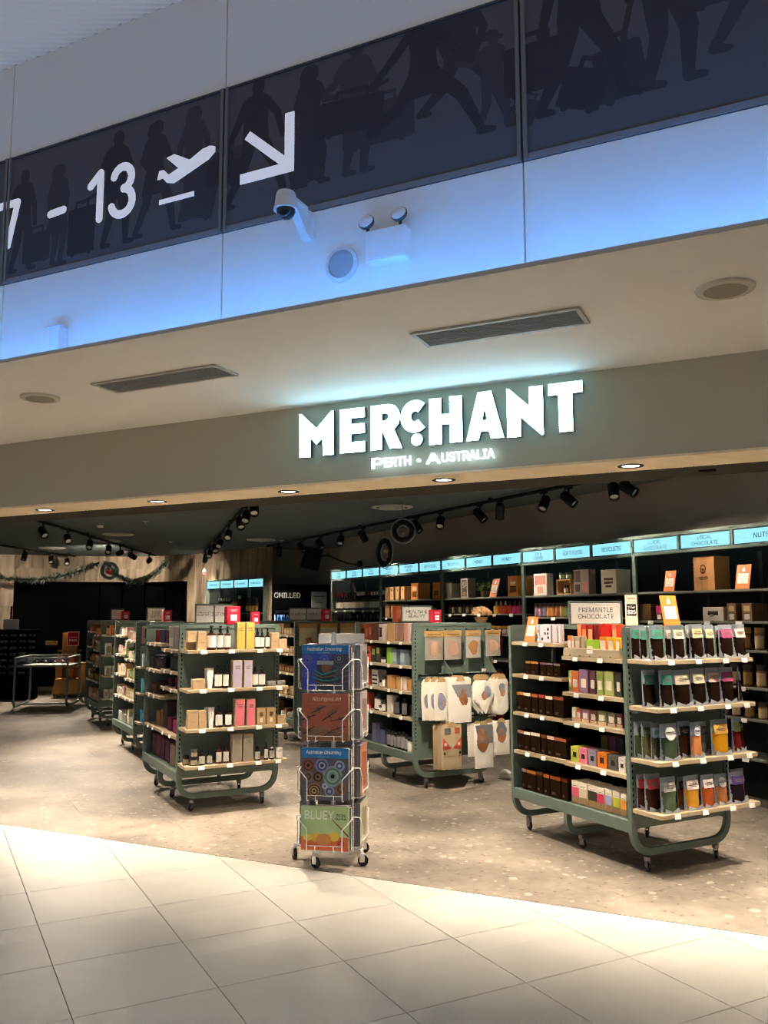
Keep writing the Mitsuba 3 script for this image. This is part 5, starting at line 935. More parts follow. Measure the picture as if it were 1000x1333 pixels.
row(SIDE, (4.062, 7.694, 0.322), 'base tray near half, glove gondola side', [
 ('bottle', 'bottle', 'black shaker bottle with white print', 'bottle', 0.070, 0.055, 0.152, 0.020, {'col': '121212', 'style': 'cap', 'lcol': '8a8a8a'}),
 ('bottle', 'bottle', 'black shaker bottle with white print', 'bottle', 0.140, 0.067, 0.149, 0.020, {'col': '121212', 'style': 'cap', 'lcol': '8a8a8a'}),
 ('bottle', 'bottle', 'black shaker bottle with white print', 'bottle', 0.218, 0.062, 0.148, 0.020, {'col': '121212', 'style': 'cap', 'lcol': '8a8a8a'}),
 ('bottle', 'bottle', 'black shaker bottle with white print', 'bottle', 0.286, 0.057, 0.159, 0.020, {'col': '121212', 'style': 'cap', 'lcol': '8a8a8a'}),
 ('bottle', 'bottle', 'black shaker bottle with white print', 'bottle', 0.357, 0.069, 0.164, 0.020, {'col': '121212', 'style': 'cap', 'lcol': '8a8a8a'}),
 ('bottle', 'bottle', 'black shaker bottle with white print', 'bottle', 0.426, 0.051, 0.152, 0.020, {'col': '121212', 'style': 'cap', 'lcol': '8a8a8a'}),
 ('bottle', 'jar', 'white and black jar', 'jar', 0.484, 0.050, 0.134, 0.020, {'col': 'cfcac2', 'style': 'jar', 'cap': '1c1c1c'}),
 ('bottle', 'jar', 'white and black jar by the post', 'jar', 0.540, 0.045, 0.130, 0.020, {'col': 'cfcac2', 'style': 'jar', 'cap': '1c1c1c'}),
])
# ---------------------------------------------------------------- wooden tray on the chocolate gondola
k = thing('pack_tray', 'pale wooden tray holding coloured chocolate packs on the chocolate gondola', 'tray')
P = at(SIDE, (3.962, 4.804, 1.315), 0.285, 0.0)
part(k, 'body', P(cat(cbox(-.275, .275, .008, .016, 0, .058), cbox(-.275, .275, .19, .198, 0, .10), cbox(-.275, -.267, .016, .19, 0, .07), cbox(.267, .275, .016, .19, 0, .07), box(-.267, .267, .016, .19, 0, .007))), bsdf='b_shelfwood')
part(k, 'peg', P(cat(*[lathe([(.004, 0), (.004, .003)], 8).rot(90, 0).mv(x, .0082, .008) for x in (-.2, -.1, 0, .1, .2)])), '2c241c')
part(k, 'price_tag', P(plate(-.03, .03, .026, .05, .008)), 'f1efe8')

# ---------------------------------------------------------------- hanging goods on the end of the glove gondola
GE = np.array([4.06, 7.06, 0.0])
def hook(x, z, l, label, owner=None, A=END, o=GE):
    k = thing('display_hook', label, 'hook', 'wire hooks on the gondola end')
    P = Put(A, o)
    part(k, 'wire', P(tube(arc_path([(x, 0.008, z), (x, -l, z), (x, -l - .012, z + .02)], .01, 3), .0028, 6)), '1d1d1d', 'satin')
    part(k, 'clip', P(cbox(x - .012, x + .012, .002, .010, z - .016, z + .016)), '1d1d1d', 'satin'); return k
def card_pack(x, z, y, w, h, lab, col, print_, grp='flat packs on the top hooks', n_print=1):
    k = thing('flat_pack', lab, 'pack', grp); P = at(END, GE, x, y, 0, z - h)
    part(k, 'bag', P(hump(w, h * .96, .016, 0, h * .96)), col, bsdf=None, fam='film')
    part(k, 'header_card', P(cbox(-w / 2, w / 2, -.0015, .0175, h * .80, h, .001)), 'b5905a')
    part(k, 'header_print', P(plate(-w * .36, w * .36, h * .855, h * .885, -.0015)), '6e5230')
    pts = [(.30 * w * (1 + .22 * math.sin(3 * t + x * 9)) * math.cos(t), h * .38 + .27 * h * math.sin(t)) for t in np.linspace(0, 2 * math.pi, 18)[:-1]]
    m = prism(Polygon(pts), .0012); part(k, 'printed_motif', P(M(np.stack([m.v[:, 0], .0 - m.v[:, 2], m.v[:, 1]], 1), m.f)), print_)
    return k
for x in (.16, .36, .60, .82): hook(x, 1.455, .15, 'black wire hook holding a flat pack, top row, %s from left' % ORD[[.16, .36, .60, .82].index(x)])
card_pack(.16, 1.452, -.12, .20, .27, 'clear flat pack with tan header, leftmost of the top hooks', 'b7aea0', 'a98874'); card_pack(.365, 1.452, -.125, .19, .27, 'clear flat pack printed with a pinkish animal, second of the top hooks', 'c7bdb0', 'b08c78')
card_pack(.60, 1.452, -.12, .17, .26, 'white flat pack with a brown animal print, third of the top hooks', 'd8d2c8', 'b07c50'); card_pack(.83, 1.452, -.12, .17, .25, 'white flat pack with a pale pink print, rightmost of the top hooks', 'd6cdc2', 'c09a84')
bk = thing('shelf_bracket', 'green metal shelf bracket with two triangular arms on the glove gondola end', 'bracket')
for x in (.30, .80): part(bk, 'arm', Put(END, GE)(M(np.array([[x - .002, .011, 1.05], [x + .002, .011, 1.05], [x - .002, .011, 1.24], [x + .002, .011, 1.24], [x - .002, -.22, 1.05], [x + .002, -.22, 1.05]]), np.array([[0, 2, 4], [1, 5, 3], [0, 4, 5], [0, 5, 1], [2, 3, 5], [2, 5, 4], [0, 1, 3], [0, 3, 2]]))), bsdf='b_green')
part(bk, 'tray', Put(END, GE)(cbox(.26, .84, -.05, .010, 1.044, 1.052)), bsdf='b_green'); part(bk, 'lip', Put(END, GE)(cbox(.28, .56, -.055, -.046, 1.052, 1.13)), bsdf='b_green')
def bar(z, lab):
    k = thing('hanging_bar', lab, 'bar', 'black bars across the gondola end'); part(k, 'bar', Put(END, GE)(tube([(.05, -.025, z), (.84, -.025, z)], .008, 8)), '141414', 'satin')
    for x in (.065, .825): part(k, 'bracket', Put(END, GE)(cbox(x - .01, x + .01, -.025, .0105, z - .01, z + .01)), '141414', 'satin')
bar(1.035, 'black hanging bar across the middle of the glove gondola end'); bar(.640, 'black hanging bar across the lower part of the glove gondola end')
def cloth(poly_pts, th=.014, wav=.004, seed=0, bulge=.3):
    """hanging cloth piece: outline in (x, z) inflated to a soft slab, front at y = 0"""
    p = Polygon(poly_pts).buffer(0.0); p = p.buffer(-.006).buffer(.006)
    r = np.random.default_rng(seed); b = np.array(p.bounds); n = 12
    gx, gz_ = np.meshgrid(np.linspace(b[0], b[2], n), np.linspace(b[1], b[3], n)); from shapely import points as _pts
    pts = np.stack([gx.ravel(), gz_.ravel()], 1); ring = np.array(p.exterior.segmentize(.02).coords)[:-1]
    inn = pts[[p.buffer(-.012).contains(Point(q)) for q in pts]]
    allp = np.vstack([ring, inn]); from scipy.spatial import Delaunay
    t = Delaunay(allp).simplices; c = allp[t].mean(1); t = t[[p.contains(Point(q)) for q in c]]
    e1, e2 = allp[t[:, 1]] - allp[t[:, 0]], allp[t[:, 2]] - allp[t[:, 0]]
    sg_ = e1[:, 0] * e2[:, 1] - e1[:, 1] * e2[:, 0]; t[sg_ < 0] = t[sg_ < 0][:, ::-1]
    edge = np.array([p.exterior.distance(Point(q)) for q in allp]); f = np.clip(edge / .03, 0, 1) ** .6
    wv = wav * np.sin(allp[:, 0] * 60 + seed) * np.sin(allp[:, 1] * 9 + seed)
    n0 = len(allp); fr = np.stack([allp[:, 0], -(th / 2) * f + wv, allp[:, 1]], 1); bk_ = np.stack([allp[:, 0], th / 2 * f + wv + .001, allp[:, 1]], 1)
    F = [*t, *(t[:, ::-1] + n0)]; m_ = len(ring); F += [q for i in range(m_) for q in ([i, n0 + i, n0 + (i + 1) % m_], [i, n0 + (i + 1) % m_, (i + 1) % m_])]
    return M(np.vstack([fr, bk_]), np.array(F), 40)
def patch(poly_pts, y): m = prism(Polygon(poly_pts), .0015); return M(np.stack([m.v[:, 0], y - m.v[:, 2], m.v[:, 1]], 1), m.f)
def blob(cx, cz, rx, rz, n=16, wob=.12, seed=1): return [(cx + rx * (1 + wob * math.sin(3 * t + seed)) * math.cos(t), cz + rz * (1 + wob * math.cos(2 * t + seed)) * math.sin(t)) for t in np.linspace(0, 2 * math.pi, n + 1)[:-1]]
def textile(nm, lab, cat_, grp, x, ztop, y, pts, col, prints, turn=0, seed=0, tag=True, th=.016, P=None, wav=.003):
    k = thing(nm, lab, cat_, grp); P = P or at(END, GE, x, y, turn, ztop)
    part(k, 'cloth', P(cloth(pts, th, wav, seed)), col)
    if tag: part(k, 'card_hanger', P(cat(patch([(-.05, -.045), (.05, -.045), (.035, -.008), (.012, .004), (-.012, .004), (-.035, -.008)], -th / 2 - .002))), 'b99b6b')
    for c, q in prints: part(k, 'print', P(patch(q, -th / 2 - .0032)), c)
    return k
CR = 'e8e2d4'
mit = [(-.07, -.40), (.07, -.40), (.085, -.2), (.078, -.05), (.05, -.02), (-.05, -.02), (-.078, -.05), (-.085, -.2)]
for i, (x, y, tn) in enumerate(((.075, -.13, 10), (.125, -.165, 8), (.175, -.20, 6))):
    textile('oven_mitt', f'cream oven mitt with blue and brown animal print, {ORD[i]} from left in its bunch', 'oven mitt', 'oven mitts on the middle bar', x, 1.03, y, [(a * .95, b * .98) for a, b in mit], CR, [('8f93a8', blob(0.0, -.22, .05, .075, seed=i)), ('a8764c', blob(.015, -.24, .025, .035, seed=i + 2))], tn, i)
    
tt = [(-.125, -.43), (.125, -.43), (.125, -.03), (.10, -.012), (-.10, -.012), (-.125, -.03)]
for i in range(3):
    textile('tea_towel', ('folded cream tea towel with wallaby print, front of the middle stack', 'folded cream tea towel second in the middle stack', 'folded cream tea towel at the back of the middle stack')[i], 'tea towel', 'tea towels on the middle bar', .385 - .018 * i, 1.035, -.20 + .035 * i, tt, ('ebe5d8', 'e2dbcd', 'd9d1c2')[i], [('8b8e90', [(-.10, -.08), (.115, -.08), (.115, -.20), (-.03, -.20)]), ('a06a3e', blob(.03, -.19, .045, .075, seed=4)), ('7d5330', blob(.055, -.22, .02, .05, seed=2))] if i == 0 else [], 0, i + 5, th=.02)
dg = [(0, -.015), (.115, -.17), (.02, -.37), (-.115, -.22)]
for i in range(3): textile('pot_holder', ('square cream pot holder hung by its corner, front', 'square cream pot holder hung by its corner, second', 'square cream pot holder hung by its corner, rearmost')[i], 'pot holder', 'pot holders on the middle bar', .655 - .022 * i, 1.035, -.20 + .03 * i, dg, 'e9e3d6', [('8f9aa8', blob(.03, -.16, .04, .05, seed=3)), ('b07a50', blob(0, -.19, .03, .045, seed=5))] if i == 0 else [], -6, i, th=.018)
ov = [(.085 * math.cos(t), -.20 + .185 * math.sin(t) * (1 if math.sin(t) < 0 else 1)) for t in np.linspace(0, 2 * math.pi, 26)[:-1]]
for i in range(3): textile('oven_glove', ('rounded cream oven glove with animal print, front', 'rounded cream oven glove, second in the bunch', 'rounded cream oven glove, rearmost in the bunch')[i], 'oven glove', 'oven gloves on the middle bar', .855 - .02 * i, 1.035, -.20 + .03 * i, [(np.clip(a * 1.35, -.085, .085), b * 1.0) for a, b in ov], 'e8e2d5', [('7f8894', blob(0, -.13, .035, .05, seed=6)), ('b98a62', blob(.005, -.17, .03, .045, seed=7))] if i == 0 else [], 0, i + 3, th=.02)
kt = [(-.112, -.42), (.112, -.42), (.112, -.02), (-.112, -.02)]
KV = [('c4554a', [(-.104, -.13), (-.02, -.22), (-.012, -.235), (-.10, -.245)]), ('c4554a', [(.104, -.13), (.02, -.22), (.012, -.235), (.10, -.245)]), ('e6ded0', blob(-.075, -.195, .014, .016, 10, 0)), ('e6ded0', blob(.075, -.195, .014, .016, 10, 0)), ('6a6a66', [(-.085, -.05), (-.015, -.05), (-.015, -.105), (-.085, -.105)]), ('b5604e', [(.03, -.05), (.085, -.05), (.085, -.105), (.03, -.105)]), ('3b362f', blob(-.085, -.275, .012, .014, 8, 0)), ('3b362f', blob(.085, -.275, .012, .014, 8, 0)), ('a8977c', [(-.1, -.30), (.1, -.30), (.1, -.306), (-.1, -.306)])]
for i in range(3): textile('tea_towel', ('kraft coloured tea towel printed with a red van front, foremost', 'kraft coloured tea towel behind the red van one', 'kraft coloured tea towel rearmost of the lower stack')[i], 'tea towel', 'tea towels on the lower bar', .285 - .022 * i, .615, -.20 + .035 * i, kt, ('bca787', 'b39d7d', 'aa9474')[i], KV if i == 0 else [], 2, i, th=.018)
bt_ = [(-.10, -.43), (.12, -.43), (.115, -.02), (-.105, -.02)]
textile('tea_towel', 'white tea towel with large brown wallaby print on the lower bar', 'tea towel', None, .615, .61, -.23, bt_, 'efebe2', [('72797e', [(-.095, -.035), (.105, -.035), (.108, -.20), (-.06, -.20)]), ('96623a', blob(-.015, -.17, .07, .11, seed=2)), ('b37c4c', blob(-.02, -.12, .03, .06, seed=4))], 3, 3, th=.018)
textile('tea_towel', 'white tea towel behind the wallaby one on the lower bar', 'tea towel', None, .585, .605, -.17, [(a, b * .75) for a, b in bt_], 'e2dcd0', [], 0, 5, th=.018)
textile('tea_towel', 'cream apron cloth with wallaby print at the right of the lower bar', 'tea towel', None, .84, .62, -.20, [(-.10, -.34), (.10, -.34), (.105, -.02), (-.09, -.02)], 'e9e3d6', [('6f7880', blob(0.0, -.10, .06, .06, seed=3)), ('a8744a', blob(.0, -.16, .05, .07, seed=1))], 0, 8, th=.018)
textile('tea_towel', 'cream cloth half hidden by the wallaby apron cloth', 'tea towel', None, .745, .615, -.125, [(-.07, -.36), (.08, -.36), (.08, -.02), (-.08, -.02)], 'ddd6c8', [('7c5636', blob(.03, -.14, .03, .07, seed=6))], 0, 9, th=.018)
# price cards on the bars
for x, z, l in ((.80, 1.075, 'white price card at the right of the middle bar'), (.60, .665, 'white price card above the wallaby towel'), (.86, .665, 'white price card at the right of the lower bar')):
    k = thing('price_card', l, 'price card'); part(k, 'card', Put(END, GE)(cbox(x - .05, x + .05, -.030, -.0285, z - .045, z + .005, .0005)), 'ece9e2'); part(k, 'print', Put(END, GE)(plate(x - .035, x + .02, z - .025, z - .018, -.030)), '8a8680')
# dark red packs hanging on the far long side (facing +x) of the same gondola
PX = np.array([[0, 1.0, 0], [-1, 0, 0], [0, 0, 1]])
for r_, (z, h) in enumerate(((1.455, .235), (1.05, .215), (.64, .215))):
    for j in range(3):
        y = .10 + .035 * j
        k = thing('red_pack', f"dark red hanging pack, {('front', 'second', 'third')[j]} of the {('upper', 'middle', 'lower')[r_]} bunch at the glove gondola corner", 'pack', 'dark red packs on the corner hooks')
        P = Put(np.array([[1, 0, 0], [0, 1, 0], [0, 0, 1.0]]), np.array([4.96 + .085 + .012 * j, 7.10 + .06 * j, z]))
        part(k, 'bag', P(cloth([(-.075, -h), (.075, -h * .97), (.07, -.015), (-.07, -.015)], .02, .005, r_ * 3 + j)), '4e0f12', 'gloss')
        part(k, 'label', P(patch([(-.06, -h * .95), (-.025, -h * .95), (-.025, -h * .84), (-.06, -h * .84)], -.013)), '8a5a50')
    hook_k = thing('display_hook', f"black hook carrying the {('upper', 'middle', 'lower')[r_]} bunch of dark red packs", 'hook'); part(hook_k, 'wire', tube([(4.93, 7.16, z - .004), (5.16, 7.16, z - .004)], .004, 6), '1d1d1d', 'satin')
textile('tote_bag', 'white and green printed cloth bag behind the upper red packs', 'bag', None, 0, 0, 0, [(-.085, -.26), (.06, -.27), (.09, -.02), (-.05, -.01)], 'd5d6cc', [('9aa67c', [(-.05, -.2), (-.02, -.2), (-.01, -.06), (-.035, -.05)])], P=Put(END, (5.02, 7.45, 1.235)), seed=2, tag=False)

# ---------------------------------------------------------------- sign holders and things standing on the gondolas
TOP = GH + .0045
holder(at(END, (4.29, 4.80, TOP), 0, 0, -14), 'two-line chocolate sign in a green holder on the chocolate gondola', [['FREMANTLE', 'CHOCOLATE']], .40, .160, 1)
holder(at(END, (4.487, 7.72, TOP), 0, 0, -14), 'sign holder reading HEALTH AND BEAUTY on the glove gondola', [['HEALTH &', 'BEAUTY']], .31, .155, 1)
holder(at(END, (2.31, 7.60, TOP), 0, 0, -10), 'sign holder reading ECO GIFTS and SOUVENIR on the skin care gondola', [['ECO GIFTS'], ['SOUVENIR']], .165, .165, 2)
holder(at(END, (4.47, 10.60, TOP), 0, 0, -12), 'two-panel sign holder reading NOVELTY on the gondola behind the book rack', [['NOVELTY'], ['VEGEMITE']], .22, .155, 2)
holder(at(END, (2.58, 11.0, TOP), 0, 0, -10), 'sign holder on the crowded gondola behind the skin care one', [['ECO', 'GIFTS']], .20, .16, 1)
holder(at(END, (2.70, 14.1, TOP), 0, 0, -8), 'sign holder on the farthest gondola at the left', [['TOYS']], .18, .16, 1)
promo(at(END, (4.46, 7.28, TOP), 0, 0), 'red promo cube beside the HEALTH AND BEAUTY sign', .10, .125)
promo(at(END, (2.355, 7.195, TOP), 0, 0), 'large red promo cube in front of the SOUVENIR sign', .115, .155)
promo(at(END, (2.56, 7.205, TOP), 0, 0), 'small red promo cube right of the SOUVENIR sign', .07, .11)
promo(at(END, (4.50, 10.005, TOP), 0, 0), 'red promo cube beside the NOVELTY sign', .10, .15)
promo(at(END, (2.505, 10.105, TOP), 0, 0), 'red promo cube on the crowded gondola behind the skin care one', .10, .14)
promo(at(END, (2.76, 13.75, TOP), 0, 0), 'red promo cube on the farthest gondola at the left', .12, .14)
k = thing('price_sign', 'grey card sign with black square reading 2 FOR 25 dollars beside the chocolate sign', 'sign'); P = at(END, (4.39, 4.55, TOP), 0, 0, -10)
part(k, 'card', P(cbox(-.05, .05, 0, .004, 0, .215, .001)), 'b7ab99'); part(k, 'black_square', P(plate(-.038, .038, .068, .15)), '1b1a1a')
part(k, 'lettering', P(cat(text('2 For', .018, .0006).mv(0, -.0009, .128), text('$25', .026, .0006, True).mv(0, -.0009, .094))), 'f2efe8'); part(k, 'heading', P(cat(text('WINNER', .011, .0006, False, .08).mv(0, -.0002, .188), text('CHOCOLATES', .008, .0006, False, .08).mv(0, -.0002, .17))), '4a443c')
part(k, 'foot', P(cat(cbox(-.05, .05, 0, .004, 0, .05, .001).mv(y=-.0006), cbox(-.04, .04, .004, .05, 0, .003, .001))), 'd9c49c')
# curly dried flowers on the glove gondola
k = thing('dried_flower_bunch', 'bunch of curly pale brown dried flowers on the right end of the glove gondola', 'dried flowers'); rr = random.Random(3)
part(k, 'basket', lathe([(.05, 0), (.07, .05), (.075, .055)], 14, 4.86, 7.10, TOP), '7c5f3c')
for q in range(3):
    cs_ = []
    for i in range(26):
        a, b = rr.uniform(0, 6.28), rr.uniform(.1, 1.35); c0 = np.array([4.86 + .10 * math.cos(a) * math.sin(b), 7.10 + .085 * math.sin(a) * math.sin(b), TOP + .06 + .075 * math.cos(b)])
        t_ = np.linspace(0, rr.uniform(4, 8), 9); r0 = rr.uniform(.008, .016); u = np.array([rr.uniform(-1, 1), rr.uniform(-1, 1), rr.uniform(-.4, 1)]); u /= np.linalg.norm(u); v = np.cross(u, [.3, .5, .8]); v /= np.linalg.norm(v); w = np.cross(u, v)
        cs_.append(tube([c0 + r0 * (math.cos(s) * v + math.sin(s) * w) + u * .004 * s for s in t_], .0038, 4))
    part(k, 'blossoms', cat(*cs_), ('b99468', 'a37c50', 'd1b088')[q], label='curly dried petals')
# orange card already stands on the far shelf; taller one at the wall is built with the wall goods
# ---------------------------------------------------------------- lit wall shelving along the right wall
WX, WY0, BAY = 6.17, 13.57, 1.80
WA, WO = SIDE, np.array([WX, WY0, 0.0])
def wp(m): return m.tf(WA, WO)      # local x from the far left end, y into the wall, z up
SIGNS = [['LOCAL', 'WINES']] * 3 + [['WOODEN', 'GIFTS']] * 2 + [['GIFT FOOD'], ['TRUFFLES'], ['HONEY'], ['HONEY'], ['TEA &', 'COFFEE'], ['GIFT FOOD'], ['BISCUITS'], ['LOCAL', 'CHOCOLATE'], ['LOCAL', 'CHOCOLATE'], ['NUTS'], ['NUTS'], ['NUTS'], ['NUTS']]
BAYN = ['wine bay', 'wooden gift bay', 'honey bay', 'tea and biscuit bay', 'local chocolate bay', 'nuts bay']
SHELVES = [(1.67, 1.30, .95, .6), (1.815, 1.56, 1.25, .9, .5), (1.815, 1.61, 1.36, 1.05, .7), (1.815, 1.57, 1.30, .98, .6), (1.815, 1.54, 1.297, .986, .725, .40), (1.815, 1.54, 1.297, .986, .725, .40)]
CY = np.array([0.26, 0.68, 0.80])
for b in range(6):
    k = thing('wall_shelf_unit', f"grey green wall shelving, {BAYN[b]} under lit headers", 'shelving', 'bays of wall shelving'); x0 = BAY * b
    part(k, 'post', wp(cbox(x0, x0 + .05, 0, .03, 0.0, 2.168)), bsdf='b_green')
    if b == 5: part(k, 'post', wp(cbox(x0 + BAY, x0 + BAY + .05, 0, .03, 0, 2.168)), bsdf='b_green')
    if b == 0: part(k, 'side_panel', wp(box(x0 + .002, x0 + .012, .032, .384, 0, 2.16)), '8a8578')
    part(k, 'back_panel', wp(box(x0 + .014, x0 + BAY - .001, .372, .384, .0, 2.30)), '1b1a18')
    fr = part(k, 'header', wp(cat(cbox(x0, x0 + BAY, -.004, .03, 2.333, 2.368), cbox(x0, x0 + BAY, -.004, .03, 2.168, 2.199), *[cbox(x0 + .6 * i, x0 + .6 * i + .03, -.004, .03, 2.199, 2.333) for i in range(3)], box(x0, x0 + BAY, .03, .384, 2.36, 2.368))), bsdf='b_green')
    for i in range(3):
        L_ = SIGNS[3 * b + i]; xa = x0 + .6 * i + .030
        part(k, 'sign_frame', wp(cat(box(xa, xa + .57, .0, .012, 2.199, 2.206), box(xa, xa + .57, .0, .012, 2.326, 2.333), box(xa, xa + .007, 0, .012, 2.206, 2.326), box(xa + .563, xa + .57, 0, .012, 2.206, 2.326))), '17191a')
        sp = part(k, 'lit_sign', wp(box(xa + .007, xa + .563, .004, .010, 2.206, 2.326)), '12282e', emit=CY * SIGN_GLOW, weight=0.06)
        for j, t in enumerate(L_): part(sp, 'lettering', wp(text(t, .042 if len(L_) == 1 else .036, .0006, False, .46).mv(xa + .285, .0034, 2.266 + (.0 if len(L_) == 1 else (.026, -.026)[j]))), '06181c')
    for z in SHELVES[b]: 
        s_ = part(k, 'shelf', wp(cbox(x0 + .052, x0 + BAY - .003, .010, .37, z - .020, z, .002)), '6e7166', 'satin')
        for q in range(5 if z < 1.7 else 0): part(s_, 'price_tag', wp(tag_mesh(.07, .034).mv(x0 + .22 + .34 * q, .010, z - .002)), 'ecebe4')
    for i in range(1, 3): part(k, 'slotted_standard', wp(cat(*[box(x0 + .6 * i - .012, x0 + .6 * i - .006, .362, .371, z, z + .03) for z in np.arange(1.2, 2.1, .05)], box(x0 + .6 * i - .02, x0 + .6 * i + .02, .368, .3715, .0, 2.16))), '2b2c2b', 'satin')
def wall_row(b, z, where, items, grp=None): row(WA, tuple(WO + np.array([0, -BAY * b, z])), where, items, grp)
def BX(nm, look, a, w, h, col, dep=.04, cat_='box', **o): return ('box', nm, look, cat_, a, w, h, dep, dict(col=col, **({'d': .1} | o)))
def BT(look, a, w, h, dep=.05, nm='bottle', **o): return ('bottle', nm, look, 'bottle' if nm != 'jar' else 'jar', a, w, h, dep, o)
def SG(look, a, w=.14, h=.235, **o): return ('sign', 'leaning_card', look, 'sign', a, w, h, .03, o)
# wine bay
its = []
for i in range(17):
    c, l, cap = [('1a1512', 'e6dccb', 'a01c2c')] * 4 and (('1a1512', 'e6dccb', 'a3202c') if i < 4 else ('1a1512', 'e6dccb', '1b1718') if i < 8 else ('15171a', 'e2d6c2', 'd9cdb2') if i < 11 else ('121514', '8d8d86', '3a2018') if i < 13 else ('0f1413', 'c7c7c0', 'dfe0de'))
    its.append(BT(('red capped wine bottle with cream label' if i < 4 else 'wine bottle with cream label' if i < 8 else 'wine bottle with cream label and pale capsule' if i < 11 else 'dark wine bottle with grey label'), .12 + .097 * i, .076, .295, col=c, lcol=l, cap=cap, style='wine'))
wall_row(0, 1.67, 'top shelf of wine bay', its)
wall_row(0, 1.67, 'back row of top wine shelf', [BT('wine bottle with ' + n, .55 + .105 * i, .076, .31, dep=.20, col='15110f', lcol='b9ae9c', cap=cp, style='wine') for i, (n, cp) in enumerate([('ivory capsule', 'e3dac6')] * 3 + [('copper capsule', '9c5a34')] * 3 + [('dark red capsule', '4a1a18')] * 3 + [('white capsule', 'dddddb')] * 2)])
wall_row(0, 1.30, 'second shelf of wine bay', [BT('dark wine bottle', .15 + .12 * i, .078, .30, col='141414', lcol='8f8d84' if i % 3 else 'cfc8b6', cap='1c1c1c' if i % 2 else '5a5a56', style='wine') for i in range(13)])
# wooden gift bay
kb = lambda look, a, **o: BX('gift_box', look, a, .15, .20, '9a754e', bands=[(.1, .1, .9, .8, 'b28c60')], printcol='4a3422', nlines=3, **o)
wall_row(1, 1.815, 'top shelf of wooden gift bay', [kb('brown wooden gift box', .16 + .17 * i, turn=-8) for i in range(4)] + [BX('wine_carton', 'orange carton with grey side', 1.02, .20, .235, 'd98c3c', bands=[(.2, .55, .8, .8, 'f0d9a8'), (.2, .15, .8, .45, '7a4a1c')], d=.20), BX('wine_carton', 'orange carton next to the post', 1.62, .19, .23, 'd98c3c', bands=[(.2, .2, .8, .5, '7a4a1c')], d=.2)])
wall_row(1, 1.56, 'second shelf of wooden gift bay', [kb('brown gift bag', .18 + .2 * i) for i in range(3)] + [BX('gift_box', 'grey gift box', 1.0 + .2 * i, .12, .14, '4a463f') for i in range(3)])
wall_row(1, 1.25, 'third shelf of wooden gift bay', [kb('tan gift box', .18 + .19 * i) for i in range(7)])
# honey bay
wall_row(2, 1.815, 'top shelf of honey bay', [BX('wine_carton', 'grey carton with slanted top', .14, .13, .2, '7c786c', d=.2), BX('bottle_carton', 'tall carton with black and white picture', .52, .17, .255, '8c8478', bands=[(.15, .08, .85, .92, '2f2b28'), (.25, .5, .75, .85, 'b7b0a6'), (.3, .12, .7, .3, 'c29a5c')], d=.12), SG('orange card leaning back', 1.17, .15, .235, tilt=16), BX('wine_carton', 'orange carton with brown lettering', 1.58, .21, .245, 'd98f40', bands=[(.25, .58, .75, .72, 'f0d9a8'), (.2, .2, .8, .5, '6a3c18')], d=.22)])
pk = thing('potted_plant', 'small bushy green plant on the top shelf of the honey bay', 'plant'); rr = random.Random(11); pb = np.array([WX + .14, WY0 - BAY * 2 - .86, 1.8156])
part(pk, 'pot', lathe([(.05, 0), (.065, .08), (.068, .085)], 14).mv(*pb), '5b4a38')
lf = []
for i in range(170):
    a, e_ = rr.uniform(0, 6.28), rr.uniform(-.35, 1.45); rad = rr.uniform(.05, .13); c = pb + [0, 0, .11] + rad * np.array([math.cos(a) * math.cos(e_), 1.15 * math.sin(a) * math.cos(e_), .75 * math.sin(e_)])
    u = np.array([math.cos(a), math.sin(a), rr.uniform(-.3, .6)]); u /= np.linalg.norm(u); v = np.cross(u, [rr.uniform(-1, 1), rr.uniform(-1, 1), 1]); v /= np.linalg.norm(v); l, w = rr.uniform(.018, .03), rr.uniform(.007, .011)
    lf.append(M([c, c + u * l * .5 + v * w, c + u * l, c + u * l * .5 - v * w], [[0, 1, 2, 3]]))
part(pk, 'leaves', cat(*lf[:85]), '5f7d38', 'satin'); part(pk, 'leaves', cat(*lf[85:]), '86a052', 'satin')
wall_row(2, 1.61, 'second shelf of honey bay', [BT('dark squat bottle', .12 + .085 * i, .06, .12, col='1d1813', lcol='8c7a4c' if i % 2 else None, cap='2a2520', style='cap') for i in range(11)] + [BT('round yellow bottle' if i == 0 else 'orange red bottle' if i < 4 else 'pink bottle', 1.17 + .095 * i, .075, .155, col=('d9c040', 'd96a2c', 'cc4a30', 'd23c34', 'c83a6a', 'c2366c', 'b83a72')[i], lcol=None, cap='c9b89a' if i < 3 else '5a3030', style='drop') for i in range(6)])
wall_row(2, 1.36, 'third shelf of honey bay', [BT('small honey jar', .14 + .1 * i, .07, .10, nm='jar', col='8a5a20' if i % 2 else '9c4a24', lcol='d8cdb4', cap='cfa24a', style='jar') for i in range(15)])
# tea and biscuit bay
wall_row(3, 1.815, 'top shelf of tea and biscuit bay', [BX('biscuit_box', 'pale box with pink print', .30, .22, .25, 'ddd2c8', bands=[(.1, .5, .9, .9, 'c98f7c'), (.3, .1, .7, .4, 'd0a58a')], turn=4), BX('biscuit_box', 'brown and grey patchwork printed box', 1.00, .24, .265, '8c7a74', bands=[(.05, .5, .45, .95, '5a4038'), (.55, .1, .95, .5, 'b07c6c'), (.1, .1, .4, .4, '4a3a36')]), BX('wine_carton', 'cream and tan carton with brown lettering', 1.42, .22, .245, 'dcd0ba', bands=[(.2, .55, .8, .65, '5a4a3a'), (.2, .4, .8, .5, '5a4a3a'), (.3, .25, .7, .35, '5a4a3a')], d=.2)])
k = thing('wooden_display_box', 'open wooden box with green jars on top, tea and biscuit bay', 'box'); P = at(WA, WO + [0, -BAY * 3, 1.815], .68, .06)
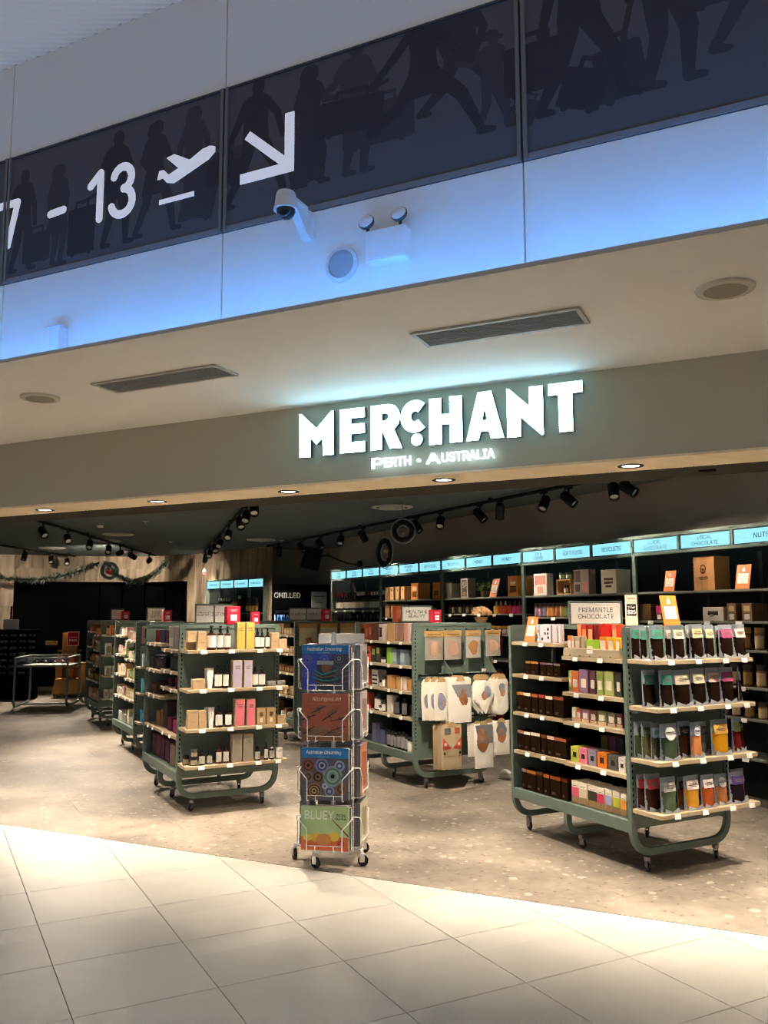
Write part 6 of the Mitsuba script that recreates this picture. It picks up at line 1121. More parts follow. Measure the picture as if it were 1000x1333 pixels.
part(k, 'frame', P(cat(cbox(-.12, .12, 0, .10, 0, .016), cbox(-.12, .12, 0, .10, .155, .171), cbox(-.12, -.104, 0, .10, .016, .155), cbox(.104, .12, 0, .10, .016, .155), box(-.104, .104, .09, .098, .016, .155))), 'b98f58')
row(WA, tuple(WO + [0, -BAY * 3, 1.815 + .172]), 'on the wooden box, tea and biscuit bay', [BT('green jar with white label', .62 + .11 * i, .08, .075, dep=.07, nm='jar', col='6f8a34', lcol='cfd4b0', cap='3a4a1c', style='jar') for i in range(2)])
row(WA, tuple(WO + [0, -BAY * 3, 1.815 + .017]), 'inside the wooden box', [BT('small amber jar', .68, .06, .09, dep=.08, nm='jar', col='5a3a1c', lcol='d9d0be', cap='2a2420', style='jar')])
wall_row(3, 1.57, 'second shelf of tea and biscuit bay', [BT('slim jar with %s label' % n, .18 + .075 * i, .06, .16, col=c, lcol=l, cap='3a302a', style='jar', nm='jar') for i, (n, c, l) in enumerate([('lilac', '6a5570', 'b9a0b8'), ('pink', '7c5560', 'c99aa8'), ('violet', '5c5478', '9c94b8'), ('orange', 'a86a34', 'e0a860'), ('amber', 'a06030', 'dba05a'), ('coral', 'a84a34', 'e08a6a'), ('yellow', 'b8923c', 'e6c878'), ('green', '6c7a3c', 'b0b878'), ('grey', '5a5650', '9a948a')])] + [BT('green bottle in a pile', .93 + .085 * (i % 3), .07, .12, col='7aa83a', lcol='c4d89a', cap='5c8a2c', style='jar', nm='jar', z=.121 * (i // 3), dep=.05) for i in range(3)])
wall_row(3, 1.30, 'third shelf of tea and biscuit bay', [BX('tea_carton', 'dark tea carton', .2 + .15 * i, .11, .15, ('3a3428', '5c4a30', '2c3a34')[i % 3]) for i in range(10)])
# local chocolate bay
wall_row(4, 1.815, 'top shelf of local chocolate bay', [SG('small orange card', .44, .135, .20, tilt=12), BX('wooden_crate', 'upright plank box with burnt black emblem', .86, .235, .305, 'b98552', bands=[(0, .0, .33, 1, 'c18e5a'), (.34, 0, .66, 1, 'b57f4c')], d=.2), SG('orange card beside the plank box', 1.27, .15, .215, tilt=12), SG('orange card at the right end', 1.73, .13, .22, tilt=12)])
em = part('wooden_crate', 'burnt_emblem', at(WA, WO + [0, -BAY * 4, 1.815], .86, .038)(cat(*[(lambda m: M(np.stack([m.v[:, 0], -m.v[:, 2], m.v[:, 1]], 1), m.f))(prism(q, .0009)) for q in (affinity.scale(Point(-.01, .19).buffer(.042, 16), .8, 1).difference(affinity.scale(Point(-.01, .195).buffer(.030, 16), .8, 1)), Point(-.01, .185).buffer(.014, 8), sbox(-.06, .118, .04, .123), sbox(-.06, .106, .04, .112), sbox(-.045, .096, .025, .1))])), '4a2c16')
wall_row(4, 1.54, 'second shelf of local chocolate bay', [BX('truffle_box', 'dark brown box', .12, .15, .16, '5c4228', d=.2), BX('truffle_box', 'slim box with pink top label', .30, .075, .14, '6a4a34', bands=[(0, .5, 1, 1, 'b8325c'), (.2, .1, .8, .4, 'cfc4b4')]), BX('truffle_box', 'white box with black swan sketch', .94, .20, .125, 'e2d8c8', bands=[(.25, .4, .75, .7, '3c3a38'), (.35, .3, .5, .5, '8c8880')], turn=10), BX('truffle_box', 'brown box with oval window', 1.14, .095, .155, '6c543c', bands=[(.2, .55, .8, .85, 'a8946c'), (.25, .1, .75, .4, 'b0aca4')]), BX('truffle_box', 'brown box with oval window and wooden side', 1.30, .105, .155, '6c5238', bands=[(.2, .55, .8, .85, 'a8946c'), (.25, .1, .75, .4, 'b0aca4')], d=.2)])
wp_ = lambda look, a, c: BX('nut_pack', look, a, .082, .175, 'd9cdbd', bands=[(.15, .80, .85, .96, c), (.2, .1, .8, .3, '5a3a26'), (.25, .4, .35, .75, '4a4038'), (.6, .4, .7, .75, '4a4038')], d=.06)
wall_row(5, 1.54, 'second shelf of nuts bay', [wp_('white pack with grey print', .085, '9a9488'), wp_('white pack with orange print', .24, 'c98a4c'), wp_('white pack with tan print', .33, 'c9a06c'), wp_('white pack with red print', .47, 'b84a3c'), wp_('white pack with brown print', .56, '8a5a3c')])
wall_row(5, 1.815, 'top shelf of nuts bay', [SG('orange card right of centre', .28, .135, .21, tilt=12)])
for b_, nm_ in ((4, 'local chocolate bay'), (5, 'nuts bay')):
    for z, oz in ((1.297, 'third'), (.986, 'fourth'), (.725, 'fifth')):
        n_ = 12 if z != .725 else 10
        wall_row(b_, z, f'{oz} shelf of {nm_}', [BT('tall nut jar with gold lid' if z == 1.297 else 'squat nut jar', .16 + .135 * i, .085, .19 if z != .725 else .14, nm='jar', col=('5a3c22', '8a6236', '3a2a1e')[(i + b_) % 3], lcol='c9b48c' if i % 2 else '9a7a4c', cap='b08a4a' if z > 1 else '3a332b', style='jar') for i in range(n_)])
# orange card and red carton standing on the gondola tops
row(END, (4.39, 4.176, TOP), 'top of chocolate gondola', [('sign', 'leaning_card', 'large orange card with flame emblem behind the pouches', 'sign', 0, .15, .205, 0, dict(tilt=10, turn=0))])
row(END, (4.06, 8.05, TOP), 'top of glove gondola', [BX('red_carton', 'orange and red carton left of the HEALTH sign', .425, .11, .17, 'c9603c', bands=[(.7, .0, 1, 1, 'b0242c'), (.1, .2, .6, .8, 'd9764c')], dep=0)])

# ---------------------------------------------------------------- small lit shelving set in the timber wall, cold cabinet, monitor
ka, kb_ = np.array([5.455, 18.30]), np.array([5.965, 16.15]); kd = kb_ - ka; KL = float(np.linalg.norm(kd)); kd /= KL; kn = np.array([-kd[1], kd[0]])
KA = np.array([[kd[0], kd[1], 0], [kn[0], kn[1], 0], [0, 0, 1.0]]); KO = np.array([ka[0] - kn[0] * .10, ka[1] - kn[1] * .10, 0])
kp = lambda m: m.tf(KA, KO)
k = thing('wall_shelf_unit', 'small lit shelving with four blue headers set in the timber wall', 'shelving', 'bays of wall shelving')
part(k, 'frame', kp(cat(*[cbox(KL / 4 * i - .015, KL / 4 * i + .015, 0, .07, 0.9, 2.32) for i in range(5)], cbox(-.015, KL + .015, 0, .07, 2.32, 2.345))), bsdf='b_green')
part(k, 'back_panel', kp(box(-.01, KL + .01, .072, .078, .9, 2.32)), '1d2322')
part(k, 'base', kp(cbox(-.015, KL + .015, 0, .07, 0.0, .9)), bsdf='b_greendark')
for i in range(4):
    s_ = part(k, 'lit_sign', kp(box(KL / 4 * i + .022, KL / 4 * (i + 1) - .022, .004, .012, 2.16, 2.31)), '12282e', emit=CY * SIGN_GLOW, weight=0.1)
    part(s_, 'lettering', kp(text('HOMEWARES', .04, .0006, False, .42).mv(KL / 4 * (i + .5), .0034, 2.235)), '06181c')
for z in (1.64, 1.28): part(k, 'shelf', kp(cbox(.0, KL, -.14, .068, z - .02, z)), '6e7166', 'satin')
KK = KO + np.array([-kn[0] * .13, -kn[1] * .13, 0])
row(KA, tuple(KK + [0, 0, 1.64]), 'top shelf in the timber wall', [BX('gift_box', 'white box with coloured fruit picture', .29, .36, .16, 'd9d6d0', bands=[(.2, .25, .45, .6, 'd9843c'), (.5, .25, .7, .6, 'c2543c')], dep=.02)] + [BT('wine bottle with gold label', .66 + .1 * i, .075, .31, dep=.02, col='1c1712', lcol='b08a4a', cap='d9d4c6', style='wine') for i in range(5)] + [BX('bottle_carton', 'black carton behind the barrel', 1.47, .14, .36, '2a2826', dep=.05, bands=[(.1, .8, .9, .95, 'cfcac0')])] + [BT('olive wine bottle with gold label', 1.77 + .11 * i, .08, .30, dep=.02, col='23271a', lcol='b89a4c', cap='2a2a22', style='wine') for i in range(4)])
k = thing('wooden_barrel', 'small round wooden barrel on the shelf in the timber wall', 'barrel'); P = at(KA, KK + [0, 0, 1.64], 1.26, .02)
part(k, 'staves', P(lathe([(.10, 0), (.122, .035), (.125, .06), (.122, .085), (.10, .12)], 18).rot(90, 0).mv(0, .13, .126)), 'a8763c'); part(k, 'hoop', P(cat(lathe([(.124, .035), (.127, .035), (.127, .047), (.124, .047)], 18, cap=False).rot(90, 0).mv(0, .13, .126), lathe([(.124, .076), (.127, .076), (.127, .088), (.124, .088)], 18, cap=False).rot(90, 0).mv(0, .13, .126))), '3a3632', 'metal'); part(k, 'tap', P(lathe([(.012, -.01), (.012, .04)], 10).rot(90, 0).mv(0, .01, .07)), '6a4a24')
row(KA, tuple(KK + [0, 0, 1.28]), 'second shelf in the timber wall', [BT('dark bottle', 1.70 + .1 * i, .075, .30, dep=.02, col='12130f', lcol='5a5244', cap='2c2a24', style='wine') for i in range(5)])
# cold cabinet
fx0, fx1, fy = 6.03, 7.24, 16.0
k = thing('cold_cabinet', 'tall black cold cabinet reading CHILLED with a blue lit glass door', 'fridge')
part(k, 'cabinet', cat(box(fx0, fx1, fy, fy + .70, 1.70, 2.20), box(fx0, fx0 + .04, fy, fy + .7, 0, 1.7), box(fx1 - .04, fx1, fy, fy + .7, 0, 1.7), box(fx0 + .04, fx1 - .04, fy + .66, fy + .70, 0, 1.7), box(fx0 + .04, fx1 - .04, fy, fy + .66, 0, .2)), bsdf='b_black')
part(k, 'lettering', text('CHILLED', .095, .004, True).mv(fx0 + .30, fy - .0005, 1.985), 'cfd2d4')
dr_ = part(k, 'door', cat(cbox(fx0 + .045, fx0 + .085, fy - .02, fy - .001, .2, 1.69), cbox(fx1 - .085, fx1 - .045, fy - .02, fy - .001, .2, 1.69), cbox(fx0 + .62, fx0 + .66, fy - .02, fy - .001, .2, 1.69), cbox(fx0 + .085, fx1 - .085, fy - .02, fy - .001, 1.64, 1.69), cbox(fx0 + .085, fx1 - .085, fy - .02, fy - .001, .2, .25)), '1a1c1e', 'satin')
part(dr_, 'pane', M([[fx0 + .085, fy - .01, .25], [fx0 + .62, fy - .01, .25], [fx0 + .62, fy - .01, 1.64], [fx0 + .085, fy - .01, 1.64]], [[0, 1, 2, 3]]), bsdf='m_glass'); part(dr_, 'pane', M([[fx0 + .66, fy - .01, .25], [fx1 - .085, fy - .01, .25], [fx1 - .085, fy - .01, 1.64], [fx0 + .66, fy - .01, 1.64]], [[0, 1, 2, 3]]), bsdf='m_glass')
part(k, 'lamp', cbox(fx0 + .05, fx0 + .07, fy + .03, fy + .05, .3, 1.6), 'ffffff', emit=np.array([.35, .65, 1.0]) * 2.5, weight=0.1); part(k, 'rear_light_panel', box(fx0 + .06, fx0 + .5, fy + .645, fy + .655, .3, 1.6), 'ffffff', emit=np.array([.25, .5, .95]) * .5, weight=.05)
for z in (.6, 1.0, 1.38): part(k, 'shelf', cbox(fx0 + .05, fx1 - .05, fy + .1, fy + .64, z - .012, z), 'aab4ba', 'metal')
row(END, (fx0 + .06, fy + .15, 1.38), 'top shelf of the cold cabinet', [BT('water bottle', .08 + .085 * i, .065, .22, col='9ab8d8', lcol='3a6ab0', cap='e4eaf2', style='cap') for i in range(6)])
row(END, (fx0 + .06, fy + .15, 1.0), 'second shelf of the cold cabinet', [BT('soft drink bottle', .08 + .085 * i, .065, .22, col='5a86b8' if i % 2 else '8a3a3a', lcol='c8d4e4', cap='e4eaf2', style='cap') for i in range(6)])
nb = thing('notice_board', 'pale notice board on the front of the black cold cabinet', 'notice'); part(nb, 'board', cbox(fx1 - .40, fx1 - .06, fy - .012, fy - .0005, 1.72, 2.06), 'c9c9c4'); part(nb, 'print', cat(box(fx1 - .35, fx1 - .11, fy - .0128, fy - .012, 1.96, 1.98), box(fx1 - .33, fx1 - .13, fy - .0128, fy - .012, 1.80, 1.803), box(fx1 - .33, fx1 - .13, fy - .0128, fy - .012, 1.88, 1.883), box(fx1 - .31, fx1 - .15, fy - .0128, fy - .012, 1.83, 1.845)), '6a6a66')
# monitor on an arm
k = thing('monitor', 'black flat monitor tilted down on a black arm above the wine bay', 'monitor')
mp = np.array([5.80, 13.55, 2.56]); mA = np.array([[.86, -.50, .0], [.50, .86, 0], [0, 0, 1.0]])
part(k, 'screen', cbox(-.16, .16, 0, .05, -.20, .20, .004).rot(-16, 0).rot(12, 1).tf(mA, mp), '0d0e10', 'satin')
part(k, 'arm', cat(tube([mp + [.02, .04, .02], mp + [.30, .0, .06]], .020, 8), tube([mp + [.30, 0, .06], mp + [.56, -.22, -.08]], .017, 8), tube([mp + [.56, -.22, -.08], [6.555, 13.2, 2.44]], .014, 8)), '0c0c0d', 'satin')
part(k, 'wall_plate', cbox(6.535, 6.559, 13.13, 13.27, 2.36, 2.52), '0c0c0d', 'satin')

# ---------------------------------------------------------------- shop ceiling fittings and Christmas decorations
for x, y, l in ((2.79, 14.75, 'left round white ceiling diffuser near the left light track'), (5.13, 9.43, 'right round white ceiling diffuser above the hanging wreaths'), (5.30, 14.7, 'small looking round ceiling diffuser beside the middle light track'), (2.84, 16.1, 'round ceiling diffuser half hidden behind the left light track'), (2.2, 18.4, 'round ceiling diffuser nearest the timber back wall')):
    k = thing('ceiling_diffuser', l, 'air vent', 'round ceiling diffusers')
    part(k, 'ring', lathe([(.26, CE - .001), (.265, CE - .012), (.22, CE - .022), (.20, CE - .014)], 28, x, y, cap=False), 'd8d4cc', 'satin'); part(k, 'ring', lathe([(.165, CE - .002), (.17, CE - .022), (.13, CE - .030), (.11, CE - .02)], 24, x, y, cap=False), 'd0ccc4', 'satin'); part(k, 'centre_cone', lathe([(.08, CE - .004), (.085, CE - .03), (.03, CE - .036)], 20, x, y), 'd0ccc4', 'satin')
for x, y, l in ((2.755, 12.57, 'white sprinkler nearest the fascia'), (3.96, 15.9, 'white sprinkler farther back under the dark ceiling'), (5.69, 14.7, 'white sprinkler near the right light track')):
    k = thing('sprinkler', l, 'sprinkler', 'sprinklers'); part(k, 'rose', lathe([(.045, CE - .001), (.045, CE - .008), (.015, CE - .014)], 16, x, y), 'd9d5cd', 'satin'); part(k, 'head', lathe([(.010, CE - .014), (.010, CE - .045), (.022, CE - .047), (.022, CE - .050)], 12, x, y), 'c9c9c9', 'metal')
for x, y, l in ((2.27, 13.45, 'small white smoke detector left of the sprinkler'), (3.7, 18.7, 'small white smoke detector near the timber wall')):
    k = thing('smoke_detector', l, 'smoke detector', 'smoke detectors'); part(k, 'body', lathe([(.055, CE - .001), (.055, CE - .018), (.035, CE - .035), (.02, CE - .038)], 18, x, y), 'd9d5cd', 'satin')
def wreath(c, R, r, facing, label, ball, hang=True, squash=1.0, thin=False):
    k = thing('wreath', label, 'wreath', 'Christmas wreaths'); c = np.array(c, float); f = np.array([*facing, 0.0]); f /= np.linalg.norm(f); u = np.array([-f[1], f[0], 0]); A = np.array([u, f, [0, 0, 1]]); q = random.Random(int(c[0] * 100)); tf = []
    for i in range(420):
        a = i / 420 * 6.283; p0 = np.array([R * math.cos(a), 0, R * math.sin(a)]); t_ = q.uniform(0, 6.28); rad = np.array([math.cos(a), 0, math.sin(a)]) * math.cos(t_) + np.array([0, 1, 0]) * math.sin(t_)
        s = np.array([-math.sin(a), 0, math.cos(a)]) * q.uniform(-.5, .5); tip = p0 + (rad + s) * r * q.uniform(.7, 1.15); b_ = np.cross(rad, [.3, .8, .2]); b_ /= np.linalg.norm(b_); tf.append(M([p0 + b_ * .006, p0 - b_ * .006, tip], [[0, 1, 2]]))
    part(k, 'needles', cat(*tf).tf(A, c), '25332c'); part(k, 'frame_ring', tube([(R * math.cos(a), 0, R * math.sin(a)) for a in np.linspace(0, 6.283, 33)[:-1]], r * .55, 6, closed=True).tf(A, c), '1a2420')
    for rr_ in (R + r * .95, R - r * .95): part(k, 'tinsel_ring', tube([(rr_ * math.cos(a), -.01, rr_ * math.sin(a)) for a in np.linspace(0, 6.283, 41)[:-1]], .006, 5, closed=True).tf(A, c), 'aab2b4', 'satin')
    for (bx_, bz, br, col) in ball: part(k, 'bauble', lathe([(br * math.sin(t), -br * math.cos(t)) for t in np.linspace(.05, 3.09, 9)], 14).mv(bx_, -.03, bz).tf(A, c), col, 'metal')
    if ball: part(k, 'bauble_thread', tube([(0, 0, R - r), (0, -.02, max(b[1] + b[2] for b in ball))], .0025, 4).tf(A, c), '8a8a84')
    if hang: part(k, 'thread', tube([c + [0, 0, R + r * .7], [c[0], c[1], CE - .0005]], .002, 4), '5a5a58')
wreath((4.95, 8.83, 2.585), .105, .042, (-.50, -.86), 'round dark wreath with silver rings hanging right of the other', [(0, -.02, .035, 'b9a37c')])
wreath((5.2, 9.77, 2.40), .155, .05, (-.92, -.02), 'dark wreath seen edge on, hanging lower with gold baubles', [(0, .03, .045, 'c0a468'), (.02, -.06, .035, 'b89a5c')])
wb_ = bw(9.98); wn = nrm(9.98)
wreath((wb_[0] + wn[0] * .08, wb_[1] + wn[1] * .08, 2.62), .17, .06, wn, 'wreath with red middle on the timber wall between two garlands', [(0, 0, .085, 'a02a20')], hang=False)
def swag(p0, p1, sag, label, lit):
    k = thing('garland', label, 'garland', 'tinsel garlands along the timber wall'); p0, p1 = np.array(p0, float), np.array(p1, float); n = 60; q = random.Random(int(p0[0] * 31 + 7)); P_ = [p0 + (p1 - p0) * t - np.array([0, 0, sag * 4 * t * (1 - t)]) for t in np.linspace(0, 1, n)]
    part(k, 'core', tube(P_, .022, 6), '1a211d')
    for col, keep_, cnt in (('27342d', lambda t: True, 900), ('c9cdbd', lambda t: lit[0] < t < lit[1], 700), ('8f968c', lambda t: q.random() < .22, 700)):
        tf = []
        for i in range(cnt):
            t = q.random()
            if not keep_(t): continue
            c = P_[min(int(t * (n - 1)), n - 2)]; d = np.array([q.gauss(0, 1), q.gauss(0, 1), q.gauss(0, 1)]); d /= np.linalg.norm(d); b_ = np.cross(d, [.2, .5, .8]); b_ /= np.linalg.norm(b_); c = c + (P_[1] - P_[0]) * q.uniform(-.7, .7); tf.append(M([c + b_ * .016, c - b_ * .016, c + d * q.uniform(.07, .12)], [[0, 1, 2]]))
        part(k, 'tinsel', cat(*tf), col, 'satin')
    for p in (p0, p1): part(k, 'cord', tube([p, [p[0], p[1], CE - .0005]], .003, 4), '2a2a2a')
pz = lambda u, z, off=.9: [*(bw(u) + nrm(u) * off), z]
swag(pz(6.6, 2.80), pz(9.78, 2.76), .42, 'left tinsel garland sagging in front of the timber wall', (.55, .9)); swag(pz(10.0, 2.76), pz(12.75, 2.80), .46, 'right tinsel garland sagging in front of the timber wall', (.52, .8))
k = thing('hanging_ornament', 'small silver and red ornament hanging from the far end of the middle track', 'ornament'); op = np.array([5.19, 17.9, 2.918])
part(k, 'thread', tube([op - [0, 0, .02], op - [0, 0, .30]], .003, 4), '5a5a58'); part(k, 'bell', lathe([(.05, 0), (.04, .05), (.02, .09), (.006, .10)], 12, op[0], op[1], op[2] - .42), '8c9494', 'metal'); part(k, 'bow', lathe([(.01, 0), (.04, .02), (.045, .04), (.01, .06)], 10, op[0], op[1], op[2] - .49), 'b5402c', 'satin')

# ---------------------------------------------------------------- fittings on the upper wall and soffit
wpt = lambda t, s, z: EYE + (fpt(t, s, z) - EYE) * WS
WA_ = FA
k = thing('security_camera', 'white dome security camera on an arm below the dark band', 'camera')
part(k, 'wall_box', wallf(cbox(-2.01, -1.95, -1.66, -1.601, 3.34, 3.47, .006)), 'd8d8d8', 'satin')
part(k, 'arm', wallf(cat(cbox(-2.005, -1.955, -1.80, -1.655, 3.455, 3.49, .01), M([[-2.0, -1.66, 3.35], [-1.96, -1.66, 3.35], [-2.0, -1.66, 3.46], [-1.96, -1.66, 3.46], [-2.0, -1.78, 3.46], [-1.96, -1.78, 3.46]], [[0, 1, 3], [0, 3, 2], [0, 2, 4], [1, 5, 3], [0, 4, 5], [0, 5, 1], [2, 3, 5], [2, 5, 4]]))), 'd8d8d8', 'satin')
part(k, 'housing', wallf(lathe([(.022, .075), (.040, .070), (.046, .055), (.050, .008), (.054, 0), (.056, -.012), (.044, -.012)], 22, -1.98, -1.815, 3.415)), 'd4d4d4', 'satin')
part(k, 'dome', wallf(lathe([(.043 * math.cos(t), -.012 - .043 * math.sin(t)) for t in np.linspace(0, 1.55, 8)], 22, -1.98, -1.815, 3.415)), '15171c', 'gloss')
k = thing('emergency_light', 'white emergency light box with two round lamps on the upper wall', 'emergency light')
part(k, 'box', wallf(cbox(-1.66, -1.465, -1.665, -1.601, 3.155, 3.30, .004)), 'e2e2e2', 'satin')
for t, z in ((-1.655, 3.345), (-1.495, 3.350)):
    lm = part(k, 'lamp', wallf(cat(lathe([(.012, -.03), (.034, -.012), (.038, .0), (.036, .006)], 20).rot(70, 0).mv(t, -1.66, z), tube([(t, -1.655, z - .012), (t, -1.64, 3.300)], .008, 8))), '43434a', 'satin')
    part(lm, 'lens', wallf(lathe([(.036, .004), (.030, .012), (.012, .018), (.001, .019)], 20).rot(70, 0).mv(t, -1.66, z)), 'd9dde4', 'gloss')
k = thing('wall_speaker', 'round white speaker grille on the upper wall beside the camera', 'speaker', 'round speakers')
part(k, 'rim', wallf(lathe([(.085, 0), (.082, .012), (.066, .014)], 30, cap=False).rot(90, 0).mv(-1.81, -1.601, 3.197)), 'cfd2d6', 'satin'); part(k, 'grille', wallf(lathe([(.001, .010), (.066, .010)], 30, cap=False).rot(90, 0).mv(-1.81, -1.601, 3.197)), '9fa8ae')
k = thing('cable_stub', 'white cable box standing on the ledge of the upper wall at left', 'cable box'); part(k, 'box', wallf(cbox(-3.575, -3.50, -1.66, -1.601, 3.00, 3.150, .004)), 'dcdcdc', 'satin'); part(k, 'lid', wallf(cbox(-3.61, -3.498, -1.665, -1.601, 3.150, 3.158, .002)), 'd0d0d4', 'satin')
for t, s_, l in ((-.225, -1.035, 'large round speaker in the soffit at right'), (-4.37, -.985, 'round speaker in the soffit at left')):
    k = thing('ceiling_speaker', l, 'speaker', 'round speakers'); part(k, 'rim', front(lathe([(.125, 3.0115), (.122, 3.000), (.092, 2.997)], 32, t, s_, cap=False)), 'c9c2b4', 'satin'); part(k, 'grille', front(lathe([(.092, 2.998), (.001, 2.998)], 32, t, s_, cap=False)), '9a9280')
for ta, tb, l in ((-3.83, -2.90, 'long dark air grille in the soffit at left'), (-1.70, -.845, 'long dark air grille in the soffit above the lettering')):
    k = thing('air_grille', l, 'air vent', 'air grilles in the soffit'); s0, s1 = -1.10, -.86
    part(k, 'frame', front(cat(cbox(ta, tb, s0, s0 + .025, 3.000, 3.0115), cbox(ta, tb, s1 - .025, s1, 3.000, 3.0115), cbox(ta, ta + .025, s0 + .025, s1 - .025, 3.0, 3.0115), cbox(tb - .025, tb, s0 + .025, s1 - .025, 3.0, 3.0115))), 'b5afa3', 'satin')
    part(k, 'dark_duct', front(box(ta + .02, tb - .02, s0 + .02, s1 - .02, 3.0095, 3.0117)), '1a1918')
    for i in range(6): part(k, 'blade', front(cbox(ta + .025, tb - .025, -.0012, .0012, -.009, .0, .0004).mv(0, s0 + .045 + .030 * i, 3.0090)), 'd2ccc0', 'satin')
k = thing('exit_hatch', 'small dark slot in the shutter housing at right', 'vent'); part(k, 'slot', front(cbox(-.52, -.42, .55, .60, 2.462, 2.4725)), '111111')
# ---------------------------------------------------------------- revolving calendar rack
RC = np.array([2.45, 5.335, 0.0])
def face(q):
    """frame of one rack face: local x right, y inward, z up, origin on the axis"""
    y = np.array([.612, .791]); a = math.radians(q); y = np.array([math.cos(a) * y[0] - math.sin(a) * y[1], math.sin(a) * y[0] + math.cos(a) * y[1]])
    return np.array([[y[1], -y[0], 0], [y[0], y[1], 0], [0, 0, 1.0]])
rk = thing('calendar_rack', 'revolving white wire rack of calendars on four castored legs at the shop edge', 'display rack')
part(rk, 'column', lathe([(.016, .10), (.016, 1.48), (.008, 1.49)], 14, RC[0], RC[1]), 'd6d6d6', 'metal')
for q, (fx, fy_) in enumerate(((2.248, 5.509), (2.286, 5.252), (2.572, 5.150), (2.716, 5.420))):
    d = np.array([fx, fy_]) - RC[:2]; l = np.linalg.norm(d); d /= l
    lg = part(rk, 'leg', tube([RC + [d[0] * .01, d[1] * .01, .112], RC + [d[0] * .10, d[1] * .10, .116], [fx, fy_, .092]], .011, 4, sx=.020), 'cfcfca', 'satin')
    cs_ = part(rk, 'castor', cat(lathe([(.012, .070), (.018, .074), (.018, .080), (.010, .084)], 12, fx, fy_), cbox(fx - .017, fx - .012, fy_ - .020, fy_ + .014, .026, .074), cbox(fx + .012, fx + .017, fy_ - .020, fy_ + .014, .026, .074)).rot(25 * q, 2, (fx, fy_, 0)), 'd8d8d6', 'metal')
    part(cs_, 'wheel', lathe([(.024, -.011), (.034, -.007), (.034, .007), (.024, .011)], 18).rot(90, 1).mv(fx, fy_ - .006, .0345).rot(25 * q, 2, (fx, fy_, 0)), '161616', 'satin')
part(rk, 'hub', lathe([(.05, .095), (.05, .125), (.02, .13)], 16, RC[0], RC[1]), 'c9c9c4', 'metal')
ROWZ = ((1.125, .285), (.805, .295), (.435, .325), (.128, .270))
for q in range(4):
    A = face(-90 * q); f_ = lambda m, q=q, A=A: (m if q % 2 == 0 else m.sc(.84, 1, 1).mv(y=.032)).tf(A, RC)
    for (z, h) in ROWZ:
        w_ = []
        for s in (-1, 1):
            w_.append(tube(arc_path([(s * .172, -.176, z + .19), (s * .172, -.242, z + .19), (s * .115, -.247, z + .13), (s * .115, -.247, z - .005), (s * .115, -.176, z - .008)], .012, 3), .0036, 6))
            w_.append(tube([(s * .06, -.176, z - .008), (s * .06, -.247, z - .005), (s * .06, -.247, z + .03)], .0033, 6))
        w_ += [tube([(-.115, -.247, z + .03), (.115, -.247, z + .03)], .0024, 6), tube([(-.172, -.171, z + .19), (.172, -.171, z + .19)], .0026, 6), tube([(-.12, -.171, z - .008), (.12, -.171, z - .008)], .0026, 6), tube([(0, -.171, z - .008), (0, -.01, z - .008)], .003, 6)]
        part(rk, 'wire_pocket', f_(cat(*w_)), 'f0eee8', 'satin')
    part(rk, 'wire_upright', f_(tube([(.171, -.171, .11), (.171, -.171, 1.36)], .0028, 6)), 'f0eee8', 'satin')
part(rk, 'top_plate', (cbox(-.165, .165, .2325, .2355, 1.12, 1.475, .001)).tf(face(0), RC), 'a3a3a1', 'satin')
def calendar(q, r_, lab, col, depth=.208, w=.310, n=1, d=.027, dx=0, extra=None, h=None, turn=0):
    z, hh = ROWZ[r_]; k = thing('calendar', lab, 'calendar', 'calendars in the revolving rack'); A = face(-90 * q)
    P = at(A, RC + [0, 0, z], dx, -depth - d, turn)
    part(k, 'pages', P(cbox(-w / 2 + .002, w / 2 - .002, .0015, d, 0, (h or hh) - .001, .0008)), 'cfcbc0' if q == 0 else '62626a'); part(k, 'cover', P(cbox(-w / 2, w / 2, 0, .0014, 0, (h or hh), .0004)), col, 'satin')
    if extra: extra(k, P, w, h or hh)
    return k
def fp(poly, d=.0005, y=0.0): m = prism(poly, d); return M(np.stack([m.v[:, 0], y - m.v[:, 2], m.v[:, 1]], 1), m.f)
def rings(k, P, spec):
    for (cx, cz, r, cols) in spec:
        for i, c in enumerate(cols): part(k, 'printed_ring', P(fp(Point(cx, cz).buffer(r * (1 - i / len(cols)), 10), .0004 + .0002 * i)), c, 'satin')
def ad_head(k, P, w, h, blue='2874b4'):
    part(k, 'title_band', P(fp(sbox(-w / 2, h * .80, w / 2, h), .0004)), blue, 'satin'); part(k, 'title', P(text('Australian Dreaming', .022, .0005, True, w * .74).mv(-.01, -.0004, h * .905)), 'e3e6ea'); part(k, 'subtitle', P(text('2024 CALENDAR', .007, .0005, False, w * .3).mv(-.01, -.0004, h * .83)), 'a8c0d6')
def art1(k, P, w, h):
    part(k, 'print', P(fp(sbox(-w / 2, 0, .02, h * .80), .0003)), '3c4fb0', 'satin'); part(k, 'print', P(fp(Polygon([(.02, 0), (w / 2, 0), (w / 2, h * .8), (.06, h * .8), (-.02, h * .4)]), .0004)), '4a4658', 'satin'); ad_head(k, P, w, h)
    rings(k, P, [(-.12, h * .66, .034, ('6a62a8', '4a56b0', '6f6ab8', '3c448c')), (-.01, h * .68, .03, ('5a6ac0', '3c4fb0', '6a78c8')), (.09, h * .70, .03, ('6c6878', '3a3648', '8a8a98', '4a4658')), (-.13, h * .36, .028, ('5c64b8', '3c4fb0', '7a7cc0')), (.11, h * .38, .026, ('5c5868', '3a3648', '6c6878'))])
    for i in range(4): part(k, 'print', P(fp(LineString([(.04, h * (.55 - .12 * i)), (.09, h * (.50 - .12 * i)), (.15, h * (.56 - .12 * i))]).buffer(.004), .0006)), ('5c6472', '6a6070')[i % 2], 'satin')
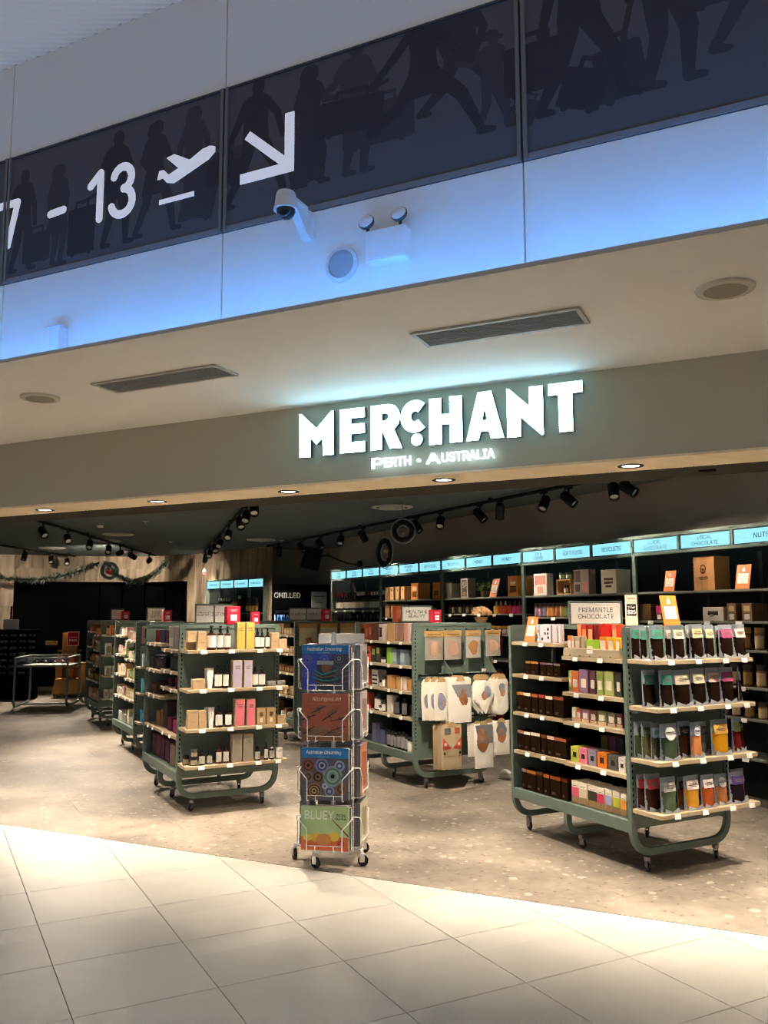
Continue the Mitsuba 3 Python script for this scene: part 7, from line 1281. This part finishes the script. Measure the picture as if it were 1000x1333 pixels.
def art2(k, P, w, h):
    part(k, 'title', P(text('Aboriginal Art', .024, .0005, True, w * .62).mv(0.01, -.0002, h * .88)), 'd8b49a'); part(k, 'print', P(fp(sbox(-w * .36, h * .78, w * .36, h * .79), .0004)), 'c47a4c'); part(k, 'print', P(fp(Polygon([(-w / 2, 0), (w / 2, 0), (w / 2, h * .16), (-w / 2, h * .26)]), .0003)), '8a5c3c', 'satin'); r = random.Random(5)
    for i in range(13):
        cx, cz, s = r.uniform(-.11, .11), r.uniform(.09, .68) * h, r.uniform(.035, .06); a = r.uniform(.2, .6); dx, dz = math.cos(a), math.sin(a)
        body = unary_union([LineString([(cx - s * dx, cz - s * dz), (cx - s * .4 * dx, cz - s * .2 * dz - .006), (cx, cz), (cx + s * .7 * dx, cz + s * .6 * dz + .004), (cx + s * dx, cz + s * dz)]).buffer(.004), Point(cx, cz).buffer(.008), LineString([(cx - .01, cz + .014), (cx + .012, cz - .012)]).buffer(.0022)]).intersection(sbox(-w / 2, 0, w / 2, h))
        part(k, 'print', P(fp(body, .0005)), ('4c3230', '6f6458', '5c3a34', '7c6a50')[i % 4], 'satin')
def art3(k, P, w, h):
    ad_head(k, P, w, h, '2b78b8')
    rings(k, P, [(x_, h * z_, r_ * 1.3, c_) for x_, z_, r_, c_ in ((q_[0], q_[1] / h, q_[2], q_[3]) for q_ in [(-.11, h * .66, .034, ('7c4c40', '5a3430', '8a5444', '3c2420')), (-.02, h * .66, .034, ('7a7aa8', '4c4c78', '9a98b8', '2c2c40')), (.095, h * .66, .026, ('8c98b0', '4a5a80', '9aa4bc')), (.05, h * .46, .050, ('7c968e', '5a7870', '86a096', '6c8a80', '1c2420')), (-.045, h * .44, .030, ('6c5048', '3a2a28', '80604e', '2a2020')), (-.112, h * .44, .026, ('7c6a5c', '4a3c38', '6a5048')), (.0, h * .27, .016, ('8ca4b8', 'b0bcc8', '3a4a5c')), (-.07, h * .17, .038, ('8a6a48', '4a3630', 'a8825a', '3a2a24', 'c49a6c', '2a1e1c')), (.03, h * .17, .026, ('7c86a4', '4c5470', '8a92ac')), (.104, h * .22, .028, ('80543c', '5a3c34', '8a5c44')), (.118, h * .42, .018, ('6a5a6a', '4a4050'))])])
def art4(k, P, w, h):
    part(k, 'print', P(fp(Polygon([(-w / 2, 0), (w / 2, 0), (w / 2, h * .30), (-.02, h * .34), (-w / 2, h * .30)]), .0003)), 'd0673a', 'satin'); part(k, 'print', P(fp(Polygon([(-.05, h), (-.035, h), (w / 2, h * .30), (w / 2, h * .36)]), .0004)), '8a4a34', 'satin')
    part(k, 'title', P(text('BLUEY', .052, .0008, True, w * .62).mv(-.035, -.0004, h * .80)), 'dfe6cf'); part(k, 'title', P(cat(text('2024', .018, .0006, True).mv(.105, -.0005, h * .80), text('CALENDAR', .011, .0006, True, .07).mv(.105, -.0005, h * .72))), '2c3a2c')
    for i, (x, z, rx, rz, c) in enumerate(((-.06, .30, .03, .03, 'cfb23c'), (.06, .32, .035, .03, 'd9b840'), (-.005, .25, .05, .035, 'c98a4c'), (-.11, .28, .03, .02, 'd8c456'))): part(k, 'print', P(fp(affinity.scale(Point(x, h * z).buffer(1, 8), rx, rz), .0005 + .0001 * i)), c, 'satin')
    rings(k, P, [(.105, h * .16, .022, ('b03a3c', 'd9655c'))])
calendar(0, 0, 'blue calendar with blue title band, top row facing the viewer', '3f4e94', extra=art1); calendar(0, 1, 'rust coloured calendar with running animal marks, second row facing the viewer', 'a85f48', extra=art2)
calendar(0, 2, 'calendar with blue title band over coloured circles, third row', '5c5862', extra=art3); calendar(0, 3, 'green and orange 2024 calendar in the bottom row facing the viewer', 'a6c28a', extra=art4)
for r_ in range(4): calendar(0, r_, 'calendar standing behind the front one, %s row of the rack' % ('top', 'second', 'third', 'bottom')[r_], ('3a4a9a', '5c4038', '3c4a6a', '5c6a4c')[r_], depth=.177, w=.318, dx=.006, h=ROWZ[r_][1] - .012)
def art5(k, P, w, h):
    part(k, 'print', P(fp(sbox(-w / 2, h * .86, w / 2, h), .0004)), 'a8a8a6', 'satin'); part(k, 'print', P(fp(Polygon([(-.03, h * .84), (.05, h * .84), (.03, h * .6), (-.02, h * .6)]), .0004)), '7c5444', 'satin')
    for i in range(4): part(k, 'print', P(fp(LineString([(-.08, h * (.7 - .13 * i)), (-.02, h * (.52 - .1 * i)), (.03, h * (.6 - .14 * i)), (.08, h * (.7 - .16 * i))]).buffer(.005), .0005)), ('3f7f7c', '6a5a50')[i % 2], 'satin')
calendar(0, 0, 'small dark teal diary with grey top edge in front of the top calendar', '2f3a40', depth=.236, w=.110, d=.004, dx=-.0, h=.185, extra=art5)
SIDEC = (('grey printed calendar', '8f8b88'), ('pale pink grey calendar', 'a0948e'), ('salmon calendar', 'b0785e'), ('cream calendar', 'b7b096'))
for r_, (n_, c) in enumerate(SIDEC): 
    for j in range(2): calendar(3, r_, f"{n_} {'outermost' if j == 0 else 'second'} on the right face, {('top', 'second', 'third', 'bottom')[r_]} row", c, depth=.178 - .033 * j, d=.029, w=.235, extra=(lambda k, P, w, h: part(k, 'print', P(fp(Polygon([(-w * .4, h * .2), (w * .3, h * .15), (w * .4, h * .8), (-w * .2, h * .85)]), .0004)), ('6f6a6c', '8a6f68', '9a5a44', '8f8a6c')[r_], 'satin')) if j == 0 else None)
for q in (2, 1):
    for r_ in range(4): calendar(q, r_, f"calendar in the {('top', 'second', 'third', 'bottom')[r_]} row, {'far' if q == 2 else 'left'} face of the rack", ('4a4a52', '6a5a50', '44506a', '5c5c58')[(r_ + q) % 4], d=.05, depth=.177 if q == 2 else .145, w=.30 if q == 2 else .235)

# ---------------------------------------------------------------- glass display table, leather stand, sunglasses stand
ta = math.atan2(-.33, .944); TA = np.array([[.944, -.33, 0], [.33, .944, 0], [0, 0, 1.0]]); TO = np.array([1.44, 16.46, 0]); tq = lambda m: m.tf(TA, TO); TW, TL, TH_ = .88, 1.10, .87
k = thing('glass_table', 'green framed glass topped display table at the left of the shop', 'table')
for y in (0.0, TL):
    pass
for x in (0.0, TW): part(k, 'frame_loop', tq(tube(arc_path([(x, 0, TH_ - .02), (x, 0, .016), (x, TL, .016), (x, TL, TH_ - .02)], .13, 7), .016, 4, sx=.016)), bsdf='b_green')
part(k, 'top_frame', tq(cat(cbox(-.018, TW + .018, -.018, .018, TH_ - .02, TH_), cbox(-.018, TW + .018, TL - .018, TL + .018, TH_ - .02, TH_), cbox(-.018, .018, .018, TL - .018, TH_ - .02, TH_), cbox(TW - .018, TW + .018, .018, TL - .018, TH_ - .02, TH_))), bsdf='b_green')
part(k, 'foot_rail', tq(cbox(.016, TW - .016, TL * .5 - .012, TL * .5 + .012, .004, .028)), bsdf='b_green'); part(k, 'tray_rail', tq(cbox(.016, TW - .016, -.012, .012, .71, .735)), bsdf='b_green')
part(k, 'tray', tq(box(.016, TW - .016, .0, TL, .70, .712)), '75806c', 'satin')
part(k, 'glass_top', tq(M([[.018, .018, TH_ - .004], [TW - .018, .018, TH_ - .004], [TW - .018, TL - .018, TH_ - .004], [.018, TL - .018, TH_ - .004]], [[0, 1, 2, 3]])), bsdf='m_glass'); part(k, 'glass_front', tq(M([[.016, .0, .735], [TW - .016, 0, .735], [TW - .016, 0, TH_ - .02], [.016, 0, TH_ - .02]], [[0, 1, 2, 3]])), bsdf='m_glass')
for i in range(7):
    w_ = thing('watch', f"black and silver watch on a cuff under the glass, {ORD[i]} from left", 'watch', 'watches under the glass'); P = at(TA, TO + [0, 0, .7125], .16 + .10 * i, .25 + .2 * (i % 3), rng.uniform(-30, 30))
    part(w_, 'cuff', P(tube([(.030 * math.cos(t), 0, .034 + .030 * math.sin(t)) for t in np.linspace(0, 6.283, 17)[:-1]], .016, 6, closed=True, sx=.004)), '17171a', 'satin'); part(w_, 'dial', P(lathe([(.020, 0), (.020, .008), (.016, .009)], 14).mv(0, 0, .066)), 'c9ccd0', 'metal')
k = thing('leather_stand', 'orange brown wooden stand of leather bags with a red sign on top', 'display stand'); LO = np.array([2.24, 17.95, 0]); LA = np.array([[.97, -.24, 0], [.24, .97, 0], [0, 0, 1.0]]); lq = lambda m: m.tf(LA, LO)
part(k, 'base', lq(cat(M([[0, 0, .08], [.52, 0, .08], [.52, .45, .08], [0, .45, .08], [.05, .05, .36], [.49, .05, .36], [.49, .4, .36], [.05, .4, .36]], [[0, 3, 2, 1], [4, 5, 6, 7], [0, 1, 5, 4], [1, 2, 6, 5], [2, 3, 7, 6], [3, 0, 4, 7]]))), 'b5834a'); part(k, 'back_board', lq(cbox(.14, .42, .22, .26, .36, 1.26)), 'b5834a')
for x, y in ((.05, .06), (.47, .06), (.05, .39), (.47, .39)): part(k, 'castor', lq(cat(lathe([(.012, .05), (.018, .08)], 10, x, y), lathe([(.02, -.01), (.028, -.006), (.028, .006), (.02, .01)], 12).rot(90, 1).mv(x, y, .0285))), '3a3a3a', 'satin')
for i, z in enumerate((.64, .90)): part(k, 'peg_rail', lq(cbox(.06, .50, .19, .22, z, z + .02)), 'a8763c')
for i in range(8):
    b_ = thing('leather_bag', f"{('tan', 'dark brown', 'orange brown', 'red brown')[i % 4]} leather bag, {ORD[i % 4]} from left in the {('lower', 'upper')[i // 4]} row of the wooden stand", 'bag', 'leather bags on the wooden stand')
    P = Put(LA, lq(M([[.11 + .105 * (i % 4), .165, (.64, .90)[i // 4]]], [[0, 0, 0]])).v[0])
    part(b_, 'body', P(cloth([(-.049, -.25), (.049, -.25), (.051, -.06), (-.051, -.06)], .03, .002, i)), ('b8783c', '5a3018', 'c8702c', '8c3a20')[i % 4], 'satin'); part(b_, 'strap', P(tube(arc_path([(-.04, 0, -.06), (-.03, 0, -.005), (.03, 0, -.005), (.04, 0, -.06)], .02, 3), .004, 5)), '5c3820', 'satin')
for nm_, x, z, col, l in (('wooden_tray', .02, 1.02, 'b98a50', 'small open wooden tray fixed at the left of the leather stand'), ):
    t_ = thing(nm_, l, 'tray'); part(t_, 'body', lq(cat(cbox(-.16, .05, .10, .219, z, z + .015), cbox(-.16, .05, .10, .11, z + .015, z + .08), cbox(-.16, -.15, .11, .219, z + .015, z + .08), cbox(.04, .05, .11, .219, z + .015, z + .08))), col); part(t_, 'purse', lq(cbox(-.14, .03, .12, .20, z + .016, z + .06, .01)), '8a4a24', 'satin')
k = thing('red_sign', 'red framed sign on top of the leather stand', 'sign'); part(k, 'frame', lq(cbox(.24, .46, .125, .145, 1.00, 1.28)), 'd8b8a8'); part(k, 'bracket', lq(cbox(.345, .355, .145, .2195, 1.20, 1.22)), '3a3a3a'); part(k, 'panel', lq(box(.255, .445, .121, .125, 1.015, 1.265)), 'b81c30'); part(k, 'lettering', lq(cat(text('BUY ONE GET ONE', .018, .0006, True, .15).mv(.35, .1206, 1.17), text('FREE', .045, .0006, True, .15).mv(.35, .1206, 1.11))), 'f0dcdc')
k = thing('sunglasses_stand', 'tall black stand of sunglasses against the timber wall at left', 'display stand'); SO = np.array([1.02, 18.05, 0]); sq = lambda m: m.tf(LA, SO)
part(k, 'cabinet', sq(cat(cbox(0, .92, .12, .50, 0, .40), cbox(0, .92, .38, .50, .40, 1.32), cbox(.90, .92, .10, .38, .40, 1.32), cbox(0, .02, .10, .38, .40, 1.32))), bsdf='b_black'); part(k, 'header', sq(cbox(0, .92, .08, .38, 1.30, 1.33)), bsdf='b_black')
for i in range(7): part(k, 'glass_rail', sq(cbox(.02, .90, .30, .36, .46 + .12 * i, .472 + .12 * i)), '2a2a2c', 'satin')
for i in range(7):
    for j in range(5):
        g = thing('sunglasses', f"dark sunglasses, {ORD[j]} from left on the {ORD[i]} rail from below", 'sunglasses', 'sunglasses on the black stand'); P = Put(LA, sq(M([[.12 + .17 * j, .33, .4735 + .12 * i]], [[0, 0, 0]])).v[0])
        part(g, 'frame', P(cat(*[tube([(s * .034 + .027 * math.cos(t), 0, .026 + .022 * math.sin(t)) for t in np.linspace(0, 6.283, 13)[:-1]], .004, 5, closed=True) for s in (-1, 1)], tube([(-.01, 0, .034), (.01, 0, .034)], .003, 4))), ('8a8a8c', '3a342e', '6a5a48')[(i + j) % 3], 'metal')
        part(g, 'lens', P(cat(*[lathe([(.001, 0), (.024, 0)], 12, cap=False).rot(90, 0).mv(s * .034, -.001, .026) for s in (-1, 1)])), '1a1a1c', 'gloss')
k = thing('leaning_board', 'grey white board leaning against the timber wall above the sunglasses stand', 'board'); part(k, 'panel', sq(cbox(.28, .56, .20, .215, 0, .20).rot(-8, 0, (0, .2, 0)).mv(z=1.3315)), 'c9c4ba')

k = thing('low_plinth', 'low beige plinth behind the glass table', 'plinth'); part(k, 'body', tq(cbox(.20, .95, 2.25, 2.6, 0, .62, .01)), 'a8926c'); part(k, 'top', tq(cbox(.18, .97, 2.23, 2.62, .6205, .65, .004)), '8a7654')
# ---------------------------------------------------------------- goods on the gondolas farther back
LOOK = {'pale': [('white bottle', 'b', 'e4dfd4', 'cfc8ba', 'd9d4ca'), ('cream pack', 'x', 'e0d0ac', 'f0e6d0', 0), ('white pack', 'x', 'e2ddd2', 'c9c0ae', 0), ('tan pack', 'x', 'cfae78', 'e2cfa4', 0), ('grey bottle', 'b', '9aa4a8', 'd9dbd8', 'c9ccce'), ('pale yellow pack', 'x', 'e6d49a', 'f2e8c8', 0), ('pink pack', 'x', 'd8a8a0', 'e8ccc4', 0), ('green pack', 'x', '5c8a3a', '9ab86c', 0)],
        'blue': [('blue pack', 'x', '3f94b8', '9cc8d8', 0), ('turquoise pack', 'x', '4ab0c4', 'a8d8de', 0), ('white pack', 'x', 'd9dcda', 'a8c4cc', 0), ('cream pack', 'x', 'd9cfae', 'efe6cc', 0)],
        'brown': [('brown box', 'x', '6c4a30', '9a7448', 0), ('dark box', 'x', '3a2c26', '6a5040', 0), ('orange box', 'x', 'b8602c', 'd99a5c', 0), ('tan box', 'x', 'b09060', 'd0b888', 0), ('white box', 'x', 'cfc6b8', '9a8a74', 0), ('amber bottle', 'b', '7c3c18', 'c9a878', '2c241c')],
        'candle': [('tan carton', 'x', 'c9a878', 'e2cfa8', 0), ('amber candle jar', 'j', '8a5420', 'd9c49a', 'b88a48'), ('white candle jar', 'j', 'e6e2da', 'cfc9bc', 'd9d4c8'), ('kraft box', 'x', 'b08c5c', 'd0b488', 0), ('brown box', 'x', '6a4428', '9a7444', 0)]}
def fill(A, o, W_, where, pal, hmax, seed, dep=.03):
    r = random.Random(seed); a, items = .03, []; L_ = LOOK[pal]; cur = r.choice(L_); n = 0
    while a < W_ - .06:
        if n == 0: cur = r.choice(L_); n = r.randint(1, 3); h = r.uniform(.5, .95) * hmax
        nm, t, c, c2, cap = cur; w = r.uniform(.055, .10) if t == 'x' else r.uniform(.045, .06); w = min(w, W_ - .02 - a)
        if t == 'x': items.append(('box', 'carton', nm, 'box', a + w / 2, w - .004, h, dep, dict(col=c, d=.09, bands=[(.12, .2, .88, .75, c2)])))
        else: items.append(('bottle', 'bottle' if t == 'b' else 'jar', nm, 'bottle' if t == 'b' else 'jar', a + w / 2, w - .004, h if t == 'b' else h * .6, dep, dict(col=c, lcol=c2, cap=cap, style='cap' if t == 'b' else 'jar')))
        a += w + r.uniform(.004, .02); n -= 1
    row(A, o, where, items)
OZ = ('top', 'second', 'third', 'fourth')
for (x0, y0, nm_, pf, pn, pe, zf, zn, ez, sd) in ((2.15, 10.1, 'crowded gondola', 'pale', 'pale', 'blue', (1.36, 1.13, .89, .63), (1.31, 1.09, .86, .63), (1.03, .74, .42), 20), (2.30, 13.2, 'farthest gondola', 'brown', 'brown', 'brown', (1.36, 1.13, .89, .63), (1.31, 1.09, .86, .63), (1.32, 1.03, .74, .42), 60), (4.06, 10.0, 'back gondola', 'candle', 'candle', None, (1.35, 1.12, .88, .60), (1.35, 1.12, .88, .60), (), 90)):
    for i in range(4):
        fill(SIDE, (x0 + .004, y0 + 1.216, zf[i]), .57, f'{OZ[i]} far shelf, {nm_} side', pf, .15 if i else .12, sd + i); fill(SIDE, (x0 + .004, y0 + .634, zn[i]), .59, f'{OZ[i]} near shelf, {nm_} side', pn, .15, sd + 10 + i)
    fill(SIDE, (x0 + .02, y0 + 1.20, .3185), .55, f'base tray far half, {nm_}', pf, .18, sd + 20); fill(SIDE, (x0 + .02, y0 + .62, .3185), .56, f'base tray near half, {nm_}', pn, .18, sd + 21)
    for i, z in enumerate(ez): fill(END, (x0 + .01, y0 - .24, z), .86, f'{OZ[i]} end shelf, {nm_}', pe, .18, sd + 30 + i)
k = thing('printed_pack', 'pink and dark printed pack at the top end of the crowded gondola', 'pack'); P = at(END, (2.15, 10.1, 1.28), .16, -.03); part(k, 'body', P(cbox(-.10, .10, 0, .028, 0, .20, .003)), 'd0a49c', 'satin'); part(k, 'dark_picture', P(plate(-.07, .07, .06, .17)), '2a2630'); part(k, 'header', P(plate(-.10, .10, .175, .20)), 'e0c49c'); part(k, 'hook', P(tube([(0, .028, .19), (0, .035, .19)], .004, 5)), '222222')
k = thing('green_board', 'pale green board on the end of the crowded gondola', 'board'); part(k, 'panel', at(END, (2.15, 10.1, 1.0305), .13, -.012)(cbox(-.08, .08, 0, .02, 0, .22)), '8fa58a', 'satin')
# packs on the end of the gondola behind the rack
for i in range(3):
    kk = thing('flat_pack', f"clear craft pack with tan header, {ORD[i]} from left on the gondola behind the book rack", 'pack', 'packs behind the book rack'); P = at(END, (4.06, 10.0, 1.22), .17 + .28 * i, -.035)
    part(kk, 'bag', P(hump(.24, .24, .03, 0, .24)), ('c9b48c', 'd0bc98', 'c4a880')[i], bsdf=None, fam='film'); part(kk, 'header_card', P(cbox(-.12, .12, -.002, .034, .22, .275, .001)), 'b58c50'); part(kk, 'contents', P(hump(.22, .24, .04, .02, .17, .85, .001, 7, 5, .004, i)), ('8a6438', 'b08a58', 'a87c4c')[i])
k = thing('storage_tub', 'blue plastic tub with white lid on the floor behind the skin care gondola', 'tub'); part(k, 'tub', cbox(3.42, 3.76, 10.2, 10.5, .0008, .20, .02), '3a5f8c', 'satin'); part(k, 'lid', cbox(3.40, 3.78, 10.18, 10.52, .201, .235, .012), 'd9dcdf', 'satin')
# shoe and pink bag glimpsed between the two right gondolas
k = thing('white_clog', 'white clog shoe on the floor between the glove and chocolate gondolas', 'shoe'); P = at(SIDE, (5.14, 7.06, 0), 0, 0, 20)
def shoe():
    n = 16; V = []; F = []
    for s, (w, h) in enumerate(((.012, .030), (.036, .075), (.042, .092), (.040, .090), (.042, .078), (.046, .066), (.044, .055), (.030, .040), (.008, .025))):
        y = -.12 + .03 * s
        for i in range(n): a = i * 2 * math.pi / n; V.append([y, w * math.cos(a), max(.0, h * (.5 + .5 * math.sin(a)))])
    for s in range(8):
        for i in range(n): F.append([s * n + i, s * n + (i + 1) % n, (s + 1) * n + (i + 1) % n, (s + 1) * n + i])
    return M(V, F, 60)
part(k, 'upper', P(shoe()), 'd6d2cb', 'satin'); part(k, 'sole', P(cbox(-.12, .12, -.045, .045, 0.0, .016, .006)), 'bdb8b0', 'satin')
k = thing('pink_cushion', 'rounded pink cushion hanging below the upper red packs', 'cushion'); part(k, 'body', Put(END, (5.16, 7.45, 1.21))(cloth(blob(0, -.10, .075, .085, 22, .05), .07, .003, 2)), 'd0908c')
# ---------------------------------------------------------------- track lights
def spotlight(x, y, aim, lit=True, label=None, zt=2.90, track='', power=1.0, len_=0.17):
    key = thing('track_spotlight', label, 'spotlight', 'track spotlights under the shop ceiling')
    p = np.array([x, y, zt - 0.13]); d = np.asarray(aim, float) - p; d /= np.linalg.norm(d)
    a = np.cross(d, [0, 0, 1]); a /= np.linalg.norm(a) + 1e-9; b = np.cross(d, a); A = np.array([a, b, d])
    r = 0.052
    part(key, 'head', lathe([(r * 0.75, -len_ * 0.55), (r, -len_ * 0.45), (r, len_ * 0.5), (r * 0.86, len_ * 0.5), (r * 0.80, len_ * 0.34)], 16, cap=False).tf(A, p), '101012', 'satin')
    part(key, 'back_cap', lathe([(0.001, -len_ * 0.56), (r * 0.76, -len_ * 0.55)], 16, cap=False).tf(A, p), '101012', 'satin')
    part(key, 'stem', tube([p + [0, 0, 0.02], [x, y, zt - 0.01]], 0.010, 8), '101012', 'satin')
    part(key, 'adapter', cbox(x - 0.016, x + 0.016, y - 0.05, y + 0.05, zt - 0.022, zt - 0.001), '101012', 'satin')
    e = np.array([1, 0.90, 0.80]) * (2.0 if lit else 0.1)
    part(key, 'lens', lathe([(0.001, len_ * 0.34), (r * 0.80, len_ * 0.34)], 16, cap=False).tf(A, p), 'ffffff', emit=e, weight=0.01)
    if lit or power:
        o = p + d * (len_ * 0.55)
        scene['light_' + key] = {'type': 'spot', 'to_world': T().look_at(origin=o.tolist(), target=(o + d).tolist(), up=[0, 0, 1] if abs(d[2]) < 0.98 else [0, 1, 0]), 'intensity': rgb(WARM * SPOT * power), 'cutoff_angle': 34.0, 'beam_width': 16.0, 'sampling_weight': 0.4 + 0.6 * power}
def track(name_pts, label):
    a, b = [np.array(p, float) for p in name_pts]; k = thing('light_track', label, 'light track', 'light tracks under the shop ceiling')
    part(k, 'rail', tube([a, b], 0.016, 4, sx=0.018), '0c0c0e', 'satin')
    d = (b - a) / np.linalg.norm(b - a)
    for f_ in (0.06, 0.35, 0.65, 0.94):
        q = a + (b - a) * f_; part(k, 'bracket', cbox(q[0] - 0.02, q[0] + 0.02, q[1] - 0.02, q[1] + 0.02, q[2] + 0.015, CE - 0.0005), '0c0c0e', 'satin')
TZ = 2.915
tracks = {'near': ((1.15, 12.4, TZ), (4.45, 19.2, TZ)), 'far': ((0.2, 16.2, TZ), (2.9, 20.2, TZ)), 'centre': ((3.02, 8.4, TZ), (5.25, 18.2, TZ)), 'right': ((5.76, 4.2, TZ), (5.76, 15.6, TZ))}
track(tracks['near'], 'black light track on the left running back towards the timber wall')
track(tracks['far'], 'black light track farthest back in front of the timber wall')
track(tracks['centre'], 'black light track in the middle of the ceiling left of the shop lettering')
track(tracks['right'], 'long black light track beside the right wall above the lit headers')
track((fpt(-8.0, 1.0, TZ), fpt(1.0, 1.0, TZ)), 'black light track hidden behind the fascia, parallel to the shop front')
def on(tr_, y):
    a, b = [np.array(p) for p in tracks[tr_]]; f_ = (y - a[1]) / (b[1] - a[1]); return a + (b - a) * f_
SPOTS = [  # track, y, aim, lit lens seen, power
 ('near', 12.95, (2.2, 11.0, 0.9), 1, 4.0), ('near', 13.9, (2.1, 10.9, 0.7), 1, 3.0), ('near', 14.9, (1.5, 12.2, 0.0), 1, 0.35), ('near', 15.9, (2.0, 13.2, 0.2), 1, 0.9), ('near', 16.6, (2.4, 20.6, 2.3), 0, 1.1), ('near', 17.4, (5.5, 18.6, 1.9), 0, 0.9), ('near', 18.7, (4.3, 20.3, 2.5), 0, 0.6),
 ('far', 17.5, (0.6, 20.9, 1.9), 0, 0.9), ('far', 18.4, (1.3, 17.8, 1.0), 1, 1.6), ('far', 19.3, (2.2, 17.6, 0.8), 1, 1.8), ('far', 19.9, (2.4, 17.6, 0.9), 1, 1.4),
 ('centre', 9.0, (2.5, 7.0, 0.5), 1, 0.5), ('centre', 9.8, (2.2, 7.9, 0.4), 1, 1.0), ('centre', 10.5, (3.4, 8.3, 0.0), 0, 0.4), ('centre', 12.2, (2.7, 9.7, 0.6), 1, 1.2), ('centre', 13.8, (2.7, 11.4, 0.4), 1, 1.0), ('centre', 14.8, (4.2, 12.2, 0.4), 1, 1.0), ('centre', 16.2, (3.2, 13.4, 0.0), 1, 0.9), ('centre', 17.5, (5.2, 18.9, 1.4), 1, 1.0),
 ('right', 15.0, (6.2, 16.0, 1.2), 1, 0.5), ('right', 13.9, (6.3, 12.9, 1.4), 0, 0.55), ('right', 13.1, (6.3, 12.2, 1.3), 0, 0.0), ('right', 12.3, (4.6, 10.8, 0.8), 1, 1.0), ('right', 11.5, (6.3, 11.0, 1.4), 0, 0.55), ('right', 9.9, (6.3, 9.0, 1.4), 0, 0.55), ('right', 9.3, (4.6, 7.9, 0.9), 0, 0.9), ('right', 8.4, (6.3, 7.2, 1.4), 0, 0.55), ('right', 8.0, (6.3, 9.0, 0.8), 0, 0.0), ('right', 7.2, (4.0, 6.4, 0.4), 1, 1.0), ('right', 6.8, (6.3, 5.4, 1.5), 0, 0.55), ('right', 6.15, (4.8, 4.9, 0.6), 1, 1.0), ('right', 5.95, (6.3, 4.2, 1.5), 0, 0.55),
]
cnt = {}
for tr_, y, aim, lit, pw in SPOTS:
    cnt[tr_] = cnt.get(tr_, 0) + 1; p = on(tr_, y)
    where = {'near': 'left light track', 'far': 'track farthest back', 'centre': 'middle light track', 'right': 'right light track'}[tr_]
    spotlight(p[0], p[1], aim, lit, f"black spotlight {'with lit lens' if lit else 'turned away'}, {ORD[cnt[tr_] - 1]} along the {where} from its {'near' if tr_ != 'right' else 'far'} end", TZ - 0.016, power=pw)
for k, (t_, aim, pw) in enumerate([(-5.3, (1.95, 8.3, 1.1), .4), (-3.7, (2.35, 7.05, .8), 1.4), (-3.3, (3.98, 5.0, .9), 1.4), (-.45, (4.29, 4.78, 1.6), .5), (-2.5, (4.45, 6.95, .9), 1.6), (-1.6, (2.6, 5.4, .9), .35), (-0.9, (4.3, 4.05, .7), 1.0), (.3, (4.5, 4.0, .7), 1.2)]):
    x, y, _ = fpt(t_, 1.0, 0)
    spotlight(x, y, aim, True, f'black cylinder spotlight hidden behind the fascia, number {ORD[k]} from the left end', TZ - 0.016, power=pw)
